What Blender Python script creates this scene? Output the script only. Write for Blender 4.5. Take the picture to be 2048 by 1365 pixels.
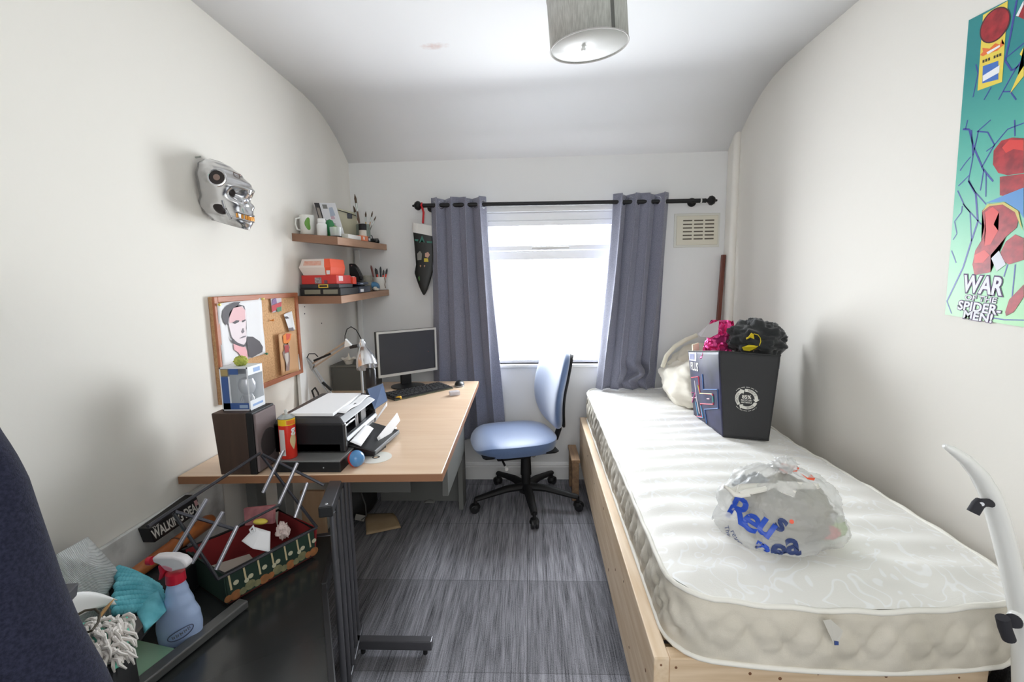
import bpy, bmesh, math, random
from mathutils import Vector, Matrix, Euler, noise
random.seed(7)
for o in list(bpy.data.objects):
    bpy.data.objects.remove(o)
SC = bpy.context.scene
COL = SC.collection
rad = math.radians

# ------------------------------------------------------------------ camera
F_PX, CH = 930.0, 1.293
cam_d = bpy.data.cameras.new('camera')
cam = bpy.data.objects.new('camera', cam_d)
COL.objects.link(cam)
RM = Matrix.Rotation(rad(2.2), 3, 'Z') @ Matrix.Rotation(rad(90 - 7.35), 3, 'X') @ Matrix.Rotation(rad(-0.9), 3, 'Z')
cam.matrix_world = Matrix.Translation((0, 0, CH)) @ RM.to_4x4()
cam_d.sensor_width = 36.0
cam_d.lens = 36.0 * F_PX / 2048.0
cam_d.clip_start = 0.02
SC.camera = cam

# ------------------------------------------------------------------ light and exposure
SC.view_settings.view_transform = 'Standard'
SC.view_settings.look = 'None'
SC.view_settings.gamma = 1.0
SC.view_settings.use_curve_mapping = False
SC.view_settings.exposure = 0.28
W = bpy.data.worlds.new('overcast_sky')
SC.world = W
W.use_nodes = True
bg = W.node_tree.nodes['Background']
bg.inputs[0].default_value = (0.90, 0.95, 1.0, 1)
bg.inputs[1].default_value = 1.15

def area_light(name, loc, rot, sx, sy, power, col):
    l = bpy.data.lights.new(name, 'AREA')
    l.shape = 'RECTANGLE'; l.size = sx; l.size_y = sy; l.energy = power; l.color = col
    o = bpy.data.objects.new(name, l); COL.objects.link(o)
    o.location = loc; o.rotation_euler = rot
    return o
# daylight outside the window, and an added fill light behind the camera, through the doorway
area_light('window_daylight', (0.15, 3.45, 1.35), (rad(-90), 0, 0), 1.5, 1.4, 170, (0.90, 0.95, 1.0))
area_light('added_fill_light', (0.1, -1.5, 2.0), (rad(68), 0, 0), 1.3, 0.9, 18, (1.0, 0.985, 0.955))

# ------------------------------------------------------------------ helpers
def at(u, v, **kw):
    """point of the room seen at photo pixel (u, v) on the plane x=, y= or z="""
    d = RM @ Vector(((u - 1024.0) / F_PX, -(v - 682.5) / F_PX, -1.0))
    (ax, val), = kw.items()
    i = 'xyz'.index(ax)
    o = Vector((0, 0, CH))
    return o + d * ((val - o[i]) / d[i])

def lin(c):
    out = []
    for x in c[:3]:
        x /= 255.0
        out.append(x / 12.92 if x <= 0.04045 else ((x + 0.055) / 1.055) ** 2.4)
    return (*out, 1.0)

MATS = {}
def mat(name, col, rough=0.6, metal=0.0, col2=None, nscale=8.0, bump=0.0, bscale=60.0, trans=0.0, alpha=1.0,
        sheen=0.0, stretch=None, spec=0.5, contrast=(0.35, 0.65), coat=0.0, wave=None, subsurf=0.0):
    if name in MATS:
        return MATS[name]
    m = bpy.data.materials.new(name); m.use_nodes = True
    N = m.node_tree.nodes; L = m.node_tree.links
    b = N['Principled BSDF']
    b.inputs['Base Color'].default_value = lin(col)
    b.inputs['Roughness'].default_value = rough
    b.inputs['Metallic'].default_value = metal
    b.inputs['Transmission Weight'].default_value = trans
    b.inputs['Alpha'].default_value = alpha
    b.inputs['Sheen Weight'].default_value = sheen
    b.inputs['Specular IOR Level'].default_value = spec
    b.inputs['Coat Weight'].default_value = coat
    tc = N.new('ShaderNodeTexCoord'); mp = N.new('ShaderNodeMapping')
    L.new(tc.outputs['Object'], mp.inputs['Vector'])
    if stretch: mp.inputs['Scale'].default_value = stretch
    if col2 is not None:
        n = N.new('ShaderNodeTexNoise'); n.inputs['Scale'].default_value = nscale; n.inputs['Detail'].default_value = 6
        L.new(mp.outputs['Vector'], n.inputs['Vector'])
        r = N.new('ShaderNodeValToRGB')
        r.color_ramp.elements[0].position = contrast[0]; r.color_ramp.elements[1].position = contrast[1]
        r.color_ramp.elements[0].color = lin(col); r.color_ramp.elements[1].color = lin(col2)
        L.new(n.outputs['Fac'], r.inputs['Fac']); L.new(r.outputs['Color'], b.inputs['Base Color'])
    if bump:
        n2 = N.new('ShaderNodeTexNoise'); n2.inputs['Scale'].default_value = bscale; n2.inputs['Detail'].default_value = 4
        L.new(mp.outputs['Vector'], n2.inputs['Vector'])
        bp = N.new('ShaderNodeBump'); bp.inputs['Strength'].default_value = bump; bp.inputs['Distance'].default_value = 0.004
        L.new(n2.outputs['Fac'], bp.inputs['Height']); L.new(bp.outputs['Normal'], b.inputs['Normal'])
    MATS[name] = m
    return m

def film(name, col, fac=0.9, rough=0.1):
    """thin clear sheet: mostly see-through with a sheen"""
    if name in MATS: return MATS[name]
    m = bpy.data.materials.new(name); m.use_nodes = True
    N = m.node_tree.nodes; L = m.node_tree.links
    N.remove(N['Principled BSDF'])
    t = N.new('ShaderNodeBsdfTransparent'); g = N.new('ShaderNodeBsdfPrincipled')
    g.inputs['Base Color'].default_value = lin(col); g.inputs['Roughness'].default_value = rough
    mx = N.new('ShaderNodeMixShader'); mx.inputs[0].default_value = 1 - fac
    L.new(t.outputs[0], mx.inputs[1]); L.new(g.outputs[0], mx.inputs[2])
    L.new(mx.outputs[0], N['Material Output'].inputs['Surface'])
    MATS[name] = m
    return m

class MB:
    """collects shapes and links them as one mesh object"""
    def __init__(s): s.bm = bmesh.new()
    def box(s, lo, hi):
        lo, hi = Vector(lo), Vector(hi); c = (lo + hi) / 2; d = hi - lo
        bmesh.ops.create_cube(s.bm, size=1.0, matrix=Matrix.Translation(c) @ Matrix.Diagonal((abs(d.x), abs(d.y), abs(d.z), 1)))
        return s
    def obox(s, c, size, rot=(0, 0, 0)):
        R = Euler(rot).to_matrix().to_4x4() if not isinstance(rot, Matrix) else rot.to_4x4()
        bmesh.ops.create_cube(s.bm, size=1.0, matrix=Matrix.Translation(c) @ R @ Matrix.Diagonal((*size, 1)))
        return s
    def bar(s, a, b, w, h, up=(0, 0, 1)):
        a, b = Vector(a), Vector(b); d = b - a; L = d.length; y = d.normalized(); u = Vector(up)
        x = y.cross(u)
        if x.length < 1e-4: x = y.cross(Vector((1, 0, 0)))
        x.normalize(); z = x.cross(y)
        R = Matrix((x, y, z)).transposed()
        return s.obox((a + b) / 2, (w, L, h), R)
    def cyl(s, a, b, r, r2=None, seg=20, caps=True):
        a, b = Vector(a), Vector(b); d = b - a
        if d.length < 1e-6: return s
        q = d.to_track_quat('Z', 'Y').to_matrix().to_4x4()
        bmesh.ops.create_cone(s.bm, cap_ends=caps, cap_tris=False, segments=seg, radius1=r, radius2=r if r2 is None else r2,
                              depth=d.length, matrix=Matrix.Translation((a + b) / 2) @ q)
        return s
    def ball(s, c, r, seg=20, rot=None):
        if not isinstance(r, (tuple, list)): r = (r, r, r)
        M = Matrix.Translation(c)
        if rot is not None: M = M @ Euler(rot).to_matrix().to_4x4()
        bmesh.ops.create_uvsphere(s.bm, u_segments=seg, v_segments=max(6, seg * 2 // 3), radius=1.0, matrix=M @ Matrix.Diagonal((*r, 1)))
        return s
    def tube(s, pts, r, seg=8, closed=False, flat=None):
        P = [Vector(p) for p in pts]; n = len(P); rings = []; prev = None
        for i in range(n):
            if closed: t = P[(i + 1) % n] - P[i - 1]
            else: t = P[min(i + 1, n - 1)] - P[max(i - 1, 0)]
            t.normalize()
            if prev is None:
                u = Vector((0, 0, 1)) if abs(t.z) < 0.9 else Vector((1, 0, 0))
                x = t.cross(u).normalized()
            else:
                x = (prev - t * prev.dot(t)).normalized()
            prev = x; y = t.cross(x)
            rr = r[i] if isinstance(r, (list, tuple)) else r
            ra, rb = (rr, rr) if flat is None else (rr, rr * flat)
            rings.append([s.bm.verts.new(P[i] + x * ra * math.cos(2 * math.pi * k / seg) + y * rb * math.sin(2 * math.pi * k / seg)) for k in range(seg)])
        m = n if closed else n - 1
        for i in range(m):
            A, B = rings[i], rings[(i + 1) % n]
            for k in range(seg):
                s.bm.faces.new((A[k], A[(k + 1) % seg], B[(k + 1) % seg], B[k]))
        if not closed:
            s.bm.faces.new(rings[0][::-1]); s.bm.faces.new(rings[-1])
        return s
    def lathe(s, prof, origin=(0, 0, 0), seg=28, rot=None, sx=1.0, sy=1.0):
        o = Vector(origin); R = rot if rot is not None else Matrix.Identity(3)
        rings = []
        for r, z in prof:
            if r < 1e-5: rings.append([s.bm.verts.new(o + R @ Vector((0, 0, z)))])
            else: rings.append([s.bm.verts.new(o + R @ Vector((r * sx * math.cos(2 * math.pi * k / seg), r * sy * math.sin(2 * math.pi * k / seg), z))) for k in range(seg)])
        for A, B in zip(rings, rings[1:]):
            for k in range(seg):
                k2 = (k + 1) % seg
                if len(A) == 1 and len(B) == 1: continue
                if len(A) == 1: s.bm.faces.new((A[0], B[k2], B[k]))
                elif len(B) == 1: s.bm.faces.new((A[k], A[k2], B[0]))
                else: s.bm.faces.new((A[k], A[k2], B[k2], B[k]))
        return s
    def grid(s, fn, nu, nv, wrap_u=False):
        V = [[s.bm.verts.new(fn(i / (nu if wrap_u else nu - 1), j / (nv - 1))) for j in range(nv)] for i in range(nu)]
        for i in range(nu if wrap_u else nu - 1):
            for j in range(nv - 1):
                i2 = (i + 1) % nu
                s.bm.faces.new((V[i][j], V[i2][j], V[i2][j + 1], V[i][j + 1]))
        return s
    def prism(s, pts, vec):
        P = [Vector(p) for p in pts]; v = Vector(vec)
        A = [s.bm.verts.new(p) for p in P]; B = [s.bm.verts.new(p + v) for p in P]
        n = len(P)
        s.bm.faces.new(A[::-1]); s.bm.faces.new(B)
        for i in range(n): s.bm.faces.new((A[i], A[(i + 1) % n], B[(i + 1) % n], B[i]))
        return s
    def hexa(s, bot, top):
        """box from four bottom and four top corners"""
        A = [s.bm.verts.new(p) for p in bot]; B = [s.bm.verts.new(p) for p in top]
        s.bm.faces.new(A[::-1]); s.bm.faces.new(B)
        for i in range(4): s.bm.faces.new((A[i], A[(i + 1) % 4], B[(i + 1) % 4], B[i]))
        return s
    def face(s, pts):
        s.bm.faces.new([s.bm.verts.new(p) for p in pts]); return s
    def mesh(s, me):
        s.bm.from_mesh(me); return s
    def build(s, name, m, parent=None, smooth=40, bevel=0, bseg=2, solid=0, soff=0, sub=0, at_=None):
        bmesh.ops.recalc_face_normals(s.bm, faces=s.bm.faces)
        me = bpy.data.meshes.new(name)
        if parent is not None:
            org = root_of(parent)
        elif at_ is not None: org = Vector(at_)
        else:
            xs = [v.co for v in s.bm.verts]
            lo = Vector([min(p[i] for p in xs) for i in range(3)]); hi = Vector([max(p[i] for p in xs) for i in range(3)])
            org = Vector(((lo.x + hi.x) / 2, (lo.y + hi.y) / 2, lo.z))
        bmesh.ops.translate(s.bm, verts=s.bm.verts, vec=-org)
        s.bm.to_mesh(me); s.bm.free()
        if smooth:
            for p in me.polygons: p.use_smooth = True
            me.set_sharp_from_angle(angle=rad(smooth))
        me.materials.append(m)
        o = bpy.data.objects.new(name, me); COL.objects.link(o)
        if parent is not None: o.parent = parent
        else: o.location = org
        if solid:
            k = o.modifiers.new('thickness', 'SOLIDIFY'); k.thickness = solid; k.offset = soff
        if bevel:
            k = o.modifiers.new('bevel', 'BEVEL'); k.width = bevel; k.segments = bseg; k.limit_method = 'ANGLE'; k.angle_limit = rad(35)
        if sub:
            k = o.modifiers.new('subdivision', 'SUBSURF'); k.levels = sub; k.render_levels = sub
        return o

def root_of(o):
    while o.parent: o = o.parent
    return o.location.copy()

def thing(name, label, cat, loc, group=None):
    o = bpy.data.objects.new(name, None); COL.objects.link(o)
    o.location = loc; o.empty_display_size = 0.05
    return tag(o, label, cat, group)
def tag(o, label, cat, group=None, kind=None):
    o['label'] = label; o['category'] = cat
    if group: o['group'] = group
    if kind: o['kind'] = kind
    return o
def struct(o, label=None):
    o['kind'] = 'structure'
    if label: o['label'] = label
    return o

def text_mesh(txt, size=1.0, bold=0.0, depth=0.0, align='CENTER', spacing=1.0, line=1.0):
    c = bpy.data.curves.new('lettering', 'FONT'); c.body = txt; c.size = size; c.offset = bold
    c.extrude = depth; c.align_x = align; c.align_y = 'CENTER'; c.space_character = spacing; c.space_line = line
    c.resolution_u = 3
    o = bpy.data.objects.new('lettering', c); COL.objects.link(o)
    bpy.context.view_layer.update()
    me = bpy.data.meshes.new_from_object(o.evaluated_get(bpy.context.evaluated_depsgraph_get()))
    bpy.data.objects.remove(o); bpy.data.curves.remove(c)
    return me
def text_on(txt, fn, size, parent, m, name='lettering', bold=0.0, sub=0, **kw):
    """flat text whose (x, y) run through fn onto a surface"""
    me = text_mesh(txt, size, bold, **kw)
    b = MB(); b.bm.from_mesh(me); bpy.data.meshes.remove(me)
    if sub:
        bmesh.ops.triangulate(b.bm, faces=b.bm.faces)
        bmesh.ops.subdivide_edges(b.bm, edges=b.bm.edges, cuts=sub, use_grid_fill=True)
    for v in b.bm.verts: v.co = fn(v.co.x, v.co.y)
    return b.build(name, m, parent, smooth=0)
def frame_fn(o, ux, uy):
    o, ux, uy = Vector(o), Vector(ux).normalized(), Vector(uy).normalized()
    return lambda x, y: o + ux * x + uy * y
def fbm(p, s=1.0): return noise.fractal(Vector(p) * s, 1.0, 2.0, 3)
# ------------------------------------------------------------------ the room shell
XL, XR, YB, YF = -1.10, 1.22, 2.93, -0.42
ZCL, ZCR = 2.225, 2.295
def wall_mat(name, col):
    m = mat(name, col, rough=0.75, bump=0.12, bscale=35, spec=0.25)
    return m
M_wall = wall_mat('cream_emulsion', (238, 234, 226))
M_wallb = wall_mat('pale_emulsion', (236, 236, 235))
M_ceil = wall_mat('white_ceiling_paint', (244, 244, 245))
M_gloss = mat('white_gloss_paint', (240, 240, 238), rough=0.3)
M_upvc = mat('white_upvc', (244, 245, 247), rough=0.25)

def carpet():
    m = bpy.data.materials.new('charcoal_carpet_tiles'); m.use_nodes = True
    N = m.node_tree.nodes; L = m.node_tree.links; b = N['Principled BSDF']
    tc = N.new('ShaderNodeTexCoord'); 
    def noise_t(scale, sc, detail=5):
        mp = N.new('ShaderNodeMapping'); mp.inputs['Scale'].default_value = sc
        L.new(tc.outputs['Object'], mp.inputs['Vector'])
        n = N.new('ShaderNodeTexNoise'); n.inputs['Scale'].default_value = scale; n.inputs['Detail'].default_value = detail
        L.new(mp.outputs['Vector'], n.inputs['Vector']); return n
    st = noise_t(1.0, (210, 7, 1)); st2 = noise_t(1.0, (40, 1.6, 1), 3); fine = noise_t(380, (1.4, 0.5, 1), 2)
    br = N.new('ShaderNodeTexBrick')
    mp = N.new('ShaderNodeMapping'); mp.inputs['Location'].default_value = (0.02, 0.05, 0)
    L.new(tc.outputs['Object'], mp.inputs['Vector']); L.new(mp.outputs['Vector'], br.inputs['Vector'])
    br.offset = 0.0; br.inputs['Scale'].default_value = 1.0; br.inputs['Brick Width'].default_value = 0.48; br.inputs['Row Height'].default_value = 0.48
    br.inputs['Mortar Size'].default_value = 0.0022; br.inputs['Mortar Smooth'].default_value = 0.3
    br.inputs['Color1'].default_value = (0.80, 0.80, 0.80, 1); br.inputs['Color2'].default_value = (1.15, 1.15, 1.15, 1); br.inputs['Mortar'].default_value = (0.62, 0.62, 0.62, 1)
    def mth(op, a, c):
        k = N.new('ShaderNodeMath'); k.operation = op
        for i, x in enumerate((a, c)):
            if isinstance(x, (int, float)): k.inputs[i].default_value = x
            else: L.new(x, k.inputs[i])
        return k.outputs[0]
    s = mth('ADD', mth('MULTIPLY', st.outputs['Fac'], 0.42), mth('MULTIPLY', st2.outputs['Fac'], 0.30))
    s = mth('ADD', s, mth('MULTIPLY', fine.outputs['Fac'], 0.28))
    r = N.new('ShaderNodeValToRGB'); r.color_ramp.elements[0].position = 0.36; r.color_ramp.elements[1].position = 0.70
    r.color_ramp.elements[0].color = lin((58, 59, 63)); r.color_ramp.elements[1].color = lin((188, 187, 195))
    L.new(s, r.inputs['Fac'])
    mx = N.new('ShaderNodeMix'); mx.data_type = 'RGBA'; mx.blend_type = 'MULTIPLY'; mx.inputs['Factor'].default_value = 1.0
    L.new(r.outputs['Color'], mx.inputs['A']); L.new(br.outputs['Color'], mx.inputs['B'])
    L.new(mx.outputs['Result'], b.inputs['Base Color'])
    b.inputs['Roughness'].default_value = 0.85; b.inputs['Specular IOR Level'].default_value = 0.3
    bp = N.new('ShaderNodeBump'); bp.inputs['Strength'].default_value = 0.5; bp.inputs['Distance'].default_value = 0.003
    L.new(s, bp.inputs['Height']); L.new(bp.outputs['Normal'], b.inputs['Normal'])
    return m

struct(MB().box((XL - 0.1, YF - 0.1, -0.08), (XR + 0.1, YB + 0.12, 0)).build('floor', carpet(), smooth=0, at_=(0, 0, 0)))
struct(MB().box((XL - 0.1, YF - 0.1, 0), (XL, YB + 0.12, 2.5)).build('wall_left', M_wall, smooth=0, at_=(XL, 0, 0)))
struct(MB().box((XR, YF - 0.1, 0), (XR + 0.1, YB + 0.12, 2.5)).build('wall_right', M_wall, smooth=0, at_=(XR, 0, 0)))
WX0, WX1, WZ0, WZ1 = -0.34, 0.64, 0.765, 1.715
b = MB()
b.box((XL, YB, 0), (WX0, YB + 0.12, 2.5)); b.box((WX1, YB, 0), (XR, YB + 0.12, 2.5))
b.box((WX0, YB, 0), (WX1, YB + 0.12, WZ0)); b.box((WX0, YB, WZ1), (WX1, YB + 0.12, 2.5))
struct(b.build('wall_back', M_wallb, smooth=0, at_=(0, YB, 0)))
# wall behind the camera with its open doorway
b = MB()
DX0, DX1, DZ = -0.55, 0.65, 2.05
b.box((XL, YF - 0.1, 0), (DX0, YF, 2.5)); b.box((DX1, YF - 0.1, 0), (XR, YF, 2.5)); b.box((DX0, YF - 0.1, DZ), (DX1, YF, 2.5))
struct(b.build('wall_front', M_wall, smooth=0, at_=(0, YF, 0)))
# ceiling: flat, then coved down to the window wall
prof = [(YF - 0.1, 0), (0.8, 0), (1.6, 0), (2.2, 0), (2.38, -0.003), (2.50, -0.014), (2.60, -0.036), (2.69, -0.066), (2.77, -0.102), (2.85, -0.148), (2.93, -0.20), (3.05, -0.27)]
def ceil_fn(a, t):
    i = min(int(t * (len(prof) - 1) + 1e-6), len(prof) - 1)
    y, dz = prof[i]
    x = XL - 0.1 + a * (XR - XL + 0.2)
    z = ZCL + (ZCR - ZCL) * (x - XL) / (XR - XL)
    return Vector((x, y, z + dz * (1 + 0.28 * (x - XL) / (XR - XL))))
mc = M_ceil
def stain():
    m = bpy.data.materials.new('ceiling_paint_with_stain'); m.use_nodes = True
    N = m.node_tree.nodes; L = m.node_tree.links; b_ = N['Principled BSDF']
    b_.inputs['Roughness'].default_value = 0.8; b_.inputs['Specular IOR Level'].default_value = 0.2
    tc = N.new('ShaderNodeTexCoord'); mp = N.new('ShaderNodeMapping')
    p = at(868, 96, z=2.24)
    mp.inputs['Location'].default_value = (-p.x / 0.09, -p.y / 0.045, 0); mp.inputs['Scale'].default_value = (1 / 0.09, 1 / 0.045, 0)
    L.new(tc.outputs['Object'], mp.inputs['Vector'])
    g = N.new('ShaderNodeTexGradient'); g.gradient_type = 'SPHERICAL'; L.new(mp.outputs['Vector'], g.inputs['Vector'])
    n = N.new('ShaderNodeTexNoise'); n.inputs['Scale'].default_value = 40; L.new(tc.outputs['Object'], n.inputs['Vector'])
    k = N.new('ShaderNodeMath'); k.operation = 'MULTIPLY'; L.new(g.outputs['Fac'], k.inputs[0]); L.new(n.outputs['Fac'], k.inputs[1])
    r = N.new('ShaderNodeValToRGB'); r.color_ramp.elements[0].position = 0.15; r.color_ramp.elements[1].position = 0.5
    r.color_ramp.elements[0].color = lin((240, 240, 241)); r.color_ramp.elements[1].color = lin((224, 208, 204))
    L.new(k.outputs[0], r.inputs['Fac']); L.new(r.outputs['Color'], b_.inputs['Base Color'])
    return m
struct(MB().grid(ceil_fn, 6, len(prof)).build('ceiling', stain(), smooth=60, solid=0.06, soff=1, at_=(0, 0, 0)))
o = bpy.data.objects['ceiling']
if sum(p.normal.z for p in o.data.polygons) < 0: o.modifiers['thickness'].offset = -1

# window
win = thing('window_1', '', '', (0.15, YB + 0.06, WZ0)); del win['label'], win['category']; struct(win)
FY0, FY1 = YB + 0.045, YB + 0.115
b = MB()
b.box((WX0, FY0, WZ0), (WX0 + 0.045, FY1, WZ1)); b.box((WX1 - 0.045, FY0, WZ0), (WX1, FY1, WZ1))
b.box((WX0, FY0, WZ0), (WX1, FY1, WZ0 + 0.02)); b.box((WX0, FY0, WZ1 - 0.05), (WX1, FY1, WZ1))
b.box((WX0, FY0, 1.425), (WX1, FY1, 1.478))
b.build('window_frame', M_upvc, win, smooth=0, bevel=0.004)
b = MB()   # opening top light
for lo, hi in (((WX0 + 0.05, FY0 - 0.012, 1.482), (WX0 + 0.09, FY0 + 0.03, 1.66)), ((WX1 - 0.09, FY0 - 0.012, 1.482), (WX1 - 0.05, FY0 + 0.03, 1.66)),
               ((WX0 + 0.05, FY0 - 0.012, 1.482), (WX1 - 0.05, FY0 + 0.03, 1.512)), ((WX0 + 0.05, FY0 - 0.012, 1.632), (WX1 - 0.05, FY0 + 0.03, 1.664))):
    b.box(lo, hi)
sash = b.build('sash', M_upvc, win, smooth=0, bevel=0.003)
MB().box((0.02, FY0 - 0.03, 1.487), (0.25, FY0 - 0.014, 1.5)).box((0.11, FY0 - 0.02, 1.484), (0.16, FY0 - 0.008, 1.506)).build('window_handle', mat('handle_grey_white', (205, 203, 200), rough=0.35), sash, bevel=0.003)
M_glass = film('window_glass', (235, 240, 245), 0.96, 0.03)
MB().box((WX0 + 0.04, FY0 + 0.03, WZ0 + 0.018), (WX1 - 0.04, FY0 + 0.036, 1.43)).build('lower_pane', M_glass, win, smooth=0)
MB().box((WX0 + 0.08, FY0 + 0.03, 1.505), (WX1 - 0.08, FY0 + 0.036, 1.64)).build('top_pane', M_glass, win, smooth=0)
struct(MB().box((WX0 - 0.02, YB - 0.022, WZ0 - 0.022), (WX1 + 0.02, YB + 0.05, WZ0)).build('trim_1', M_gloss, smooth=0, bevel=0.006))
# skirting with a moulded top
def skirt(name, x0, x1, y):
    p = [(0, 0), (0.018, 0), (0.018, 0.082), (0.012, 0.088), (0.014, 0.094), (0.006, 0.108), (0, 0.112)]
    return struct(MB().prism([(x0, y - a, z) for a, z in p], (x1 - x0, 0, 0)).build(name, M_gloss, smooth=0))
skirt('baseboard_back', XL, XR, YB)
p = [(0, 0), (0.018, 0), (0.018, 0.095), (0.008, 0.11), (0, 0.112)]
struct(MB().prism([(XL + a, 0.3, z) for a, z in p], (0, 2.6, 0)).build('baseboard_left', M_gloss, smooth=0))
struct(MB().prism([(XR - a, 0.3, z) for a, z in p], (0, 2.5, 0)).build('baseboard_right', M_gloss, smooth=0))
# boxed-in pipe in the right corner, plastic trunking in the left corner
struct(MB().box((1.187, 2.83, 0), (XR + 0.01, YB + 0.01, 2.2)).build('trim_2', M_wall, bevel=0.022, bseg=5))
struct(MB().box((XL + 0.012, YB - 0.02, 0.112), (XL + 0.04, YB, 1.5)).build('trim_3', M_gloss, bevel=0.003))
# doorway lining behind the camera
struct(MB().box((DX0 - 0.02, YF - 0.1, 0), (DX0 + 0.02, YF + 0.015, DZ + 0.02)).box((DX1 - 0.02, YF - 0.1, 0), (DX1 + 0.02, YF + 0.015, DZ + 0.02)).box((DX0 - 0.02, YF - 0.1, DZ - 0.02), (DX1 + 0.02, YF + 0.015, DZ + 0.02)).build('door_1', M_gloss, smooth=0))
# ------------------------------------------------------------------ bed
M_pine = mat('pale_pine', (232, 210, 182), rough=0.55, col2=(214, 186, 150), nscale=3, stretch=(14, 1.2, 14))
M_pine2 = mat('pale_pine_end', (226, 202, 172), rough=0.55, col2=(206, 178, 144), nscale=3, stretch=(1.2, 14, 14))
M_knot = mat('pine_knot', (122, 84, 58), rough=0.7)
bed = thing('bed_frame', 'long low bed frame of pale knotty pine boards under the white mattress', 'bed', (0.7, 1.95, 0))
BX0, BX1, BY0, BY1 = 0.277, 1.205, 0.975, 2.875
BX0B = 0.312
b = MB(); b.hexa([(BX0, BY0, 0.14), (BX0 + 0.036, BY0, 0.14), (BX0B + 0.036, BY1, 0.14), (BX0B, BY1, 0.14)],
                 [(BX0, BY0, 0.43), (BX0 + 0.036, BY0, 0.43), (BX0B + 0.036, BY1, 0.43), (BX0B, BY1, 0.43)])
side = b.build('side_rail', M_pine, bed, smooth=0, bevel=0.003)
b = MB().box((BX0 + 0.036, BY0, 0.14), (1.02, BY0 + 0.036, 0.43)); er = b.build('end_rail', M_pine2, bed, smooth=0, bevel=0.003)
MB().box((1.165, 1.15, 0.14), (1.2, BY1, 0.42)).build('side_rail', M_pine, bed, smooth=0, bevel=0.003)
MB().box((BX0B + 0.036, BY1 - 0.036, 0.14), (1.165, BY1, 0.43)).build('end_rail', M_pine2, bed, smooth=0, bevel=0.003)
for i in range(12):
    y = 1.06 + i * 0.155
    MB().box((BX0 + 0.04 + 0.02 * i / 11, y, 0.405), (1.165, y + 0.07, 0.424)).build('slat', M_pine2, bed, smooth=0)
for x, y in ((0.318, 1.02), (0.345, 2.38), (0.36, 2.84), (0.97, 1.02), (1.12, 2.84)):
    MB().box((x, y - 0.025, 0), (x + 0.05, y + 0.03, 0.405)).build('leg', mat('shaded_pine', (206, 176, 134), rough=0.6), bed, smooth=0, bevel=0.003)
def disc(bm_, c, n, r): bm_.cyl(Vector(c) - Vector(n) * 0.0008, Vector(c) + Vector(n) * 0.0008, r, seg=10)
b = MB()
for u, v in ((1352, 1336), (1322, 1331), (1560, 1358), (1636, 1349), (1720, 1350), (1772, 1354), (1850, 1340), (1500, 1348), (1918, 1356)):
    disc(b, at(u, v, y=BY0), (0, -1, 0), random.uniform(0.0022, 0.005))
b.build('knots', M_knot, er, smooth=0)
b = MB()
for y, z in ((1.05, 0.33), (1.06, 0.25), (1.35, 0.36), (1.5, 0.30), (1.8, 0.37), (2.1, 0.34), (1.25, 0.22), (2.4, 0.36), (1.65, 0.2)):
    x = BX0 + (BX0B - BX0) * (y - BY0) / (BY1 - BY0)
    disc(b, (x, y, z), (-1, 0.018, 0), random.uniform(0.003, 0.006))
b.build('knots', M_knot, side, smooth=0)

# mattress: rounded slab with quilted sides and rippled top
def mattress_mat():
    m = bpy.data.materials.new('white_damask_ticking'); m.use_nodes = True
    N = m.node_tree.nodes; L = m.node_tree.links; b_ = N['Principled BSDF']
    b_.inputs['Roughness'].default_value = 0.62; b_.inputs['Sheen Weight'].default_value = 0.15
    tc = N.new('ShaderNodeTexCoord')
    n = N.new('ShaderNodeTexNoise'); n.inputs['Scale'].default_value = 11; n.inputs['Detail'].default_value = 1; n.inputs['Distortion'].default_value = 1.2
    L.new(tc.outputs['Object'], n.inputs['Vector'])
    w = N.new('ShaderNodeMath'); w.operation = 'MULTIPLY'; w.inputs[1].default_value = 26; L.new(n.outputs['Fac'], w.inputs[0])
    s = N.new('ShaderNodeMath'); s.operation = 'SINE'; L.new(w.outputs[0], s.inputs[0])
    r = N.new('ShaderNodeValToRGB'); r.color_ramp.elements[0].position = 0.78; r.color_ramp.elements[1].position = 0.95
    r.color_ramp.elements[0].color = lin((240, 238, 233)); r.color_ramp.elements[1].color = lin((248, 248, 247))
    L.new(s.outputs[0], r.inputs['Fac']); L.new(r.outputs['Color'], b_.inputs['Base Color'])
    r2 = N.new('ShaderNodeMapRange'); r2.inputs['From Min'].default_value = 0.78; r2.inputs['From Max'].default_value = 0.95
    r2.inputs['To Min'].default_value = 0.66; r2.inputs['To Max'].default_value = 0.38
    L.new(s.outputs[0], r2.inputs['Value']); L.new(r2.outputs['Result'], b_.inputs['Roughness'])
    n3 = N.new('ShaderNodeTexNoise'); n3.inputs['Scale'].default_value = 300; L.new(tc.outputs['Object'], n3.inputs['Vector'])
    bp = N.new('ShaderNodeBump'); bp.inputs['Strength'].default_value = 0.15; bp.inputs['Distance'].default_value = 0.002
    L.new(n3.outputs['Fac'], bp.inputs['Height']); L.new(bp.outputs['Normal'], b_.inputs['Normal'])
    return m
M_tick = mattress_mat()
MX0, MX1, MY0, MY1, MZ0, MZ1 = 0.318, 1.105, 0.985, 2.870, 0.431, 0.613
mattress = thing('mattress', 'white quilted single mattress with piped edges lying on the pine bed frame', 'mattress', (0.71, 1.93, MZ0))
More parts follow.
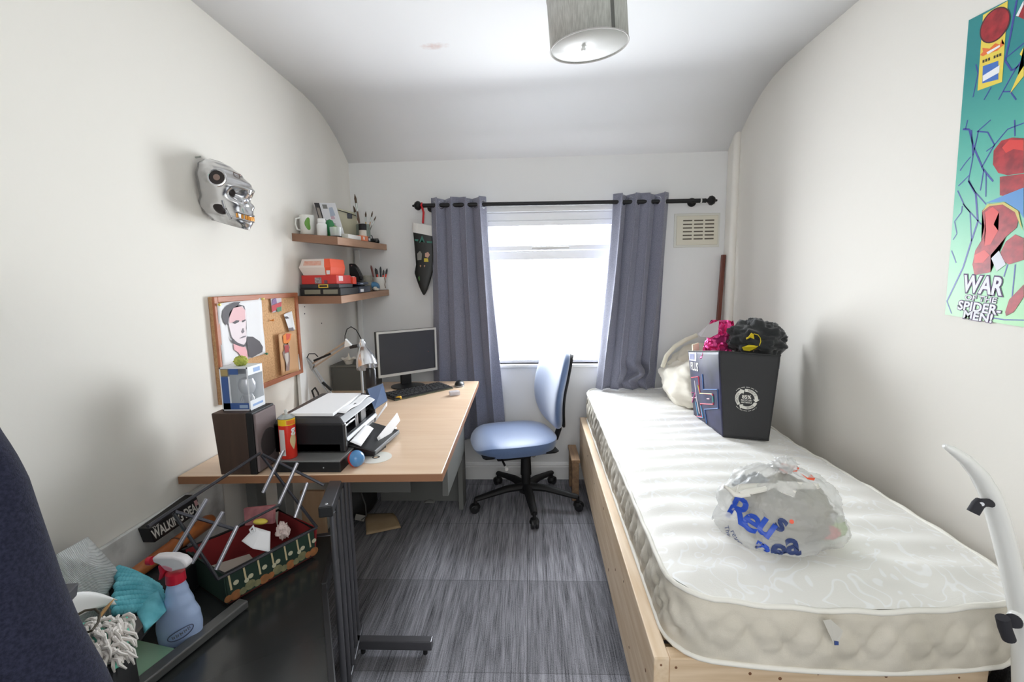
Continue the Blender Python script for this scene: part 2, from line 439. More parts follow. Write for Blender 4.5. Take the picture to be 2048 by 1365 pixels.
def m_outline(t, inset=0.0):
    """plan outline (superellipse-like rounded rectangle with a bowed front); t in 0..1"""
    Lx, Ly, r = MX1 - MX0, MY1 - MY0, 0.085
    segs = [(Lx - 2 * r), math.pi * r / 2, (Ly - 2 * r), math.pi * r / 2, (Lx - 2 * r), math.pi * r / 2, (Ly - 2 * r), math.pi * r / 2]
    s = (t % 1.0) * sum(segs)
    base = [(MX0 + r, MY0, 1, 0, 0, -1), None, (MX1, MY0 + r, 0, 1, 1, 0), None, (MX1 - r, MY1, -1, 0, 0, 1), None, (MX0, MY1 - r, 0, -1, -1, 0), None]
    cen = {1: (MX1 - r, MY0 + r, -90), 3: (MX1 - r, MY1 - r, 0), 5: (MX0 + r, MY1 - r, 90), 7: (MX0 + r, MY0 + r, 180)}
    for i, L_ in enumerate(segs):
        if s <= L_ or i == 7: break
        s -= L_
    if i in cen:
        cx_, cy_, a0 = cen[i]; a = rad(a0 + 90 * s / L_); nx, ny = math.cos(a), math.sin(a)
        x, y = cx_ + r * nx, cy_ + r * ny
    else:
        px, py, dx, dy, nx, ny = base[i]; x, y = px + dx * s, py + dy * s
    bow = 0.045 * max(0, 1 - ((x - 0.72) / 0.42) ** 2) if y < 1.3 else 0
    k = max(0, min(1, (1.25 - y) / 0.25))
    # the left edge runs slightly askew, like the bed
    x += 0.036 * (y - MY0) / (MY1 - MY0) * max(0, 1 - (x - MX0) / (MX1 - MX0))
    return Vector((x - nx * inset, y - ny * inset - bow * k, 0)), Vector((nx, ny, 0))
def top_z(x, y):
    rip = 0.0035 * math.sin(y * 62 + 2.2 * fbm((x * 2.2, y * 1.1, 3.0)) + 0.8 * math.sin(x * 5)) * (0.5 + 0.9 * abs(fbm((x * 2, y * 2, 9))))
    edge = min((x - MX0) / 0.10, (MX1 - x) / 0.12, (y - MY0 + 0.04) / 0.16, 1.0)
    e = max(0.0, 1 - max(0.0, edge)) ** 2
    return MZ1 + rip * (1 - e) - 0.012 * e + 0.006 * fbm((x * 3, y * 3, 1.0)) - 0.016 * max(0, 1 - (y - 0.93) / 0.35) ** 2 + 0.012 * max(0, 1 - ((x - 0.6) / 0.25) ** 2 - ((y - 2.2) / 0.6) ** 2) * 0
b = MB(); n = 640
def side_fn(a, t):
    p, nn = m_outline(a)
    z = MZ0 + (MZ1 - 0.012 - MZ0) * t
    top = top_z(p.x, p.y) - 0.004
    z = MZ0 + (top - MZ0) * t
    per = a * 5.2
    k_ = min(1.0, max(0.0, (-nn.x - 0.2) / 0.6))      # 1 on the long visible side, 0 at the foot end
    fq = 34 + 20 * k_
    ph = per * 40
    w1 = abs((t - (0.50 + 0.30 * math.sin(ph))) * 5.0); w2 = abs((t - (0.50 - 0.30 * math.sin(ph + 0.7))) * 5.0)
    st = math.exp(-w1 * w1 * 3.0) + math.exp(-w2 * w2 * 3.0)
    bul = 0.014 * (1 - (2 * t - 1) ** 2)
    pk = max(0.0, math.sin(per * 75 + 3.0 * fbm((p.y * 3, t * 3, 2)))) ** 3 * k_ * abs(math.sin(t * 9 + per * 31))
    p = p + nn * (bul - 0.0065 * st * math.sin(math.pi * t) ** 0.5 - 0.011 * pk * math.sin(math.pi * t) + 0.0045 * fbm((p.x * 9, p.y * 9, t * 3)))
    return Vector((p.x, p.y, z))
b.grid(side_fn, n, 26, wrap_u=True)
b.build('side_border', mat('shade_toned_side_ticking', (220, 213, 199), rough=0.75, col2=(204, 197, 182), nscale=7, bump=0.15, bscale=400), mattress, smooth=70)  # sides toned darker than the top: their shade is in the colour
b = MB()
# top as a regular grid clipped to the outline
nx_, ny_ = 60, 260
def tg(a, t):
    x = MX0 + a * (MX1 - MX0); y = MY0 + t * (MY1 - MY0)
    # push grid onto the rounded, bowed outline
    r = 0.085
    cx_ = min(max(x, MX0 + r), MX1 - r); cy_ = min(max(y, MY0 + r), MY1 - r)
    d = Vector((x - cx_, y - cy_)); L_ = max(abs(d.x), abs(d.y))
    if d.length > 1e-6 and abs(d.x) > 1e-6 and abs(d.y) > 1e-6: d = d * (L_ / d.length)
    x, y = cx_ + d.x, cy_ + d.y
    k = max(0, min(1, (1.25 - y) / 0.25))
    yy = y - 0.045 * max(0, 1 - ((x - 0.72) / 0.42) ** 2) * k
    x += 0.036 * (y - MY0) / (MY1 - MY0) * max(0, 1 - (x - MX0) / (MX1 - MX0))
    return Vector((x, yy, top_z(x, yy)))
b.grid(tg, nx_, ny_)
b.build('top_panel', M_tick, mattress, smooth=60)
M_pipe = mat('cream_piping', (238, 235, 226), rough=0.7)
for zt, nm in ((1, 'top_piping'), (0, 'bottom_piping')):
    pts = []
    for i in range(200):
        p, nn = m_outline(i / 200, -0.004)
        z = (top_z(p.x, p.y) - 0.002 + 0.0022 * math.sin(i * 1.3) + 0.0015 * math.sin(i * 0.37)) if zt else MZ0 + 0.006
        pts.append((p.x, p.y, z))
    MB().tube(pts, 0.0062, seg=8, closed=True).build(nm, M_pipe, mattress, smooth=80)
o_ = at(1655, 1245, y=0.915); 
lb = MB().face([at(1646, 1242, y=0.912), at(1662, 1240, y=0.908), at(1686, 1262, y=0.908), at(1676, 1290, y=0.910), at(1668, 1290, y=0.912)]).build('care_label', mat('label_satin', (214, 210, 200), rough=0.4), mattress, smooth=0, solid=0.001)
MB().face([at(1669, 1283, y=0.909), at(1677, 1284, y=0.909), at(1677, 1291, y=0.909), at(1669, 1291, y=0.909)]).build('blue_print', mat('label_blue', (60, 80, 140)), lb, smooth=0, solid=0.0012)

# little rough wooden stand at the head of the bed
M_rough = mat('rough_wood', (168, 136, 104), rough=0.7, col2=(132, 104, 80), nscale=5, stretch=(8, 1, 8))
st = thing('wooden_stand', 'rough brown wooden stand tucked beside the far end of the bed', 'stand', (0.27, 2.72, 0))
MB().box((0.235, 2.60, 0.235), (0.285, 2.86, 0.255)).build('top', M_rough, st, smooth=0, bevel=0.003)
MB().box((0.24, 2.80, 0), (0.28, 2.85, 0.235)).build('leg', M_rough, st, smooth=0, bevel=0.003)
MB().box((0.24, 2.61, 0), (0.28, 2.65, 0.235)).build('leg', M_rough, st, smooth=0, bevel=0.003)

# ------------------------------------------------------------------ curtains
M_black = mat('black_metal', (26, 26, 28), rough=0.42, metal=0.3)
M_curt = mat('slate_grey_curtain_weave', (142, 143, 160), rough=0.85, col2=(120, 121, 136), nscale=220, bump=0.4, bscale=500, sheen=0.3)
M_curt2 = M_curt
RODY, RZL, RZR = 2.84, 1.749, 1.742
rod = thing('curtain_rod', 'black curtain rod with round finials above the window', 'curtain rod', (0.2, RODY, 1.745))
MB().cyl((-0.62, RODY, RZL), (1.03, RODY, RZR), 0.0125).build('pole', M_black, rod)
for x, s_ in ((-0.62, -1), (1.03, 1)):
    z = RZL if s_ < 0 else RZR
    q = Matrix.Rotation(rad(90 * s_), 3, 'Y')
    MB().lathe([(0, -0.002), (0.013, 0), (0.013, 0.008), (0.008, 0.012), (0.014, 0.02), (0.026, 0.03), (0.028, 0.042), (0.02, 0.056), (0.008, 0.062), (0.006, 0.072), (0, 0.075)], (x, RODY, z), rot=q).build('finial', M_black, rod)
MB().cyl((1.004, RODY, RZR), (1.012, RODY, RZR), 0.0145).build('end_ring', mat('clear_ring', (214, 214, 210), rough=0.3), rod)
for x in (-0.645 + 0.05, 0.985):
    z = 1.747
    MB().cyl((x, YB, z), (x, RODY, z), 0.008).cyl((x, YB - 0.008, z), (x, YB, z), 0.026).build('bracket', M_black, rod)

def curtain(label, xa_top, xb_top, xa_bot, xb_bot, zb, folds, lobes, phase, gather=None):
    ct = thing('curtain', label, 'curtain', ((xa_top + xb_top) / 2, RODY, zb))
    ztop = 1.79
    def fn(a, t):
        z = zb + (ztop - zb) * t
        k = (1 - t)
        kk = k ** 1.25
        xa = xa_top + (xa_bot - xa_top) * kk; xb = xb_top + (xb_bot - xb_top) * kk
        aa = a + 0.012 * math.sin(a * 23 + k * 3)
        x = xa + (xb - xa) * aa
        ph = a * folds * 2 * math.pi + phase
        amp = 0.036 * (0.85 + 0.25 * math.sin(a * 9 + 2 * k))
        y = RODY + amp * math.sin(ph + 0.5 * k * math.sin(a * 7)) - 0.004
        x += 0.010 * math.sin(2 * ph) + 0.006 * k * math.sin(a * 17 + z * 4)
        y += 0.006 * fbm((a * 6, z * 2, 4)) * k
        z += 0.006 * math.sin(ph * 0.5 + 1) * t
        if gather is not None and k > 0.6:
            gx, gz = gather
            g = math.exp(-((a - gx) / 0.22) ** 2 - ((z - gz) / 0.07) ** 2)
            y -= 0.05 * g * math.sin((a - gx) * 22 + (z - gz) * 34); x += 0.03 * g * math.sin((z - gz) * 40)
        return Vector((x, y, z))
    MB().grid(fn, 150, 70).build('cloth', M_curt, ct, smooth=80, solid=0.002)
    # eyelets where the rod threads the cloth
    i = 0
    for j in range(2 * folds + 1):
        a = (j * math.pi - phase) / (folds * 2 * math.pi)
        if not 0.03 < a < 0.97: continue
        p = fn(a, (RZL - zb) / (ztop - zb)); q = fn(a + 0.004, (RZL - zb) / (ztop - zb))
        d = (q - p).normalized(); nrm = Vector((-d.y, d.x, 0))
        pts = [Vector((p.x, RODY, RZL)) + d * 0.021 * math.cos(s * math.pi / 9) + Vector((0, 0, 0.021 * math.sin(s * math.pi / 9))) for s in range(18)]
        MB().tube(pts, 0.0045, seg=6, closed=True).build('eyelet', mat('eyelet_steel', (196, 198, 204), rough=0.25, metal=1.0), ct, smooth=80)
    return ct
curtain('long slate grey eyelet curtain left of the window, hanging behind the desk', -0.592, -0.258, -0.63, -0.165, 0.30, 4, 0, 0.8)
curtain('slate grey eyelet curtain right of the window, its hem bunched on the mattress', 0.512, 0.838, 0.415, 0.772, 0.622, 4, 0, 2.4, gather=(0.62, 0.70))
# ------------------------------------------------------------------ desk
ZD = 0.71
M_beech = mat('light_beech_laminate', (236, 208, 180), rough=0.3, col2=(228, 197, 167), nscale=4, stretch=(1, 9, 9), spec=0.5)
M_edge = mat('brown_edge_band', (150, 106, 76), rough=0.5)
M_greym = mat('grey_painted_metal', (118, 119, 116), rough=0.55)
M_dark = mat('black_plastic', (24, 24, 26), rough=0.4)
M_darkm = mat('matt_black_plastic', (18, 18, 20), rough=0.62)
M_white = mat('white_plastic', (238, 238, 236), rough=0.4)
M_paper = mat('white_paper', (242, 242, 244), rough=0.8)
M_silver = mat('brushed_silver', (196, 197, 200), rough=0.3, metal=0.85)
M_chrome = mat('chrome', (225, 226, 230), rough=0.12, metal=1.0)
desk = thing('desk', 'long beech-topped desk with a grey metal frame along the left wall', 'desk', (-0.69, 2.02, 0))
P0 = [(-1.092, 1.335), (-0.274, 1.357), (-0.304, 2.685), (-1.092, 2.685)]
b = MB().prism([(x, y, ZD - 0.026) for x, y in P0], (0, 0, 0.026)); b.build('desk_top', M_beech, desk, smooth=0, bevel=0.002)
b = MB()
b.prism([(x, y - 0.0015 if i < 2 else y, ZD - 0.0255) for i, (x, y) in enumerate([P0[0], P0[1], (P0[1][0], P0[1][1] + 0.001), (P0[0][0], P0[0][1] + 0.001)])], (0, 0, 0.023))
b.build('front_edging', M_edge, desk, smooth=0)
MB().prism([(P0[1][0] - 0.001, P0[1][1], ZD - 0.0255), (P0[1][0] + 0.0015, P0[1][1], ZD - 0.0255), (P0[2][0] + 0.0015, P0[2][1], ZD - 0.0255), (P0[2][0] - 0.001, P0[2][1], ZD - 0.0255)], (0, 0, 0.023)).build('side_edging', M_edge, desk, smooth=0)
MB().box((-0.95, 2.18, at(760, 986, y=2.18).z), (-0.60, 2.2, ZD - 0.026)).build('front_beam', M_greym, desk, smooth=0, bevel=0.003)
MB().box((-0.90, 2.605, 0.0), (-0.388, 2.62, ZD - 0.026)).build('back_panel', M_greym, desk, smooth=0, bevel=0.002)
MB().box((-0.415, 2.05, 0.30), (-0.388, 2.62, ZD - 0.026)).box((-0.415, 2.50, 0.0), (-0.388, 2.62, 0.31)).build('side_panel', M_greym, desk, smooth=0, bevel=0.002)
MB().box((-1.07, 1.62, 0), (-1.03, 1.68, ZD - 0.026)).build('leg', M_greym, desk, smooth=0, bevel=0.003)
MB().box((-1.07, 2.57, 0), (-1.03, 2.63, ZD - 0.026)).build('leg', M_greym, desk, smooth=0, bevel=0.003)
MB().box((-0.94, 1.60, 0), (-0.91, 1.66, ZD - 0.026)).build('leg', M_greym, desk, smooth=0, bevel=0.003)

# ---- loudspeaker
M_spk = mat('dark_brown_veneer', (74, 56, 46), rough=0.55, col2=(62, 46, 38), nscale=4, stretch=(10, 10, 1))
M_grille = mat('brown_grey_grille_cloth', (126, 112, 112), rough=0.85, bump=0.3, bscale=500)
sp = thing('loudspeaker', 'dark brown loudspeaker box with a grey cloth front at the near end of the desk', 'speaker', (-0.9, 1.40, ZD))
SH = 0.196
MB().hexa([(-0.963, 1.345, ZD), (-0.868, 1.345, ZD), (-0.868, 1.468, ZD), (-0.963, 1.468, ZD)],
          [(-0.975, 1.345, ZD + SH), (-0.868, 1.345, ZD + SH), (-0.868, 1.468, ZD + SH), (-0.975, 1.468, ZD + SH)]).build('cabinet', M_spk, sp, smooth=0, bevel=0.003)
MB().box((-0.868, 1.345, ZD), (-0.848, 1.468, ZD + SH)).build('baffle', M_darkm, sp, smooth=0, bevel=0.002)
MB().box((-0.848, 1.349, ZD + 0.006), (-0.840, 1.464, ZD + SH - 0.005)).build('grille', M_grille, sp, smooth=0, bevel=0.003)
b = MB().cyl((-0.8405, 1.41, ZD + 0.085), (-0.838, 1.41, ZD + 0.085), 0.045, seg=28); b.build('woofer_print', mat('dark_grille_cloth', (66, 60, 60), rough=0.9), sp)  # darker disc on the grille cloth

# ---- blue window box with a figure, fluffy ball on top
M_blue = mat('box_blue', (62, 92, 150), rough=0.5); M_boxw = mat('box_pale', (226, 228, 232), rough=0.5)
fb = thing('figure_box', 'blue and white window box holding a silver figure, standing on the brown speaker', 'box', (-0.90, 1.41, ZD + SH))
X0, X1, Y0, Y1, Z0, Z1 = -0.955, -0.866, 1.372, 1.45, ZD + SH + 0.001, ZD + SH + 0.137
MB().box((X0, Y1 - 0.002, Z0), (X1, Y1, Z1)).box((X0, Y0, Z0), (X1, Y1, Z0 + 0.002)).box((X0, Y0, Z1 - 0.002), (X1, Y1, Z1)).box((X0, Y0, Z0), (X0 + 0.002, Y1, Z1)).build('carton', M_boxw, fb, smooth=0)
b = MB(); t = 0.004
b.box((X0 + t, Y0 - 0.001, Z0 + t), (X0 + 0.026, Y0, Z1 - 0.03)); b.box((X0 + t, Y0 - 0.001, Z0 + t), (X1 - t, Y0, Z0 + 0.024)); b.box((X0 + 0.03, Y0 - 0.001, Z1 - 0.022), (X1 - 0.03, Y0, Z1 - 0.004))
b.build('blue_front', M_blue, fb, smooth=0)
b = MB(); b.box((X0, Y0 - 0.0005, Z0), (X0 + t, Y0, Z1)); b.box((X1 - t, Y0 - 0.0005, Z0), (X1, Y0, Z1)); b.box((X0, Y0 - 0.0005, Z0), (X1, Y0, Z0 + t)); b.box((X0, Y0 - 0.0005, Z1 - t), (X1, Y0, Z1))
b.box((X0 + 0.026, Y0 - 0.0006, Z0 + 0.024), (X0 + 0.031, Y0, Z1 - 0.028))
b.build('pale_edges', M_boxw, fb, smooth=0)
MB().box((X0 + t, Y0 - 0.001, Z1 - 0.026), (X0 + 0.026, Y0, Z1 - 0.006)).build('gold_badge', mat('dull_gold', (168, 146, 96), rough=0.5), fb, smooth=0)
MB().box((X1 - 0.034, Y0 - 0.0014, Z0 + 0.008), (X1 - 0.008, Y0 - 0.0009, Z0 + 0.018)).build('name_strip', mat('pale_blue_print', (150, 172, 200)), fb, smooth=0)
b = MB(); b.box((X1 - 0.001, Y0, Z0), (X1 + 0.0005, Y1, Z0 + 0.03)); b.box((X1 - 0.001, Y0, Z1 - 0.026), (X1 + 0.0005, Y1, Z1)); b.build('side_bands', M_boxw, fb, smooth=0)
MB().box((X1 + 0.0005, Y0 + 0.012, Z0 + 0.01), (X1 + 0.001, Y1 - 0.012, Z0 + 0.017)).box((X1 + 0.0005, Y0 + 0.03, Z1 - 0.02), (X1 + 0.001, Y1 - 0.014, Z1 - 0.007)).build('side_print', mat('soft_blue', (140, 168, 214)), fb, smooth=0)
M_film = film('clear_film', (225, 230, 235), 0.82, 0.08)
b = MB(); b.box((X0 + 0.03, Y0 + 0.0005, Z0 + 0.02), (X1 - 0.002, Y0 + 0.001, Z1 - 0.02)); b.box((X1 - 0.001, Y0, Z0 + 0.03), (X1 - 0.0005, Y1, Z1 - 0.026)); b.build('window_film', M_film, fb, smooth=0)
cx_ = (X0 + X1) / 2 + 0.014; cy_ = (Y0 + Y1) / 2
fg = thing('figurine', 'silver big-headed figure standing inside the blue window box', 'figurine', (cx_, cy_, Z0 + 0.003))
M_fig = mat('figure_silver', (200, 200, 206), rough=0.3, metal=0.6)
MB().lathe([(0, 0.044), (0.018, 0.048), (0.025, 0.062), (0.026, 0.078), (0.020, 0.094), (0, 0.100)], (cx_, cy_, Z0), sy=0.9).build('head', M_fig, fg)
MB().lathe([(0, 0.018), (0.010, 0.020), (0.013, 0.03), (0.014, 0.042), (0.007, 0.049), (0, 0.05)], (cx_, cy_, Z0)).build('torso', M_fig, fg)
for s_ in (-1, 1):
    MB().tube([(cx_ + s_ * 0.006, cy_, Z0 + 0.022), (cx_ + s_ * 0.008, cy_, Z0 + 0.012), (cx_ + s_ * 0.009, cy_ - 0.003, Z0 + 0.003)], [0.006, 0.0055, 0.0065], seg=10).build('leg', M_fig, fg)
    MB().tube([(cx_ + s_ * 0.012, cy_, Z0 + 0.042), (cx_ + s_ * 0.018, cy_ - 0.002, Z0 + 0.032), (cx_ + s_ * 0.019, cy_ - 0.006, Z0 + 0.022)], 0.004, seg=8).build('arm', M_fig, fg)
c = Vector((-0.905, 1.405, Z1 + 0.015))
M_pom = mat('yellow_green_wool', (196, 200, 96), rough=0.9, col2=(150, 160, 70), nscale=60)
b = MB()
b.grid(lambda a, t: c + Vector((math.cos(a * 6.283) * math.sin(t * 3.1416), math.sin(a * 6.283) * math.sin(t * 3.1416), 0.8 * math.cos(t * 3.1416))) * (0.019 + 0.003 * math.sin(a * 50) * math.sin(t * 22)), 40, 24, wrap_u=True)
tag(b.build('pompom', M_pom, smooth=80), 'small yellow-green woolly ball on top of the blue figure box', 'ball')

# ---- black flat box under the printer, printer
fl = thing('flat_box', 'flat black box with its lit top painted grey, underneath the black printer', 'box', (-0.72, 1.46, ZD))
MB().box((-0.80, 1.362, ZD), (-0.592, 1.56, ZD + 0.034)).build('body', M_darkm, fl, smooth=0, bevel=0.002)
MB().box((-0.80, 1.360, ZD + 0.034), (-0.592, 1.562, ZD + 0.039)).build('lid', mat('lit_top_grey', (142, 143, 142), rough=0.35, metal=0.4), fl, smooth=0, bevel=0.001)  # top slab greyed: the light on the black top is put into its colour
b = MB().ball((-0.645, 1.361, ZD + 0.016), 0.0022); b.build('screw', M_silver, fl)
PZ = ZD + 0.040
M_prn = mat('printer_black', (30, 29, 31), rough=0.36, bump=0.05, bscale=300)
M_prl = mat('printer_lid', (54, 53, 56), rough=0.42)
pr = thing('printer', 'black inkjet printer with its front open, on the desk beside the red aerosol', 'printer', (-0.74, 1.66, PZ))
PX0, PX1, PY0, PY1, PT = -0.832, -0.598, 1.425, 1.765, 0.868
b = MB()
b.box((PX0, PY0, PZ), (PX1, PY0 + 0.022, PT - 0.02))            # near side wall
b.box((PX0, PY1 - 0.022, PZ), (PX1 - 0.01, PY1, PT - 0.02))
b.box((PX0, PY0, PZ), (PX0 + 0.06, PY1, PT - 0.02))
b.box((PX0, PY0, PZ), (PX1 - 0.012, PY1, PZ + 0.034))
b.build('body', M_prn, pr, smooth=0, bevel=0.006)
MB().hexa([(PX0, PY0, PT - 0.024), (PX1, PY0, PT - 0.024), (PX1, PY1, PT - 0.024), (PX0, PY1, PT - 0.024)],
          [(PX0 + 0.012, PY0 + 0.012, PT), (PX1 - 0.022, PY0 + 0.012, PT), (PX1 - 0.022, PY1 - 0.008, PT), (PX0 + 0.012, PY1 - 0.008, PT)]).build('lid', M_prl, pr, smooth=0, bevel=0.006)
MB().box((PX1 - 0.085, PY0 + 0.022, PZ + 0.034), (PX1 - 0.075, PY1 - 0.022, PT - 0.024)).build('inner_wall', M_darkm, pr, smooth=0)
MB().cyl((PX1 - 0.04, PY0 + 0.022, PZ + 0.058), (PX1 - 0.04, PY1 - 0.022, PZ + 0.058), 0.0055).build('carriage_rail', M_silver, pr)
MB().box((PX1 - 0.06, PY0 + 0.20, PZ + 0.038), (PX1 - 0.02, PY0 + 0.255, PT - 0.03)).build('ink_carriage', M_dark, pr, smooth=0, bevel=0.004)
for y in (PY0 + 0.15, PY0 + 0.165):
    MB().cyl((PX1 - 0.02, y, PZ + 0.04), (PX1 - 0.02, y, PT - 0.03), 0.003, seg=8).build('guide_pin', M_silver, pr)
# sloping front trim strip along the opening
MB().hexa([(PX1 - 0.012, PY0 + 0.02, PZ + 0.03), (PX1 + 0.002, PY0 + 0.02, PZ + 0.03), (PX1 + 0.002, PY1 - 0.02, PZ + 0.03), (PX1 - 0.012, PY1 - 0.02, PZ + 0.03)],
          [(PX1 - 0.020, PY0 + 0.02, PZ + 0.042), (PX1 - 0.006, PY0 + 0.02, PZ + 0.042), (PX1 - 0.006, PY1 - 0.02, PZ + 0.042), (PX1 - 0.020, PY1 - 0.02, PZ + 0.042)]).build('front_lip', mat('printer_grey', (78, 80, 84), rough=0.45), pr, smooth=0, bevel=0.002)
# output tray reaching over the desk
b = MB(); b.hexa([(PX1 - 0.02, PY0 + 0.05, PZ + 0.001), (-0.520, 1.475, ZD + 0.012), (-0.500, 1.70, ZD + 0.012), (PX1 - 0.02, PY1 - 0.04, PZ + 0.001)],
                 [(PX1 - 0.02, PY0 + 0.05, PZ + 0.012), (-0.520, 1.475, ZD + 0.026), (-0.500, 1.70, ZD + 0.026), (PX1 - 0.02, PY1 - 0.04, PZ + 0.012)])
tray = b.build('output_tray', M_dark, pr, smooth=0, bevel=0.003)
MB().hexa([(-0.585, 1.49, ZD + 0.001), (-0.53, 1.49, ZD + 0.001), (-0.515, 1.58, ZD + 0.001), (-0.585, 1.58, ZD + 0.001)], [(-0.585, 1.49, ZD + 0.022), (-0.53, 1.49, ZD + 0.014), (-0.515, 1.58, ZD + 0.014), (-0.585, 1.58, ZD + 0.022)]).build('tray_foot', M_darkm, tray, smooth=0, bevel=0.003)
MB().box((-0.545, 1.66, ZD + 0.026), (-0.530, 1.672, ZD + 0.05)).build('paper_stop', M_dark, tray, smooth=0, bevel=0.002)
# tilted control panel at the far end of the printer front
cp = [at(733, 778, x=-0.625), at(766, 766, x=-0.585), at(776, 802, x=-0.575), at(748, 821, x=-0.60)]
nrm = (cp[1] - cp[0]).cross(cp[3] - cp[0]).normalized()
if nrm.y > 0: nrm = -nrm
pan = MB().prism([p - nrm * 0.012 for p in cp], nrm * 0.012).build('control_panel', M_dark, pr, smooth=0, bevel=0.003)
cc = sum(cp, Vector()) / 4
MB().prism([p.lerp(cc, 0.06) + nrm * 0.0004 for p in cp], nrm * 0.001).build('panel_screen', mat('slate_blue_glass', (96, 116, 152), rough=0.18, spec=0.6), pan, smooth=0)
MB().bar((-0.615, 1.745, PT - 0.02), cp[3] - nrm * 0.010, 0.02, 0.010).build('panel_arm', M_dark, pr, smooth=0)

# ---- papers
b = MB()
ps = [at(579, 829, z=PT + 0.008), at(666, 829, z=PT + 0.008), at(722, 788, z=PT + 0.008), at(657, 788, z=PT + 0.008)]
b.prism([Vector((p.x, p.y, PT + 0.001)) for p in ps], (0, 0, 0.010))
tag(b.build('paper_stack', M_paper, smooth=0, bevel=0.001), 'stack of white paper lying on top of the black printer', 'paper')
b = MB(); b.grid(lambda a, t: Vector((-0.640 + 0.03 * a, 1.47 + 0.24 * t, PT + 0.004 - 0.004 * a + 0.003 * math.sin(t * 9))), 6, 14)
tag(b.build('paper_sheet', M_paper, smooth=60, solid=0.0008), 'loose white sheet at the edge of the printer lid beside the paper stack', 'paper')
def sheet(pix, zf, label, m=None, name='paper_sheet', bend=0.006):
    A, B, C_, D_ = pix
    def fn(a, t):
        p = (A.lerp(B, a)).lerp(D_.lerp(C_, a), t)
        return p + Vector((0, 0, bend * math.sin(a * 3.1) * math.sin(t * 2.4)))
    return tag(MB().grid(fn, 10, 10).build(name, m or M_paper, smooth=60, solid=0.0008), label, 'paper')
sheet([at(700, 884, z=0.785), at(722, 893, z=0.765), at(747, 858, z=0.765), at(730, 851, z=0.785)], 0, 'pale sheet sliding out of the printer onto the black tray')
sheet([at(754, 876, x=-0.540), at(763, 896, x=-0.530), at(800, 842, x=-0.506), at(794, 826, x=-0.514)], 0, 'white sheet standing along the outer edge of the printer tray', bend=0.003)
sheet([at(762, 890, z=ZD + 0.006), at(768, 898, z=ZD + 0.004), at(794, 856, z=ZD + 0.004), at(788, 851, z=ZD + 0.006)], 0, 'white sheet on the desk just below the printer tray', bend=0.001)
bl = sheet([at(752, 900, z=ZD + 0.003), at(763, 902, z=ZD + 0.003), at(778, 880, z=ZD + 0.003), at(768, 876, z=ZD + 0.003)], 0, 'small blue and white card under the end of the printer tray', m=mat('card_blue', (64, 96, 168), rough=0.5), name='card', bend=0.0)
bl['category'] = 'card'
sheet([at(752, 838, x=-0.60), at(750, 845, x=-0.60), at(774, 812, x=-0.575), at(774, 804, x=-0.575)], 0, 'narrow white sheet under the tilted blue printer screen', bend=0.0)

# ---- aerosol
can = at(583, 916, z=ZD); ax = Vector((at(579, 918, y=1.392).x, 1.392, ZD + 0.0395))
ae = thing('aerosol_can', 'red aerosol can with a yellow top and a white label strip, standing before the printer', 'aerosol can', ax)
H_ = 0.130
M_red = mat('can_red', (222, 52, 38), rough=0.3); M_yel = mat('can_yellow', (238, 196, 36), rough=0.3); M_tin = mat('tinplate', (176, 180, 176), rough=0.3, metal=0.8)
R_ = 0.0248
MB().lathe([(0, 0), (R_ - 0.002, 0), (R_, 0.003), (R_, H_ - 0.022)], ax, seg=32).build('body', M_red, ae)
MB().lathe([(R_ + 0.0002, H_ - 0.022), (R_ + 0.0002, H_ - 0.002)], ax, seg=32).build('yellow_band', M_yel, ae)
MB().lathe([(R_, H_ - 0.002), (R_ + 0.001, H_), (R_ - 0.004, H_ + 0.004), (0.013, H_ + 0.010), (0.012, H_ + 0.011), (0, H_ + 0.011)], ax, seg=32).build('dome', M_tin, ae)
MB().lathe([(0.0045, H_ + 0.011), (0.0045, H_ + 0.022), (0.0035, H_ + 0.024), (0, H_ + 0.024)], ax, seg=16).build('nozzle', mat('grey_white_plastic', (206, 206, 200), rough=0.4), ae)
def on_can(a0, r=R_ + 0.0006): return lambda x, y: ax + Vector((r * math.sin(a0 + x / R_), -r * math.cos(a0 + x / R_), y))
f = on_can(-0.25)
MB().grid(lambda a, t: f(-0.010 + 0.020 * a, 0.012 + 0.084 * t), 8, 4).build('label_strip', mat('label_grey', (206, 200, 196), rough=0.5), ae, smooth=60)
f = on_can(1.12)
MB().grid(lambda a, t: f((-0.012 + 0.02 * a) * math.sin(3.14159 * max(0.02, min(.98, t))) + 0.004 * t, 0.03 + 0.06 * t), 8, 16).build('gold_swirl', mat('swirl_gold', (212, 186, 140), rough=0.4), ae, smooth=60)
me_fn = on_can(1.2, R_ + 0.0012)
text_on('g', lambda x, y: me_fn(x, y + 0.093), 0.032, ae, M_paper, bold=0.001)
f = on_can(0.7)
MB().grid(lambda a, t: f(-0.006 + 0.03 * a, H_ - 0.019 + 0.013 * t), 8, 3).build('orange_patch', mat('can_orange', (232, 118, 40), rough=0.3), ae, smooth=60)

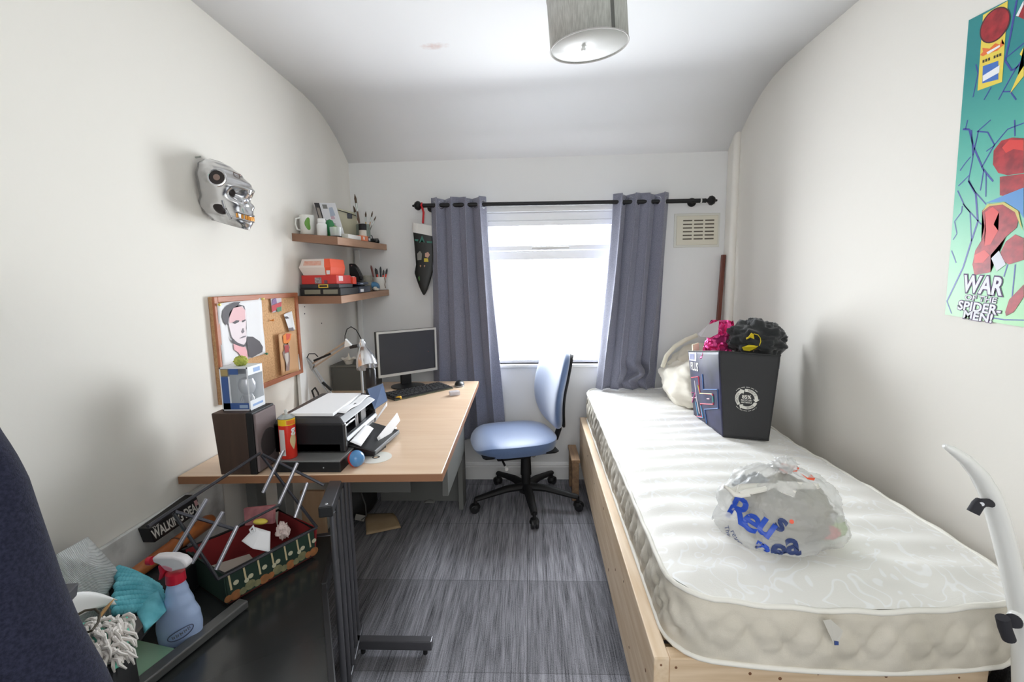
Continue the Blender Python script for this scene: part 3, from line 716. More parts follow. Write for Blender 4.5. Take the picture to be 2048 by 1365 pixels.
# ---- small ball, disc
c = Vector((-0.560, 1.41, ZD + 0.0265)); bt = thing('ball', 'small red and blue ball on the desk next to the printer', 'ball', (c.x, c.y, ZD))
def hemi(s_):
    ax1 = Vector((1, -0.45, 0.35)).normalized() * s_
    q = ax1.to_track_quat('Z', 'Y').to_matrix()
    pr_ = [(0.0265 * math.cos(t), 0.0265 * math.sin(t)) for t in [i * math.pi / 2 / 10 for i in range(11)]]
    return MB().lathe(pr_, c, rot=q, seg=28)
hemi(1).build('blue_half', mat('ball_blue', (84, 136, 186), rough=0.25), bt); hemi(-1).build('red_half', mat('ball_red', (214, 58, 54), rough=0.25), bt)
c = at(752, 916, z=ZD); c.z = ZD
cd = thing('compact_disc', 'white printed disc lying flat on the desk in front of the printer', 'disc', c)
MB().lathe([(0.0075, 0.0002), (0.0075, 0.0016), (0.052, 0.0016), (0.052, 0.0002), (0.0075, 0.0002)], c, seg=48).build('disc', mat('disc_white', (232, 230, 222), rough=0.35), cd, smooth=30)
MB().lathe([(0.0075, 0.0018), (0.013, 0.0018)], c, seg=32).build('hub_ring', mat('disc_hub', (150, 148, 146), rough=0.2, metal=0.6), cd)

# ---- monitor
mo = thing('monitor', 'flat screen monitor with a silver bezel on the desk before the curtain', 'monitor', (-0.70, 2.55, ZD))
A, B = Vector((-0.812, 2.42, 0)), Vector((-0.541, 2.655, 0)); u_ = (B - A).normalized(); n_ = Vector((u_.y, -u_.x, 0))
Lm = (B - A).length; zb, zt = 0.786, 1.034
tilt = Vector((0, 0, 1))
def mbox(u0, u1, z0, z1, d0, d1): 
    bt_ = [A + u_ * u0 + n_ * d0, A + u_ * u1 + n_ * d0, A + u_ * u1 + n_ * d1, A + u_ * u0 + n_ * d1]
    return [p + Vector((0, 0, z0)) for p in bt_], [p + Vector((0, 0, z1)) for p in bt_]
MB().hexa(*mbox(0, Lm, zb, zt, -0.032, -0.006)).build('casing', M_dark, mo, smooth=0, bevel=0.003)
b = MB(); w_ = 0.011
for a in ((0, w_, zb, zt), (Lm - w_, Lm, zb, zt), (w_, Lm - w_, zb, zb + w_ + 0.003), (w_, Lm - w_, zt - w_, zt)): b.hexa(*mbox(a[0], a[1], a[2], a[3], -0.006, 0.002))
b.build('bezel', mat('silver_bezel', (196, 196, 192), rough=0.32, metal=0.3), mo, smooth=0)
MB().hexa(*mbox(w_, Lm - w_, zb + w_, zt - w_, -0.006, -0.002)).build('screen', mat('dark_screen', (38, 40, 48), rough=0.42, spec=0.6), mo, smooth=0)
MB().hexa(*mbox(Lm / 2 - 0.03, Lm / 2 + 0.03, ZD + 0.012, 0.88, -0.055, -0.034)).build('stand_neck', M_dark, mo, smooth=0, bevel=0.003)
cb = A + u_ * (Lm / 2) - n_ * 0.02
MB().lathe([(0, 0), (0.095, 0), (0.095, 0.006), (0.03, 0.014), (0, 0.014)], (cb.x, cb.y, ZD), seg=36, sy=0.9).build('stand_base', M_dark, mo)
p = A + u_ * (Lm * 0.85) + n_ * -0.0015
MB().ball((p.x, p.y, 0.90), 0.0012).build('power_dot', mat('red_dot', (200, 60, 50)), mo)
# ---- keyboard
ka, kb_ = at(790, 803, z=ZD), at(906, 778, z=ZD); kd = at(766, 790, z=ZD)
u_ = (kb_ - ka).normalized(); v_ = Vector((-u_.y, u_.x, 0)); KL = (kb_ - ka).length; KW = 0.125
ky = thing('keyboard', 'black computer keyboard lying in front of the monitor', 'keyboard', (*(ka + u_ * KL / 2 + v_ * KW / 2).xy, ZD))
def kq(a0, a1, b0, b1): return [ka + u_ * a0 + v_ * b0, ka + u_ * a1 + v_ * b0, ka + u_ * a1 + v_ * b1, ka + u_ * a0 + v_ * b1]
MB().hexa([p + Vector((0, 0, 0.001)) for p in kq(0, KL, 0, KW)], [p + Vector((0, 0, z)) for p, z in zip(kq(0.002, KL - 0.002, 0.002, KW - 0.002), (0.012, 0.012, 0.02, 0.02))]).build('case', M_dark, ky, smooth=0, bevel=0.002)
rows = [15, 15, 14, 13, 9]
KN = 0
M_key = mat('key_black', (34, 34, 36), rough=0.5)
for r_, n_k in enumerate(rows):
    x = 0.008; y0 = 0.102 - r_ * 0.0215; wk = (KL - 0.016) / n_k
    b = MB()
    for k in range(n_k):
        z = 0.0125 + 0.0075 * y0 / KW
        b.hexa([p + Vector((0, 0, z)) for p in kq(x, x + wk - 0.002, y0, y0 + 0.0185)], [p + Vector((0, 0, z + 0.005)) for p in kq(x + 0.002, x + wk - 0.004, y0 + 0.002, y0 + 0.0165)])
        x += wk
    b.build('key_row', M_key, ky, smooth=0)
MB().hexa([p + Vector((0, 0, 0.001)) for p in kq(0, KL, -0.002, 0)], [p + Vector((0, 0, 0.007)) for p in kq(0, KL, -0.002, 0)]).build('front_edge', mat('keyboard_edge', (92, 96, 80), rough=0.4), ky, smooth=0)
# ---- mouse, clear pill box, yellow eraser
c = at(919, 772, z=ZD); c.z = ZD
ms = thing('mouse', 'black and grey computer mouse at the far right corner of the desk', 'computer mouse', c)
MB().grid(lambda a, t: c + Vector((0.027 * math.cos(a * 6.283) * math.sin(t * 1.5708), 0.046 * math.sin(a * 6.283) * math.sin(t * 1.5708), 0.032 * max(0, math.cos(t * 1.5708)) ** 0.8)), 28, 14, wrap_u=True).build('shell', M_dark, ms)
MB().lathe([(0.0275, 0.002), (0.0275, 0.009)], c, sy=1.68).build('side_band', mat('mouse_grey', (150, 152, 152), rough=0.35), ms)
c = at(909, 791, z=ZD); c.z = ZD
pb = thing('pill_box', 'small clear plastic compartment box on the desk near the mouse', 'box', c)
MB().obox(c + Vector((0, 0, 0.012)), (0.052, 0.036, 0.02), (0, 0, 0.4)).build('clear_case', film('clear_plastic', (230, 230, 236), 0.45, 0.08), pb, smooth=0, bevel=0.002)
for i, (dx, dy) in enumerate(((-0.017, -0.008), (0, -0.008), (0.017, -0.008), (-0.017, 0.008), (0, 0.008), (0.017, 0.008))):
    q = Matrix.Rotation(0.4, 3, 'Z') @ Vector((dx, dy, 0.01))
    MB().obox(c + q, (0.012, 0.012, 0.012), (0, 0, 0.4)).build('compartment', mat('pale_lilac', (206, 200, 206), rough=0.4), pb, smooth=0, bevel=0.002)
c = at(796, 800, z=ZD); c.z = ZD
er_ = MB().hexa([c + Vector((-0.02, -0.012, 0)), c + Vector((0.022, -0.006, 0)), c + Vector((0.02, 0.012, 0)), c + Vector((-0.018, 0.01, 0))], [c + Vector((-0.014, -0.008, 0.016)), c + Vector((0.016, -0.005, 0.02)), c + Vector((0.015, 0.008, 0.02)), c + Vector((-0.013, 0.007, 0.014))]).build('eraser', mat('mustard_yellow', (232, 178, 40), rough=0.5), bevel=0.004, bseg=3)
tag(er_, 'small mustard yellow wedge beside the keyboard edge', 'eraser')

# ---- grey box in the corner, things on it
gb = thing('storage_box', 'dark grey box in the far left corner of the desk behind the lamp', 'box', (-0.98, 2.56, ZD))
MB().box((-1.085, 2.46, ZD), (-0.872, 2.66, ZD + 0.13)).build('body', mat('charcoal_box', (84, 84, 80), rough=0.7), gb, smooth=0, bevel=0.003)
MB().box((-1.089, 2.456, ZD + 0.13), (-0.868, 2.664, ZD + 0.142)).build('lid', mat('charcoal_lid', (96, 96, 90), rough=0.7), gb, smooth=0, bevel=0.003)
GZ = ZD + 0.142
c = Vector((-1.0, 2.50, GZ))
bw = thing('frilled_pot', 'small cream pot with a frilled rim on the grey corner box', 'pot', c)
MB().lathe([(0, 0), (0.018, 0), (0.024, 0.014), (0.026, 0.022)], c).build('pot', mat('cream_pot', (216, 208, 196), rough=0.5), bw)
MB().grid(lambda a, t: c + Vector(((0.026 + 0.014 * t + 0.003 * math.sin(a * 57)) * math.cos(a * 6.283), (0.026 + 0.014 * t + 0.003 * math.sin(a * 57)) * math.sin(a * 6.283), 0.022 + 0.02 * t - 0.01 * t * t + 0.003 * math.sin(a * 44))), 70, 6, wrap_u=True).build('frill', mat('white_frill', (232, 226, 216), rough=0.6), bw, solid=0.0015)
MB().tube([c + Vector((0, 0, 0.02)), c + Vector((0.002, 0, 0.04)), c + Vector((0.0, 0, 0.06))], [0.008, 0.006, 0.002]).build('candle', mat('ivory', (232, 224, 208)), bw)
c = Vector((-0.915, 2.55, GZ))
hp = thing('charger_block', 'black charger block lying on the grey corner box', 'charger', c)
MB().hexa([c + Vector((-0.04, -0.03, 0)), c + Vector((0.035, -0.03, 0)), c + Vector((0.035, 0.03, 0)), c + Vector((-0.04, 0.03, 0))], [c + Vector((-0.01, -0.02, 0.06)), c + Vector((0.03, -0.02, 0.06)), c + Vector((0.03, 0.02, 0.05)), c + Vector((-0.01, 0.02, 0.05))]).build('block', M_dark, hp, smooth=0, bevel=0.006)
MB().tube([c + Vector((-0.03, -0.035, 0.012)), c + Vector((0, -0.04, 0.026)), c + Vector((0.04, -0.036, 0.03))], 0.004).build('cable', M_white, hp)
# ---- white board leaning at the wall behind the printer
y0_, y1_ = at(594, 760, x=-1.085).y, at(612, 760, x=-1.085).y
wb = MB().hexa([(-1.085, y0_, ZD), (-1.07, y0_, ZD), (-1.07, y1_, ZD), (-1.085, y1_, ZD)], [(-1.099, y0_ + .03, ZD + 0.26), (-1.085, y0_ + .03, ZD + 0.26), (-1.085, y1_, ZD + 0.26), (-1.099, y1_, ZD + 0.26)]).build('white_board', M_white, smooth=0, bevel=0.002)
tag(wb, 'narrow white board leaning on the left wall behind the printer', 'board')

# ---- anglepoise lamp
lp = thing('desk_lamp', 'silver jointed desk lamp with a shiny bell shade behind the printer', 'lamp', (-0.985, 2.2, ZD))
Y_ = 2.2
base, elb, elt, jn = at(662, 800, y=Y_), at(624, 733, y=Y_), at(613, 714, y=Y_), at(692, 688, y=Y_)
MB().lathe([(0, 0), (0.055, 0), (0.055, 0.012), (0.05, 0.016), (0.012, 0.02), (0.012, 0.04), (0, 0.04)], (base.x, Y_, ZD)).build('base', M_silver, lp)
M_alu = mat('satin_aluminium', (176, 178, 180), rough=0.35, metal=0.7)
for d in (-0.008, 0.008):
    MB().bar((base.x + d, Y_, ZD + 0.04), elb + Vector((d, 0, 0)), 0.008, 0.008).build('lower_arm', M_alu, lp, smooth=0)
    MB().bar(elb + Vector((0.0, 0, d * 1.3)), jn + Vector((0, 0, d * 1.3)), 0.008, 0.007).build('upper_arm', mat('warm_aluminium', (184, 168, 150), rough=0.4, metal=0.5), lp, smooth=0)
MB().bar(at(628, 722, y=Y_ - 0.008), at(661, 708, y=Y_ - 0.008), 0.010, 0.010).build('spring', M_darkm, lp, smooth=0)
MB().bar(at(645, 765, y=Y_ - 0.008), at(663, 781, y=Y_ - 0.008), 0.010, 0.010).build('spring', M_darkm, lp, smooth=0)
MB().prism([elt + Vector((0, -0.01, 0)), elb + Vector((0.012, -0.01, 0.006)), elb + Vector((0.0, -0.01, -0.022))], (0, 0.02, 0)).build('elbow_plate', M_alu, lp, smooth=0, bevel=0.002)
MB().prism([at(690, 678, y=Y_ - 0.01), at(703, 692, y=Y_ - 0.01), at(688, 696, y=Y_ - 0.01)], (0, 0.02, 0)).build('head_plate', M_white, lp, smooth=0, bevel=0.002)
MB().tube([at(614, 716, y=Y_), at(618, 708, y=Y_), at(630, 708, y=Y_), at(636, 714, y=Y_)], 0.0025).build('elbow_wire', M_darkm, lp)
hd = at(716, 690, y=Y_); 
MB().cyl(at(700, 695, y=Y_), at(716, 692, y=Y_), 0.008).build('swivel', M_dark, lp)
top, opn = at(724, 684, y=Y_ - 0.02), at(735, 735, y=Y_ - 0.07)
d_ = (opn - top); q = d_.to_track_quat('Z', 'Y').to_matrix(); LL = d_.length
hdo = MB().lathe([(0, -0.012), (0.009, -0.01), (0.010, 0.0), (0.016, 0.004), (0.017, 0.03), (0.022, 0.036), (0.040, LL * 0.55), (0.048, LL * 0.8), (0.050, LL), (0.0485, LL), (0.046, LL * 0.8), (0.037, LL * 0.55), (0.018, 0.04), (0, 0.04)], top, rot=q, seg=36).build('shade', mat('polished_silver', (226, 227, 230), rough=0.16, metal=0.9), lp)
MB().ball(top + d_.normalized() * LL * 0.62, 0.022).build('bulb', mat('frosted_bulb', (236, 226, 206), rough=0.4), hdo)
MB().tube([at(690, 690, y=Y_), at(690, 672, y=Y_), at(694, 659, y=Y_), at(702, 654, y=Y_), at(712, 660, y=Y_), at(718, 670, y=Y_ - 0.01), at(722, 678, y=Y_ - 0.02)], 0.0025).build('cable', M_darkm, lp)
# silver post and tall black can in front of the corner box
p = at(726, 785, y=2.1)
po = thing('stand_post', 'thin silver post on a foot behind the printer, under the lamp shade', 'stand', (p.x, 2.1, ZD))
pt = at(723, 742, y=2.1)
MB().bar((p.x, 2.1, ZD + 0.008), (pt.x, 2.1, pt.z), 0.016, 0.008).build('post', M_alu, po, smooth=0, bevel=0.002)
MB().lathe([(0, 0), (0.022, 0), (0.022, 0.006), (0.01, 0.009), (0, 0.009)], (p.x, 2.1, ZD)).build('foot', M_alu, po)
c = at(743, 790, y=2.19); c.z = ZD
dc = thing('drinks_can', 'tall black drinks can with a pale scribbled mark, beneath the lamp shade', 'can', c)
zt_ = at(742, 735, y=2.19).z - ZD
MB().lathe([(0, 0), (0.022, 0), (0.027, 0.008), (0.027, zt_ - 0.012), (0.022, zt_), (0, zt_ - 0.002)], c).build('body', mat('can_black', (30, 27, 30), rough=0.3), dc)
f = lambda x, y: c + Vector((0.0275 * math.sin(x / 0.0275), -0.0275 * math.cos(x / 0.0275), y))
b = MB()
for pts in ([(-0.004, 0.045), (0.0, 0.062), (0.003, 0.078)], [(-0.012, 0.05), (0.0, 0.052), (0.013, 0.05)], [(0.009, 0.074), (0.012, 0.06), (0.010, 0.048), (0.016, 0.034)], [(0.002, 0.076), (0.008, 0.066), (0.006, 0.05)]):
    b.tube([f(*q) for q in pts], 0.0014, seg=6)
b.build('scribble_mark', mat('mark_grey', (206, 202, 198)), dc)
MB().tube([at(630, 800, y=2.05), at(624, 782, y=2.1), at(630, 776, y=2.12), at(636, 786, y=2.08), at(640, 800, y=2.0)], 0.004).build('cable', M_darkm, lp)

# ---- under the desk
p0 = at(735, 1078, z=0); 
b = MB(); cq = [at(730, 1028, z=0.012), at(786, 1026, z=0.015), at(802, 1060, z=0.02), at(733, 1077, z=0.002)]
def cfn(a, t):
    p = cq[0].lerp(cq[1], a).lerp(cq[3].lerp(cq[2], a), t); p.z = 0.010 + 0.02 * max(0, math.sin(t * 2.6)) + 0.012 * a * t; return p
tag(MB().grid(cfn, 12, 12).build('cardboard_sheet', mat('brown_card', (196, 172, 138), rough=0.85, col2=(178, 154, 120), nscale=8), smooth=60, solid=0.004), 'torn piece of brown cardboard on the carpet under the desk', 'cardboard')
bp = thing('backpack', 'black bag slumped under the desk behind the brown cardboard', 'bag', (-0.99, 2.3, 0))
c = Vector((-0.97, 2.42, 0.12))
MB().grid(lambda a, t: c + Vector((0.10 * math.cos(a * 6.283) * math.sin(t * 3.1416), 0.13 * math.sin(a * 6.283) * math.sin(t * 3.1416), 0.12 * math.cos(t * 3.1416))) * (1 + 0.12 * fbm((math.cos(a * 6.283) * 2, math.sin(a * 6.283) * 2, t * 4))), 32, 20, wrap_u=True).build('body', mat('black_nylon', (22, 22, 24), rough=0.6), bp)
MB().tube([(-0.90, 2.31, 0.19), (-0.878, 2.30, 0.13), (-0.875, 2.295, 0.07), (-0.90, 2.29, 0.05)], 0.007, flat=0.4).build('strap', mat('strap_grey', (86, 86, 86), rough=0.7), bp)
MB().obox((-0.91, 2.295, 0.06), (0.05, 0.008, 0.035), (0.2, 0.3, 0.2)).build('tag', mat('strap_pale', (170, 166, 160)), bp, smooth=0, bevel=0.002)
wa, wb2 = at(611, 1100, y=1.98), at(657, 1100, y=1.98)
wp = MB().box((wa.x, 1.97, 0.0), (wb2.x, 1.99, 0.36)).build('wood_panel', mat('pale_wood_panel', (200, 166, 134), rough=0.5, col2=(186, 152, 120), nscale=3, stretch=(8, 8, 1)), smooth=0, bevel=0.002)
tag(wp, 'upright pale wooden panel standing on the floor under the desk', 'panel')
pc = at(860, 1003, z=0)
tag(MB().grid(lambda a, t: Vector((pc.x - 0.03 + 0.06 * a, pc.y - 0.03 + 0.03 * t, 0.003 + 0.006 * math.sin(a * 3) * t)), 8, 5).build('paper_scrap', mat('grey_scrap', (150, 150, 148), rough=0.8), smooth=60, solid=0.001), 'small grey scrap of paper on the carpet by the desk panel', 'paper')
# ------------------------------------------------------------------ shelves on the left wall
M_oak = mat('oak_veneer', (176, 138, 110), rough=0.5, col2=(158, 120, 94), nscale=3, stretch=(10, 1.2, 10))
M_oake = mat('oak_veneer_shaded_end', (150, 112, 88), rough=0.5, col2=(134, 98, 76), nscale=3, stretch=(1.2, 10, 10))  # end face darker than the board: its shade is in the colour
def shelf(zw, zf, zfb, label):
    s = thing('wall_shelf', label, 'shelf', (XL, 2.55, zw - 0.036))
    th = 0.036
    MB().hexa([(XL, 2.17, zw - th), (-0.886, 2.17, zf - th), (-0.886, 2.925, zfb - th), (XL, 2.925, zw + zfb - zf - th)],
              [(XL, 2.17, zw), (-0.886, 2.17, zf), (-0.886, 2.925, zfb), (XL, 2.925, zw + zfb - zf)]).build('board', M_oak, s, smooth=0, bevel=0.001)
    MB().hexa([(XL, 2.169, zw - th), (-0.886, 2.169, zf - th), (-0.886, 2.1705, zf - th), (XL, 2.1705, zw - th)],
              [(XL, 2.169, zw), (-0.886, 2.169, zf), (-0.886, 2.1705, zf), (XL, 2.1705, zw)]).build('shaded_end_face', M_oake, s, smooth=0)
    return s
shelf(1.530, 1.510, 1.532, 'oak floating shelf with paint brushes and a mug, the higher one')
shelf(1.237, 1.236, 1.252, 'oak floating shelf with red boxes and pens, the lower one')
def zt(x, y): return 1.530 - 0.020 * (x - XL) / (-0.886 - XL) + 0.022 * (y - 2.17) / 0.755 + 0.0006
def zl(x, y): return 1.2365 + 0.016 * (y - 2.17) / 0.755 + 0.0006
# -- upper shelf
c = Vector((-1.058, 2.24, 0)); c.z = zt(c.x, c.y)
mg = thing('mug', 'white mug with a green oval on its side, nearest on the upper shelf', 'mug', c)
MB().lathe([(0, 0.002), (0.030, 0), (0.033, 0.004), (0.034, 0.09), (0.031, 0.09), (0.030, 0.01), (0, 0.008)], c).build('body', mat('mug_white', (236, 236, 230), rough=0.3), mg)
MB().tube([c + Vector((-0.020, -0.028, 0.075)), c + Vector((-0.03, -0.045, 0.07)), c + Vector((-0.032, -0.05, 0.045)), c + Vector((-0.028, -0.042, 0.02)), c + Vector((-0.020, -0.028, 0.018))], 0.004).build('handle', mat('mug_white', (1, 1, 1)), mg)
def on_c(c, r, a0): return lambda x, y: c + Vector((r * math.sin(a0 + x / r), -r * math.cos(a0 + x / r), y))
f = on_c(c, 0.0346, 0.55)
MB().grid(lambda a, t: f(0.012 * (2 * a - 1) * math.sqrt(max(0.0, 1 - (2 * t - 1) ** 2)) + 0.003 * math.cos(t * 6), 0.018 + 0.06 * t), 6, 14).build('green_oval', mat('leaf_green', (98, 152, 52), rough=0.4), mg, smooth=60)
c = Vector((-0.985, 2.235, 0)); c.z = zt(c.x, c.y)
wbx = thing('bottle', 'small white round tub with a screw cap on the upper shelf beside the white mug', 'tub', c)
MB().lathe([(0, 0), (0.022, 0), (0.023, 0.003), (0.023, 0.052), (0.016, 0.060), (0, 0.06)], c).build('body', M_white, wbx)
MB().lathe([(0.017, 0.060), (0.018, 0.062), (0.018, 0.078), (0.016, 0.08), (0, 0.08)], c).build('cap', M_white, wbx)
c = Vector((-0.967, 2.285, 0)); c.z = zt(c.x, c.y)
gn = thing('cactus_ornament', 'glossy green rounded ornament with pale buds between the white tub and small glass', 'ornament', c)
M_grn = mat('glossy_green', (52, 128, 78), rough=0.25)
MB().lathe([(0, 0), (0.016, 0), (0.022, 0.012), (0.024, 0.035), (0.022, 0.06), (0.014, 0.078), (0, 0.084)], c, sy=0.8).build('body', M_grn, gn)
for dx, dz in ((-0.022, 0.055), (-0.020, 0.02)):
    MB().ball(c + Vector((dx, -0.012, dz)), 0.007, 10).build('bud', mat('pale_bud', (210, 226, 200)), gn)
MB().lathe([(0, 0), (0.012, 0.002), (0.017, 0.02), (0.014, 0.045), (0, 0.055)], c + Vector((0.027, -0.004, 0))).build('side_lobe', mat('lime_green', (138, 172, 108), rough=0.3), gn)
c = Vector((-0.925, 2.25, 0)); c.z = zt(c.x, c.y)
gl = thing('glass_pot', 'small clear glass pot on the upper shelf, in front of the leaning boxed set', 'glass', c)
M_clr = film('clear_glass', (226, 230, 230), 0.62, 0.06)
MB().lathe([(0, 0.004), (0.026, 0.002), (0.028, 0.045), (0.026, 0.045), (0.024, 0.006), (0, 0.006)], c).build('bowl', M_clr, gl)
MB().lathe([(0, 0.006), (0.023, 0.006), (0.023, 0.018), (0, 0.018)], c).build('pale_contents', mat('putty', (196, 190, 172)), gl)
MB().lathe([(0, 0), (0.027, 0), (0.027, 0.003), (0, 0.003)], c).build('dark_base', M_darkm, gl)
# leaning boxed set: spine dark, cover white
c = Vector((-0.985, 2.40, 0)); zb_ = zt(-0.985, 2.40)
def lean(u, v, w):   # u along width(+x), v up the cover, w thickness (away from us)
    top = Vector((-0.055, 0.04, 0.17)).normalized(); wd = Vector((0.86, 0.22, 0.0)).normalized(); 
    nn = wd.cross(top).normalized()
    return Vector((-1.01, 2.36, zb_ + 0.012)) + wd * u + top * v + nn * -w
bx = thing('boxed_set', 'white boxed set with a black spine leaning back on the upper shelf', 'box', (-0.98, 2.38, zb_))
WD, HT, TH = 0.078, 0.178, 0.03
q = [(0, 0), (WD, 0), (WD, HT), (0, HT)]
MB().hexa([lean(u, v, 0) for u, v in q], [lean(u, v, TH) for u, v in q]).build('cover', mat('cover_white', (222, 222, 226), rough=0.35), bx, smooth=0, bevel=0.001)
q = [(-0.001, 0.002), (0, 0.002), (0, HT - 0.002), (-0.001, HT - 0.002)]
MB().hexa([lean(u - 0.024, v, 0.001) for u, v in [(0, 0), (0.024, 0), (0.024, HT), (0, HT)]], [lean(u - 0.024, v, TH) for u, v in [(0, 0), (0.024, 0), (0.024, HT), (0, HT)]]).build('spine', mat('spine_black', (52, 50, 52), rough=0.35), bx, smooth=0, bevel=0.001)
def patch(nm, pts, m, par, d=0.0006):
    return MB().face([lean(u, v, -d) for u, v in pts]).build(nm, m, par, smooth=0)
patch('spine_picture', [(-0.019, 0.05), (-0.006, 0.05), (-0.006, 0.15), (-0.019, 0.15)], mat('warm_grey_print', (150, 142, 134)), bx)
patch('grey_badge', [(0.012, 0.145), (0.034, 0.145), (0.034, 0.168), (0.012, 0.168)], mat('grey_print', (130, 130, 128)), bx)
patch('blue_print', [(0.036, 0.10), (0.062, 0.108), (0.058, 0.155), (0.04, 0.15)], mat('blue_grey_print', (168, 178, 196)), bx)
patch('pink_print', [(0.036, 0.085), (0.056, 0.088), (0.054, 0.104), (0.038, 0.104)], mat('pink_print', (200, 168, 182)), bx)
MB().tube([lean(0.008, 0.085, -0.001), lean(0.016, 0.068, -0.001), lean(0.032, 0.063, -0.001), lean(0.05, 0.06, -0.001)], 0.0018, seg=6).build('tick_mark', mat('dark_grey_print', (84, 84, 88)), bx)
# cream folder with black strap behind
cf = thing('folder', 'cream folder with a black elastic strap standing against the wall on the upper shelf', 'folder', (-1.03, 2.62, zt(-1.03, 2.62)))
z_ = zt(-1.05, 2.62)
def fol(u, v, w=0): return Vector((-1.080 + 0.10 * u / 0.17, 2.53 + 0.16 * u / 0.17, z_ + 0.002)) + Vector((-0.010 * v, 0.012 * v, v)) + Vector((0.85, -0.53, 0)) * w
MB().hexa([fol(0, 0), fol(.17, 0), fol(.17, 0, .006), fol(0, 0, .006)], [fol(0, .17), fol(.17, .15), fol(.17, .15, .006), fol(0, .17, .006)]).build('cover', mat('cream_card', (206, 202, 176), rough=0.7), cf, smooth=0, bevel=0.001)
MB().tube([fol(0.0, .150, .008), fol(.06, .152, .009), fol(.12, .143, .009), fol(.172, .132, .008)], 0.005, flat=0.3, seg=8).build('strap', M_darkm, cf)
MB().obox(fol(.12, .128, .010), (0.03, 0.004, 0.028), (0, 0, 0.55)).build('clasp', mat('clasp_dark', (66, 68, 76), rough=0.5), cf, smooth=0, bevel=0.002)
# jar of brushes
c = Vector((-0.935, 2.66, 0)); c.z = zt(c.x, c.y)
jr = thing('brush_jar', 'clear glass jar holding the paint brushes on the upper shelf', 'jar', c)
MB().lathe([(0, 0.004), (0.036, 0.002), (0.039, 0.008), (0.039, 0.092), (0.036, 0.095), (0.036, 0.01), (0, 0.008)], c).build('glass', film('green_tinted_glass', (150, 166, 156), 0.5, 0.06), jr)
MB().lathe([(0, 0.008), (0.035, 0.008), (0.035, 0.028), (0, 0.028)], c).build('murky_water', mat('murky_green', (96, 112, 100), rough=0.2), jr)
brs = [((-0.012, 0.0), (-0.022, -0.01, 0.26), 'tallest brush in the jar, with a thick dark brown handle', (96, 72, 54), 0.0055),
       ((0.004, 0.004), (-0.055, 0.0, 0.20), 'red-handled brush slanting left in the jar', (150, 62, 44), 0.0045),
       ((0.014, -0.006), (0.008, 0.0, 0.165), 'ochre brush standing upright in the jar', (176, 140, 74), 0.004),
       ((0.012, 0.012), (0.040, 0.01, 0.17), 'pale wooden brush leaning right in the jar', (196, 154, 120), 0.0035),
       ((-0.02, 0.014), (-0.045, 0.03, 0.185), 'mustard brush behind the brown handle in the jar', (168, 150, 80), 0.0035),
       ((0.006, 0.016), (0.06, 0.02, 0.145), 'thin grey brush leaning furthest right in the jar', (120, 116, 108), 0.003)]
for (bx_, by_), d, lab, col, r in brs:
    p = c + Vector((bx_, by_, 0.012)); e = c + Vector(d) + Vector((bx_, by_, 0))
    br_ = thing('paint_brush', lab, 'paint brush', p, 'paint brushes in the glass jar')
    MB().tube([p, p.lerp(e, 0.45), p.lerp(e, 0.62)], [r * 0.7, r * 1.1, r * 0.9], seg=8).build('handle', mat('brush_%d_%d' % col[:2], col, rough=0.4), br_)
    MB().tube([p.lerp(e, 0.62), p.lerp(e, 0.8)], [r * 0.95, r * 1.1], seg=8).build('ferrule', M_tin, br_)
    MB().tube([p.lerp(e, 0.8), p.lerp(e, 0.9), e], [r * 1.1, r * 1.3, r * 0.2], seg=8).build('bristles', mat('bristle_brown', (86, 70, 56), rough=0.9), br_)
c = Vector((-0.912, 2.585, 0)); c.z = zt(c.x, c.y)
pbt = thing('paint_bottle', 'squat bottle with a black cap and an orange and white label on the upper shelf', 'bottle', c)
MB().lathe([(0, 0), (0.019, 0), (0.02, 0.003), (0.02, 0.018)], c).build('orange_label', mat('label_orange', (222, 150, 70), rough=0.4), pbt)
MB().lathe([(0.02, 0.018), (0.02, 0.056), (0.018, 0.06)], c).build('white_label', mat('label_offwhite', (216, 208, 196), rough=0.4), pbt)
MB().lathe([(0.021, 0.058), (0.021, 0.09), (0.019, 0.092), (0, 0.092)], c).build('cap', M_darkm, pbt)
# flat boxes and bits along the front of the shelf
x = -0.905
def slab(name, label, cat, m, y0, y1, x0, x1, h, group=None):
    z = zt(x1, y0)
    return tag(MB().hexa([(x0, y0, zt(x0, y0)), (x1, y0, zt(x1, y0)), (x1, y1, zt(x1, y1)), (x0, y1, zt(x0, y1))], [(x0, y0, zt(x0, y0) + h), (x1, y0, zt(x1, y0) + h), (x1, y1, zt(x1, y1) + h), (x0, y1, zt(x0, y1) + h)]).build(name, m, smooth=0, bevel=0.002), label, cat, group)
slab('flat_carton', 'flat white carton lying at the front of the upper shelf', 'box', mat('carton_white', (226, 222, 216), rough=0.5), 2.325, 2.50, -0.95, -0.893, 0.022)
z2 = zt(-0.9, 2.53)
ob = thing('paint_carton', 'small orange and white carton at the front of the upper shelf', 'box', (-0.915, 2.57, z2))
MB().hexa([(-0.945, 2.515, z2 + .001), (-0.890, 2.515, z2 - .001), (-0.890, 2.63, z2 + .002), (-0.945, 2.63, z2 + .003)], [(-0.945, 2.515, z2 + .028), (-0.890, 2.515, z2 + .026), (-0.890, 2.63, z2 + .029), (-0.945, 2.63, z2 + .030)]).build('carton', mat('carton_orange', (238, 136, 92), rough=0.5), ob, smooth=0, bevel=0.001)
MB().cyl((-0.8905, 2.535, z2 + .013), (-0.889, 2.535, z2 + .013), 0.009).build('white_dot', M_paper, ob)
MB().box((-0.8905, 2.60, z2 + .001), (-0.889, 2.631, z2 + .027)).build('dark_end', mat('carton_dark', (58, 58, 66)), ob, smooth=0)
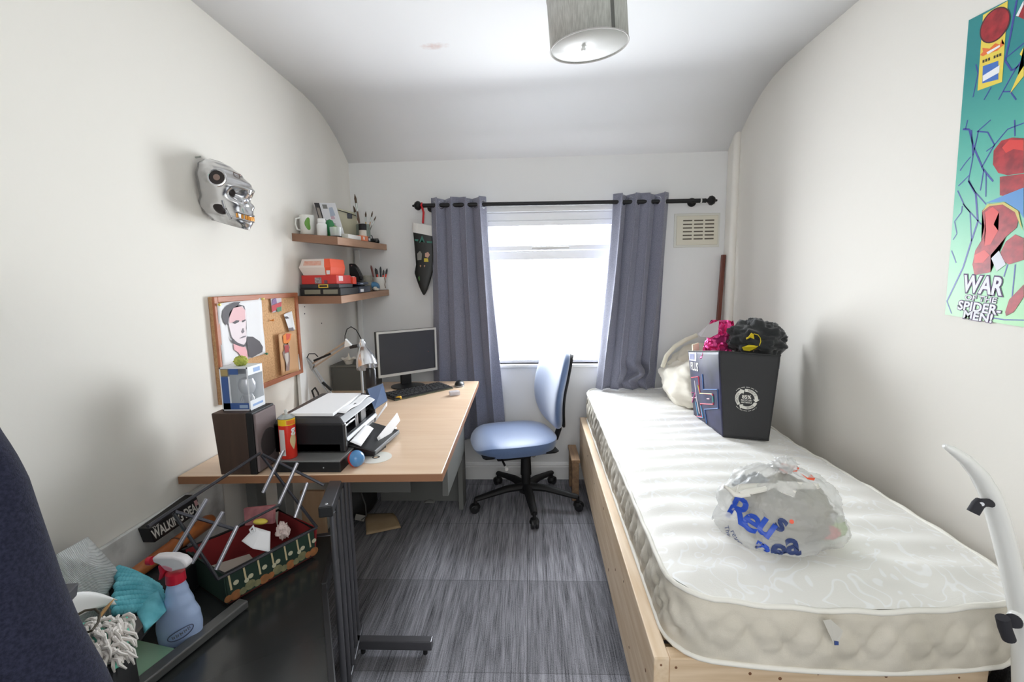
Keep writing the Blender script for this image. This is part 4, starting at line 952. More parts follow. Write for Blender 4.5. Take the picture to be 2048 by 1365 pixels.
MB().box((-0.8885, 2.606, z2 + .008), (-0.888, 2.626, z2 + .02)).build('pale_print', mat('carton_pale', (196, 196, 204)), ob, smooth=0)
z2 = zt(-0.91, 2.76)
fgm = thing('model_car', 'tiny black model on wheels at the far end of the upper shelf', 'toy', (-0.91, 2.77, z2))
MB().hexa([(-0.925, 2.72, z2 + .006), (-0.895, 2.72, z2 + .006), (-0.895, 2.82, z2 + .006), (-0.925, 2.82, z2 + .006)], [(-0.92, 2.73, z2 + .022), (-0.9, 2.73, z2 + .022), (-0.9, 2.815, z2 + .03), (-0.92, 2.815, z2 + .03)]).build('body', M_dark, fgm, smooth=0, bevel=0.003)
for y in (2.74, 2.80):
    MB().cyl((-0.927, y, z2 + .009), (-0.893, y, z2 + .009), 0.009).build('wheel_pair', M_darkm, fgm)
MB().tube([(-0.91, 2.735, z2 + .02), (-0.91, 2.73, z2 + .035), (-0.912, 2.715, z2 + .038)], 0.003).build('spike', mat('spike_grey', (86, 86, 92)), fgm)
# -- lower shelf
def lbox(name, label, m, x0, x1, y0, y1, z0, h, skew=0, top=0):
    return MB().hexa([(x0, y0, z0), (x1, y0 + skew, z0), (x1, y1 + skew, z0), (x0, y1, z0)], [(x0 - top, y0 - top, z0 + h), (x1 + top, y0 + skew - top, z0 + h), (x1 + top, y1 + skew, z0 + h), (x0 - top, y1, z0 + h)])
z0 = zl(-1, 2.2)
cs = thing('black_case', 'flat black case with two clear windows at the bottom of the lower shelf stack', 'case', (-0.99, 2.30, z0))
MB().box((-1.09, 2.185, z0), (-0.893, 2.42, z0 + 0.036)).build('case', M_darkm, cs, smooth=0, bevel=0.003)
for a, b_ in ((-1.066, -0.99), (-0.976, -0.906)):
    MB().box((a, 2.183, z0 + 0.008), (b_, 2.186, z0 + 0.029)).build('window', mat('smoky_window', (128, 126, 110), rough=0.25), cs, smooth=0)
z1 = z0 + 0.0365
bk = thing('thick_book', 'black paperback with a yellow spine label lying under the red box', 'book', (-0.99, 2.28, z1))
MB().box((-1.09, 2.19, z1), (-0.90, 2.36, z1 + 0.018)).build('cover', mat('book_black', (46, 46, 50), rough=0.5), bk, smooth=0, bevel=0.002)
MB().box((-1.0, 2.1885, z1 + 0.001), (-0.953, 2.1905, z1 + 0.017)).build('yellow_label', mat('label_yellow', (226, 190, 70)), bk, smooth=0)
MB().box((-0.995, 2.188, z1 + 0.005), (-0.958, 2.1886, z1 + 0.013)).build('label_print', M_darkm, bk, smooth=0)
bk2 = thing('slim_case', 'navy slim case lying at the front of the lower shelf beyond the windowed black case', 'case', (-0.93, 2.53, zl(-.93, 2.44)))
zz = zl(-0.93, 2.44)
MB().hexa([(-1.0, 2.435, zz), (-0.892, 2.435, zz), (-0.892, 2.60, zz + .004), (-1.0, 2.60, zz + .004)], [(-1.0, 2.435, zz + .034), (-0.892, 2.435, zz + .034), (-0.892, 2.60, zz + .038), (-1.0, 2.60, zz + .038)]).build('case', mat('navy_case', (58, 66, 82), rough=0.4), bk2, smooth=0, bevel=0.002)
MB().box((-0.8925, 2.445, zz + .006), (-0.891, 2.49, zz + .02)).build('white_tag', M_paper, bk2, smooth=0)
zs = zz + 0.041
bk3 = thing('dvd_case', 'slim navy disc case lying on top of the navy slim case', 'case', (-0.95, 2.5, zs))
MB().hexa([(-1.0, 2.44, zs), (-0.90, 2.44, zs), (-0.90, 2.595, zs + .003), (-1.0, 2.595, zs + .003)], [(-1.0, 2.44, zs + .014), (-0.90, 2.44, zs + .014), (-0.90, 2.595, zs + .017), (-1.0, 2.595, zs + .017)]).build('case', mat('navy_deep', (44, 58, 84), rough=0.35), bk3, smooth=0, bevel=0.0015)
MB().box((-0.9005, 2.47, zs + .006), (-0.899, 2.51, zs + .011)).build('pale_print', mat('print_pale', (178, 188, 204)), bk3, smooth=0)
z2 = z1 + 0.0185
rb = thing('red_box', 'red carton with a grey label, under the white and red carton on the lower shelf', 'box', (-1.0, 2.28, z2))
M_redc = mat('carton_red', (206, 52, 46), rough=0.5)
MB().box((-1.085, 2.20, z2), (-0.915, 2.38, z2 + 0.042)).build('carton', M_redc, rb, smooth=0, bevel=0.002)
MB().box((-1.02, 2.198, z2 + .003), (-0.988, 2.2005, z2 + .031)).build('grey_label', mat('label_grey_print', (176, 164, 164), col2=(120, 110, 112), nscale=120), rb, smooth=0)
MB().box((-0.9155, 2.225, z2 + .014), (-0.914, 2.275, z2 + .038)).build('pale_label', mat('label_pink_white', (236, 206, 206)), rb, smooth=0)
MB().box((-0.975, 2.198, z2 + .002), (-0.96, 2.2005, z2 + .018)).build('dark_square', mat('label_dark', (110, 70, 80)), rb, smooth=0)
tb = thing('red_tin', 'small orange-red box with a pale top at the end of the red carton', 'box', (-0.935, 2.41, z2 - 0.002))
MB().box((-0.965, 2.385, z2 - 0.002), (-0.905, 2.43, z2 + 0.034)).build('box', mat('orange_red', (232, 78, 54), rough=0.45), tb, smooth=0, bevel=0.002)
MB().box((-0.96, 2.388, z2 + 0.034), (-0.91, 2.427, z2 + 0.037)).build('top_band', mat('pale_pinkish', (222, 190, 184)), tb, smooth=0)
z3 = z2 + 0.0425
wc = thing('takeaway_carton', 'white and orange-red faceted carton on top of the red box, lower shelf', 'box', (-1.0, 2.28, z3))
def facet(z, o): return [(-1.075 - o, 2.205 - o, z), (-0.945 + o * 0.6, 2.205 - o, z), (-0.935 + o * 0.6, 2.34, z), (-1.085, 2.34, z)]
MB().hexa(facet(z3, 0), facet(z3 + 0.036, 0.014)).build('base', mat('carton_cream', (232, 218, 210), rough=0.5), wc, smooth=0)
MB().hexa(facet(z3 + 0.036, 0.014), facet(z3 + 0.076, 0.002)).build('lid', mat('carton_cream', (1, 1, 1)), wc, smooth=0)
b = MB(); o1, o2, o3 = facet(z3, 0.0005), facet(z3 + 0.036, 0.0145), facet(z3 + 0.0765, 0.0025)
def mixp(a, b_, t): return Vector(a).lerp(Vector(b_), t)
b.face([mixp(o1[0], o1[1], .82), o1[1], o2[1], mixp(o2[0], o2[1], .82)]); b.face([mixp(o2[0], o2[1], .80), o2[1], o3[1], mixp(o3[0], o3[1], .80)])
b.face([o1[1], o1[2], o2[2], o2[1]]); b.face([o2[1], o2[2], o3[2], o3[1]])
b.build('orange_end', mat('carton_orange_red', (240, 92, 56), rough=0.5), wc, smooth=0, solid=0.001)
b = MB()
b.face([mixp(mixp(o2[0], o2[1], .12), mixp(o3[0], o3[1], .12), .25), mixp(mixp(o2[0], o2[1], .7), mixp(o3[0], o3[1], .7), .25), mixp(mixp(o2[0], o2[1], .7), mixp(o3[0], o3[1], .7), .75), mixp(mixp(o2[0], o2[1], .12), mixp(o3[0], o3[1], .12), .75)])
b.build('faded_print', mat('print_faded_orange', (230, 186, 168), col2=(224, 160, 140), nscale=70), wc, smooth=0, solid=0.0016)
b = MB()
b.face([mixp(mixp(o1[0], o1[1], .86), mixp(o2[0], o2[1], .86), .1), mixp(mixp(o1[0], o1[1], .98), mixp(o2[0], o2[1], .98), .1), mixp(mixp(o1[0], o1[1], .98), mixp(o2[0], o2[1], .98), .6), mixp(mixp(o1[0], o1[1], .86), mixp(o2[0], o2[1], .86), .6)])
b.build('white_square', M_paper, wc, smooth=0, solid=0.003)
# black curved stand, clear tub, blue pouch, pen cup
zz = zl(-0.95, 2.55)
cst = thing('headset_stand', 'black curved plastic stand at the back of the lower shelf', 'stand', (-0.98, 2.63, zl(-1, 2.63)))
zz = zl(-1, 2.63)
MB().prism([(-1.012 + dx, 2.61, zz + dz) for dx, dz in ((0, 0), (0.062, 0), (0.066, 0.05), (0.07, 0.075), (0.062, 0.10), (0.045, 0.135), (0.024, 0.158), (0, 0.158))], (0, 0.04, 0)).build('body', M_dark, cst, smooth=0, bevel=0.006)
MB().ball((-0.948, 2.615, zz + .075), 0.012, 12).build('knob', M_darkm, cst)
MB().cyl((-0.995, 2.6095, zz + .146), (-0.995, 2.6075, zz + .146), 0.004).build('rivet', mat('rivet_rose', (150, 110, 110)), cst)
c = Vector((-0.955, 2.72, zl(-0.955, 2.72)))
ct_ = thing('clear_tub', 'clear plastic beaker at the back of the lower shelf', 'beaker', c)
MB().lathe([(0, 0.002), (0.032, 0.002), (0.036, 0.09), (0.033, 0.09), (0.030, 0.006), (0, 0.006)], c).build('beaker', film('grey_clear', (168, 164, 150), 0.55, 0.1), ct_)
MB().lathe([(0, 0.006), (0.029, 0.006), (0.032, 0.06), (0, 0.064)], c).build('contents', mat('taupe_bits', (148, 140, 126), col2=(110, 104, 92), nscale=90), ct_)
zz = zl(-0.93, 2.72)
pou = thing('blue_pouch', 'soft blue pouch lying at the front of the lower shelf', 'pouch', (-0.92, 2.77, zz))
MB().grid(lambda a, t: Vector((-0.925, 2.765, zz + 0.027)) + Vector((0.030 * math.cos(a * 6.283) * math.sin(t * 3.1416), 0.055 * math.cos(t * 3.1416), 0.026 * math.sin(a * 6.283) * max(0.0, math.sin(t * 3.1416)) ** 0.7 + 0.012 * math.cos(t * 3.1416) * -1 * 0.6)), 24, 16, wrap_u=True).build('pouch', mat('pouch_blue', (70, 124, 164), rough=0.55), pou)
for k, (yy, xx, zz_, rr) in enumerate(((2.70, -0.898, zl(-.9, 2.70) + 0.014, 0.013), (2.73, -0.895, zl(-.9, 2.74) + 0.008, 0.009))):
    tag(MB().grid(lambda a, t: Vector((xx, yy, zz_)) + Vector((math.cos(a * 6.283) * math.sin(t * 3.1416), math.sin(a * 6.283) * math.sin(t * 3.1416), 0.8 * math.cos(t * 3.1416))) * rr * (1 + 0.15 * math.sin(a * 31) * math.sin(t * 9)), 20, 12, wrap_u=True).build('paper_ball', mat('crumpled_cream', (216, 210, 196), rough=0.8), smooth=80), ['larger crumpled cream ball beside the blue pouch on the lower shelf', 'smaller crumpled cream ball in front of the blue pouch'][k], 'paper')
c = Vector((-0.925, 2.865, zl(-0.925, 2.865)))
pc_ = thing('pen_cup', 'white cup full of pens at the far end of the lower shelf', 'cup', c)
MB().lathe([(0, 0), (0.034, 0), (0.037, 0.004), (0.040, 0.078), (0.037, 0.078), (0.034, 0.008), (0, 0.006)], c).build('cup', mat('cup_white', (226, 222, 214), rough=0.4), pc_)
MB().tube([c + Vector((0.038, -0.012, 0.076)), c + Vector((0.042, -0.012, 0.05)), c + Vector((0.038, -0.014, 0.03)), c + Vector((0.042, -0.012, 0.01))], 0.0025).build('crack', mat('crack_brown', (120, 106, 94)), pc_)
pens = [((-0.020, -0.01), (-0.040, -0.02, 0.150), (120, 58, 52), 'maroon pen at the near side of the white pen cup'),
        ((-0.012, 0.012), (-0.026, 0.02, 0.135), (32, 32, 34), 'black pen leaning left in the white pen cup'),
        ((0.0, -0.016), (-0.006, -0.02, 0.128), (36, 36, 40), 'black pen upright in the middle of the pen cup'),
        ((0.008, 0.008), (0.012, 0.0, 0.142), (28, 30, 36), 'tallest black pen in the pen cup'),
        ((0.016, -0.008), (0.036, -0.012, 0.122), (30, 30, 32), 'black pen leaning right in the pen cup'),
        ((0.020, 0.01), (0.05, 0.01, 0.13), (34, 34, 40), 'thin black pen leaning furthest right in the pen cup')]
for i, ((px, py), e, col, lab) in enumerate(pens):
    p = c + Vector((px, py, 0.01)); e = c + Vector(e)
    pn = thing('pen', lab, 'pen', p, 'pens in the white cup')
    MB().tube([p, p.lerp(e, 0.72)], 0.0052, seg=8).build('barrel', mat('pen_red', (226, 70, 50), rough=0.4) if i in (2, 4, 5) else mat('pen_%d' % col[0], col, rough=0.4), pn)
    MB().tube([p.lerp(e, 0.72), p.lerp(e, 0.9), e], [0.0062, 0.006, 0.002], seg=8).build('cap', mat('pen_%d' % col[0], col, rough=0.4), pn)

# ------------------------------------------------------------------ cork board
CY0, CY1, CZ0, CZ1 = 1.558, 2.140, 0.876, 1.255
def cb_(y, z, d=0.0): return Vector((XL + 0.016 + d, y, z))
ck = thing('cork_board', 'cork notice board in a reddish wooden frame hung on the left wall', 'notice board', (XL, 1.85, CZ0))
M_cork = mat('cork', (222, 178, 132), rough=0.85, col2=(196, 150, 104), nscale=140, bump=0.3, bscale=200, contrast=(0.4, 0.7))
M_frm = mat('reddish_wood_frame', (188, 118, 84), rough=0.5, col2=(168, 100, 68), nscale=4, stretch=(8, 2, 8))
MB().box((XL + 0.002, CY0, CZ0), (XL + 0.014, CY1, CZ1)).build('cork', M_cork, ck, smooth=0)
fw = 0.02
for lo, hi in (((CY0, CZ0), (CY0 + fw, CZ1)), ((CY1 - fw, CZ0), (CY1, CZ1)), ((CY0 + fw, CZ0), (CY1 - fw, CZ0 + fw)), ((CY0 + fw, CZ1 - fw), (CY1 - fw, CZ1))):
    MB().box((XL, lo[0], lo[1]), (XL + 0.022, hi[0], hi[1])).build('frame_bar', M_frm, ck, smooth=0, bevel=0.002)
def pin_up(name, label, cat, y0, y1, z0, z1, m, curl=0.006, d=0.002):
    t_ = thing(name, label, cat, (XL + 0.017, (y0 + y1) / 2, z0))
    MB().grid(lambda a, t: Vector((XL + 0.016 + d + curl * (abs(2 * a - 1) ** 2) * (1 - 0.6 * t), y0 + (y1 - y0) * a, z0 + (z1 - z0) * t)), 10, 8).build('sheet', m, t_, smooth=60, solid=0.0006)
    return t_
# portrait drawing: a stencilled head with dark hair and shoulder
def pp(u, v, d=0.0095): return at(u, v, x=XL + 0.016 + d)
def poly(name, pts, m, par, d=0.0095):
    P = [pp(u, v, d) for u, v in pts]
    b = MB(); b.face(P); bmesh.ops.triangulate(b.bm, faces=b.bm.faces)
    return b.build(name, m, par, smooth=0)
po_ = thing('portrait_print', 'white sheet with a stencilled portrait of a dark-haired person pinned to the cork board', 'print', (XL + 0.02, 1.72, 0.93))
A, B, C_, D_ = pp(430, 608, 0), pp(519, 596, 0), pp(528, 708, 0), pp(442, 735, 0)
def shf(a, t):
    p = D_.lerp(C_, a).lerp(A.lerp(B, a), t); p.x = XL + 0.018 + 0.004 * (2 * a - 1) ** 2 + 0.001 * math.sin(t * 9); return p
MB().grid(shf, 14, 14).build('sheet', M_paper, po_, smooth=60, solid=0.0006)
S_ = 1 / 5.25
def cv(l): return [(420 + x * S_, 580 + y * S_) for x, y in l]
M_hair = mat('ink_dark', (72, 66, 72)); M_pink = mat('ink_pink', (232, 186, 190)); M_ink2 = mat('ink_grey', (120, 112, 120)); M_pale = mat('ink_pale', (236, 222, 226)); M_rose = mat('ink_rose', (240, 176, 182))
poly('face_print', cv([(200, 240), (260, 170), (340, 165), (375, 210), (382, 300), (378, 400), (385, 470), (380, 540), (360, 585), (300, 570), (230, 500), (205, 400), (190, 330)]), M_pale, po_, 0.0072)
poly('forehead_print', cv([(200, 250), (255, 185), (330, 175), (368, 215), (370, 320), (330, 330), (240, 345), (205, 350)]), M_pink, po_, 0.0078)
poly('hair_print', cv([(320, 128), (250, 132), (180, 165), (135, 220), (125, 280), (150, 345), (188, 378), (198, 300), (205, 240), (245, 190), (290, 165), (345, 170), (372, 215), (360, 170), (300, 152)]), M_hair, po_, 0.0084)
poly('brow_print', cv([(235, 345), (275, 320), (310, 322), (300, 340), (262, 358)]), M_hair, po_, 0.0084)
poly('brow_print', cv([(335, 325), (370, 310), (378, 320), (345, 342)]), M_hair, po_, 0.0084)
poly('nose_print', cv([(330, 440), (350, 400), (362, 440), (345, 458)]), M_ink2, po_, 0.0084)
poly('mouth_print', cv([(308, 512), (345, 488), (380, 482), (372, 496), (335, 508)]), M_ink2, po_, 0.0084)
poly('jaw_print', cv([(210, 470), (240, 520), (300, 560), (360, 580), (385, 540), (380, 590), (350, 602), (290, 582), (235, 550)]), M_hair, po_, 0.0084)
poly('neck_print', cv([(248, 565), (300, 590), (372, 604), (388, 640), (400, 740), (355, 745), (300, 660), (255, 630)]), M_rose, po_, 0.0078)
poly('shoulder_print', cv([(390, 490), (450, 492), (520, 540), (556, 600), (550, 655), (500, 680), (440, 715), (412, 700), (400, 620), (388, 560)]), M_hair, po_, 0.0084)
for u, v, col, nm in ((432, 610, 'yellow', (226, 206, 70)), (520, 598, 'pale yellow', (232, 216, 120)), (527, 708, 'green', (40, 120, 84))):
    pn_ = thing('push_pin', '%s push pin at the %s of the portrait sheet' % (col, {'yellow': 'top left corner', 'pale yellow': 'top right corner', 'green': 'lower right corner'}[col]), 'push pin', pp(u, v, 0.006), 'push pins in the cork board')
    p = pp(u, v, 0.0); 
    MB().cyl(p, p + Vector((0.014, 0, 0)), 0.0025, seg=8).build('shaft', mat('pin_' + col.replace(' ', '_'), nm, rough=0.4), pn_)
    MB().cyl(p + Vector((0.012, 0, 0)), p + Vector((0.017, 0, 0)), 0.005, 0.004, seg=12).build('head', mat('pin_' + col.replace(' ', '_'), nm, rough=0.4), pn_)
p = pp(541, 641, 0.0); pn_ = thing('push_pin', 'orange push pin alone in the bare middle of the cork board', 'push pin', p, 'push pins in the cork board')
MB().cyl(p, p + Vector((0.014, 0, 0)), 0.0025, seg=8).build('shaft', mat('pin_orange', (224, 140, 50), rough=0.4), pn_); MB().cyl(p + Vector((0.01, 0, 0)), p + Vector((0.015, 0, 0)), 0.005, 0.004, seg=12).build('head', mat('pin_orange', (1, 1, 1)), pn_)
def quad_card(name, label, cat, px, m, d=0.004, bow=0.004):
    t_ = thing(name, label, cat, pp(*px[3], d))
    Q = [pp(u, v, d) for u, v in px]
    def fn(a, t):
        p = Q[3].lerp(Q[2], a).lerp(Q[0].lerp(Q[1], a), t); p.x += bow * (2 * a - 1) ** 2; return p
    MB().grid(fn, 10, 10).build('card', m, t_, smooth=60, solid=0.0008)
    return t_
q = quad_card('sticker_card', 'small red and purple picture card at the top right of the cork board', 'card', [(540, 595), (562, 591), (563, 622), (544, 626)], mat('card_pale', (206, 198, 206)), bow=0.001)
poly('red_patch', [(543, 612), (563, 604), (563, 614), (544, 625)], mat('patch_red', (196, 60, 70)), q, 0.008)
poly('purple_patch', [(545, 600), (552, 596), (554, 607), (544, 610)], mat('patch_purple', (132, 104, 150)), q, 0.008)
poly('green_patch', [(553, 616), (563, 613), (563, 622), (555, 625)], mat('patch_green', (74, 130, 92)), q, 0.0085)
q = quad_card('torn_note', 'torn white note with dark scribbles pinned on the right of the cork board', 'note', [(565, 630), (581, 623), (588, 660), (576, 663)], M_paper, bow=0.006)
poly('ink_scribble', [(569, 634), (574, 633), (579, 637), (572, 638)], M_hair, q, 0.012)
poly('ink_scribble', [(577, 657), (586, 655), (588, 662), (582, 662)], M_ink2, q, 0.012)
q = quad_card('picture_card', 'tall tan card with a small orange-haired figure drawing on the cork board', 'card', [(555, 669), (589, 662), (597, 742), (562, 752)], mat('card_tan', (214, 168, 124), rough=0.7), d=0.012, bow=0.003)
poly('flame_print', [(566, 672), (572, 667), (583, 668), (581, 680), (575, 690), (567, 686)], mat('flame_orange', (236, 136, 40)), q, 0.0165)
poly('flame_core', [(572, 668), (581, 668), (579, 678), (573, 682)], mat('flame_red', (222, 84, 50)), q, 0.0172)
poly('body_print', [(568, 690), (576, 686), (580, 695), (577, 704), (580, 716), (577, 728), (579, 741), (572, 743), (573, 728), (568, 716), (565, 706), (569, 700)], mat('figure_taupe', (150, 124, 116)), q, 0.0165)
poly('red_vest', [(569, 692), (577, 690), (578, 704), (570, 706)], mat('figure_red', (176, 62, 60)), q, 0.0172)
poly('pale_legs', [(569, 708), (577, 706), (577, 722), (574, 734), (571, 722)], mat('figure_pale', (206, 196, 188)), q, 0.0172)
# small wall marks left of the corner
for u, v in ((609, 614), (609, 628), (643, 647)):
    p = at(u, v, x=XL)
    tag(MB().cyl(p, p + Vector((0.002, 0, 0)), 0.003, seg=8).build('screw', mat('screw_dark', (96, 92, 90), rough=0.4, metal=0.5)), {614: 'upper of two screws in the left wall under the lower shelf', 628: 'lower of two screws in the left wall under the lower shelf', 647: 'lone screw in the left wall near the corner, above the lamp arm'}[v], 'screw', 'screws in the left wall')

# ------------------------------------------------------------------ chrome skull mask
mk = thing('skull_mask', 'shiny chrome skull mask with gold teeth hanging high on the left wall', 'mask', (XL, 1.60, 1.48))
M_msk = mat('mask_chrome', (214, 214, 216), rough=0.2, metal=0.92, col2=(150, 148, 146), nscale=14, contrast=(0.5, 0.75))
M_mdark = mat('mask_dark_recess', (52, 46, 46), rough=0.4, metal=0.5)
MROT = rad(-9)
MC = Vector((XL + 0.002, 1.605, 1.578))   # skull faces +x, turned a little towards us; profile drawn in (y across, z up, x out)
def skull(a, t):
    th = (a - 0.5) * math.pi           # -90..90 deg around the vertical axis: from near ear to far ear
    z = 0.112 - 0.205 * t
    # half width and depth of each level: cranium, brow, cheek, jaw
    def lerpk(tab, z_):
        for (z1, v1), (z2, v2) in zip(tab, tab[1:]):
            if z2 <= z_ <= z1: 
                f_ = (z1 - z_) / (z1 - z2); f_ = f_ * f_ * (3 - 2 * f_); return v1 + (v2 - v1) * f_
        return tab[-1][1]
    w = lerpk([(0.112, 0.012), (0.104, 0.04), (0.085, 0.064), (0.05, 0.076), (0.01, 0.072), (-0.03, 0.064), (-0.07, 0.048), (-0.093, 0.028)], z)
    dp = lerpk([(0.112, 0.03), (0.104, 0.055), (0.085, 0.085), (0.05, 0.112), (0.015, 0.126), (-0.005, 0.112), (-0.03, 0.116), (-0.06, 0.118), (-0.093, 0.108)], z)
    y = w * math.sin(th); x = 1.08 * dp * max(0.0, math.cos(th)) ** 0.62
    # eye sockets, nose hollow, cheek hollow
    for ey in (-0.032, 0.032):
        g = math.exp(-((y - ey) / 0.017) ** 2 - ((z - 0.008) / 0.013) ** 2); x -= 0.034 * g
    x -= 0.022 * math.exp(-(y / 0.010) ** 2 - ((z + 0.022) / 0.012) ** 2)
    x += 0.008 * math.exp(-((abs(y) - 0.036) / 0.016) ** 2 - ((z + 0.018) / 0.008) ** 2)
    for ey in (-0.055, 0.055):
        x -= 0.028 * math.exp(-((y - ey) / 0.014) ** 2 - ((z + 0.048) / 0.022) ** 2)
    x += 0.006 * math.exp(-((z - 0.028) / 0.008) ** 2) * max(0, math.cos(th))
    r = Matrix.Rotation(MROT, 3, 'Z') @ Vector((x, y, 0))
    return MC + Vector((max(r.x + 0.022, 0.001), r.y + 0.012, z + 0.03 - 0.30 * max(0.0, r.x) * (0.45 + 0.55 * min(1.0, abs(z - 0.02) / 0.07))))
MB().grid(skull, 72, 72).build('face', M_msk, mk, smooth=80, solid=0.002)
def sk(y, z, out=0.002):     # point on the face at width y, height z
    t = (0.112 - z) / 0.205; best = None
    for i in range(145):
        a = i / 144; p = skull(a, t); 
        r = Matrix.Rotation(-MROT, 3, 'Z') @ Vector((p.x - MC.x - 0.022, p.y - MC.y - 0.012, 0))
        e = abs(r.y - y)
        if best is None or e < best[0]: best = (e, p, r)
    return best[1] + (Matrix.Rotation(MROT, 3, 'Z') @ Vector((1, 0, 0))) * out
for ey in (-0.032, 0.032):
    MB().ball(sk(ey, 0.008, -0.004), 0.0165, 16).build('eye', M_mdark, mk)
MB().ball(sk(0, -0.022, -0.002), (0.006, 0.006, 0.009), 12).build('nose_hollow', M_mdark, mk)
M_teeth = mat('gold_teeth', (222, 150, 60), rough=0.3, metal=0.35)
for i in range(9):
    y = -0.034 + 0.0085 * i
    p = sk(y, -0.052, 0.001)
    MB().obox(p, (0.006, 0.0072, 0.014), (0, 0, MROT + y * 14)).build('tooth', M_teeth, mk, smooth=0, bevel=0.0015)
for i in range(2):
    b = MB().tube([sk(y / 1000, -0.043 - 0.019 * i, 0.002) for y in range(-40, 41, 8)], 0.0035, seg=8)
    b.build('gum_ridge', M_msk, mk)
p = sk(-0.068, 0.047, 0.0); q_ = Vector((0.35, -0.93, 0.1)).normalized()
MB().cyl(p - q_ * 0.004, p + q_ * 0.003, 0.024, seg=28).build('temple_disc', M_mdark, mk)
rim = [p + q_ * 0.003 + (Vector((0.93, 0.35, 0)) * math.cos(k * 0.3142) + Vector((0, 0.1, 1)) * math.sin(k * 0.3142)) * 0.026 for k in range(20)]
MB().tube(rim, 0.004, seg=8, closed=True).build('temple_ring', M_msk, mk)
MB().cyl(p, p + q_ * 0.006, 0.010, seg=20).build('temple_stud', mat('mask_tarnish', (140, 120, 112), rough=0.35, metal=0.7), mk)
p = sk(0.0, 0.088, 0.0005)
MB().tube([p + Vector((0.012 * math.cos(k * 0.3927), 0.014 * math.sin(k * 0.3927), -0.006 * math.cos(k * 0.3927))) for k in range(16)], 0.0016, seg=6, closed=True).build('crown_ring', mat('mask_tarnish', (1, 1, 1)), mk)
for s_ in (-1, 1):
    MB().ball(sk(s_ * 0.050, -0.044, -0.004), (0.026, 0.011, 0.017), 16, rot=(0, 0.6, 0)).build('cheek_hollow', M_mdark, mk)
    MB().tube([sk(s_ * 0.058, -0.020, 0.003), sk(s_ * 0.050, -0.045, 0.012), sk(s_ * 0.040, -0.072, 0.004)], 0.005, seg=8).build('cheek_rod', M_msk, mk)
MB().cyl((XL, 1.567, 1.716), (XL + 0.018, 1.567, 1.718), 0.003, seg=8).build('hook', M_tin, mk)

# ------------------------------------------------------------------ wall vent, leaning pole, stocking
vt = thing('air_vent', 'cream slotted air vent plate on the back wall right of the curtains', 'vent', (1.02, YB, 1.49))
M_vent = mat('aged_cream_plastic', (226, 221, 204), rough=0.55)
MB().box((0.884, YB - 0.006, 1.480), (1.158, YB, 1.682)).build('plaster_patch', mat('vent_plaster', (226, 225, 216), rough=0.8), vt, smooth=0, bevel=0.004)
MB().box((0.897, YB - 0.012, 1.494), (1.146, YB - 0.004, 1.668)).build('plate', M_vent, vt, smooth=0, bevel=0.003)
for r_ in range(6):
    for k in range(3):
        x0 = 0.935 + 0.0655 * k; z0 = 1.526 + 0.0218 * r_
        MB().box((x0, YB - 0.0135, z0), (x0 + 0.054, YB - 0.0115, z0 + 0.0075)).build('slot', mat('vent_slot', (98, 90, 78), rough=0.8), vt, smooth=0)
pa, pb_ = Vector((1.12, 2.893, 0.0)), at(1447, 510, y=2.893)
tag(MB().bar(pa, pb_, 0.026, 0.020).build('wooden_pole', mat('dark_red_wood', (122, 66, 52), rough=0.45, col2=(104, 54, 42), nscale=4, stretch=(8, 8, 1)), smooth=0, bevel=0.002), 'dark red-brown wooden pole leaning upright in the right back corner', 'pole')
sk_y = 2.865
so = thing('stocking', 'black patterned hanging stocking with a white cuff on the curtain rod end', 'stocking', (-0.65, sk_y, 1.21))
def sp_(u, v): return at(u, v, y=sk_y)
outl = [(826, 464), (829, 480), (830, 505), (832, 530), (829, 545), (834, 562), (840, 578), (846, 590), (849, 591), (855, 580), (861, 560), (866, 540), (868, 520), (868, 495), (866, 472), (866, 466)]
def loft(rows, thick, name, m, par):
    def fn(a, t):
        i = min(int(t * (len(rows) - 1)), len(rows) - 2); f_ = t * (len(rows) - 1) - i
        l = sp_(*rows[i][0]).lerp(sp_(*rows[i + 1][0]), f_); r = sp_(*rows[i][1]).lerp(sp_(*rows[i + 1][1]), f_)
        c = (l + r) / 2; h = (r - l) / 2; 
        return c + h * math.cos(a * 6.2832) + Vector((0, thick * math.sin(a * 6.2832) * min(1, h.length / 0.03), 0))
    return MB().grid(fn, 24, len(rows) * 4, wrap_u=True).build(name, m, par)
rows = [((826, 462), (866, 470)), ((828, 482), (867, 482)), ((830, 505), (868, 502)), ((832, 530), (868, 520)), ((829, 546), (866, 542)), ((834, 562), (861, 562)), ((840, 578), (855, 580)), ((845, 588), (851, 588)), ((847, 590.5), (849, 590.5))]
M_sock = mat('black_satin', (26, 28, 27), rough=0.45)
loft(rows, 0.012, 'sock', M_sock, so)
loft([((825, 446), (864, 452)), ((824.5, 456), (865, 462)), ((825, 465), (866, 473))], 0.015, 'cuff', mat('white_felt', (232, 230, 226), rough=0.9), so)
MB().tube([Vector((-0.637, RODY, 1.766)), Vector((-0.637, RODY - 0.016, 1.75)), sp_(848, 425) + Vector((0, -0.01, 0)), sp_(846, 447) + Vector((0, -0.004, 0))], 0.006, flat=0.35, seg=8).build('red_ribbon', mat('ribbon_red', (206, 34, 44), rough=0.5), so)
MB().tube([Vector((-0.637, RODY, 1.766)), Vector((-0.637, RODY + 0.016, 1.75)), sp_(846, 425) + Vector((0, 0.012, 0)), sp_(846, 447) + Vector((0, 0.004, 0))], 0.006, flat=0.35, seg=8).build('red_ribbon', mat('ribbon_red', (1, 1, 1)), so)
def sock_mark(nm, pts, m): 
    b = MB(); b.face([at(u, v, y=sk_y - 0.0145) for u, v in pts]); bmesh.ops.triangulate(b.bm, faces=b.bm.faces); return b.build(nm, m, so, smooth=0)
M_teal = mat('teal_print', (52, 112, 100))
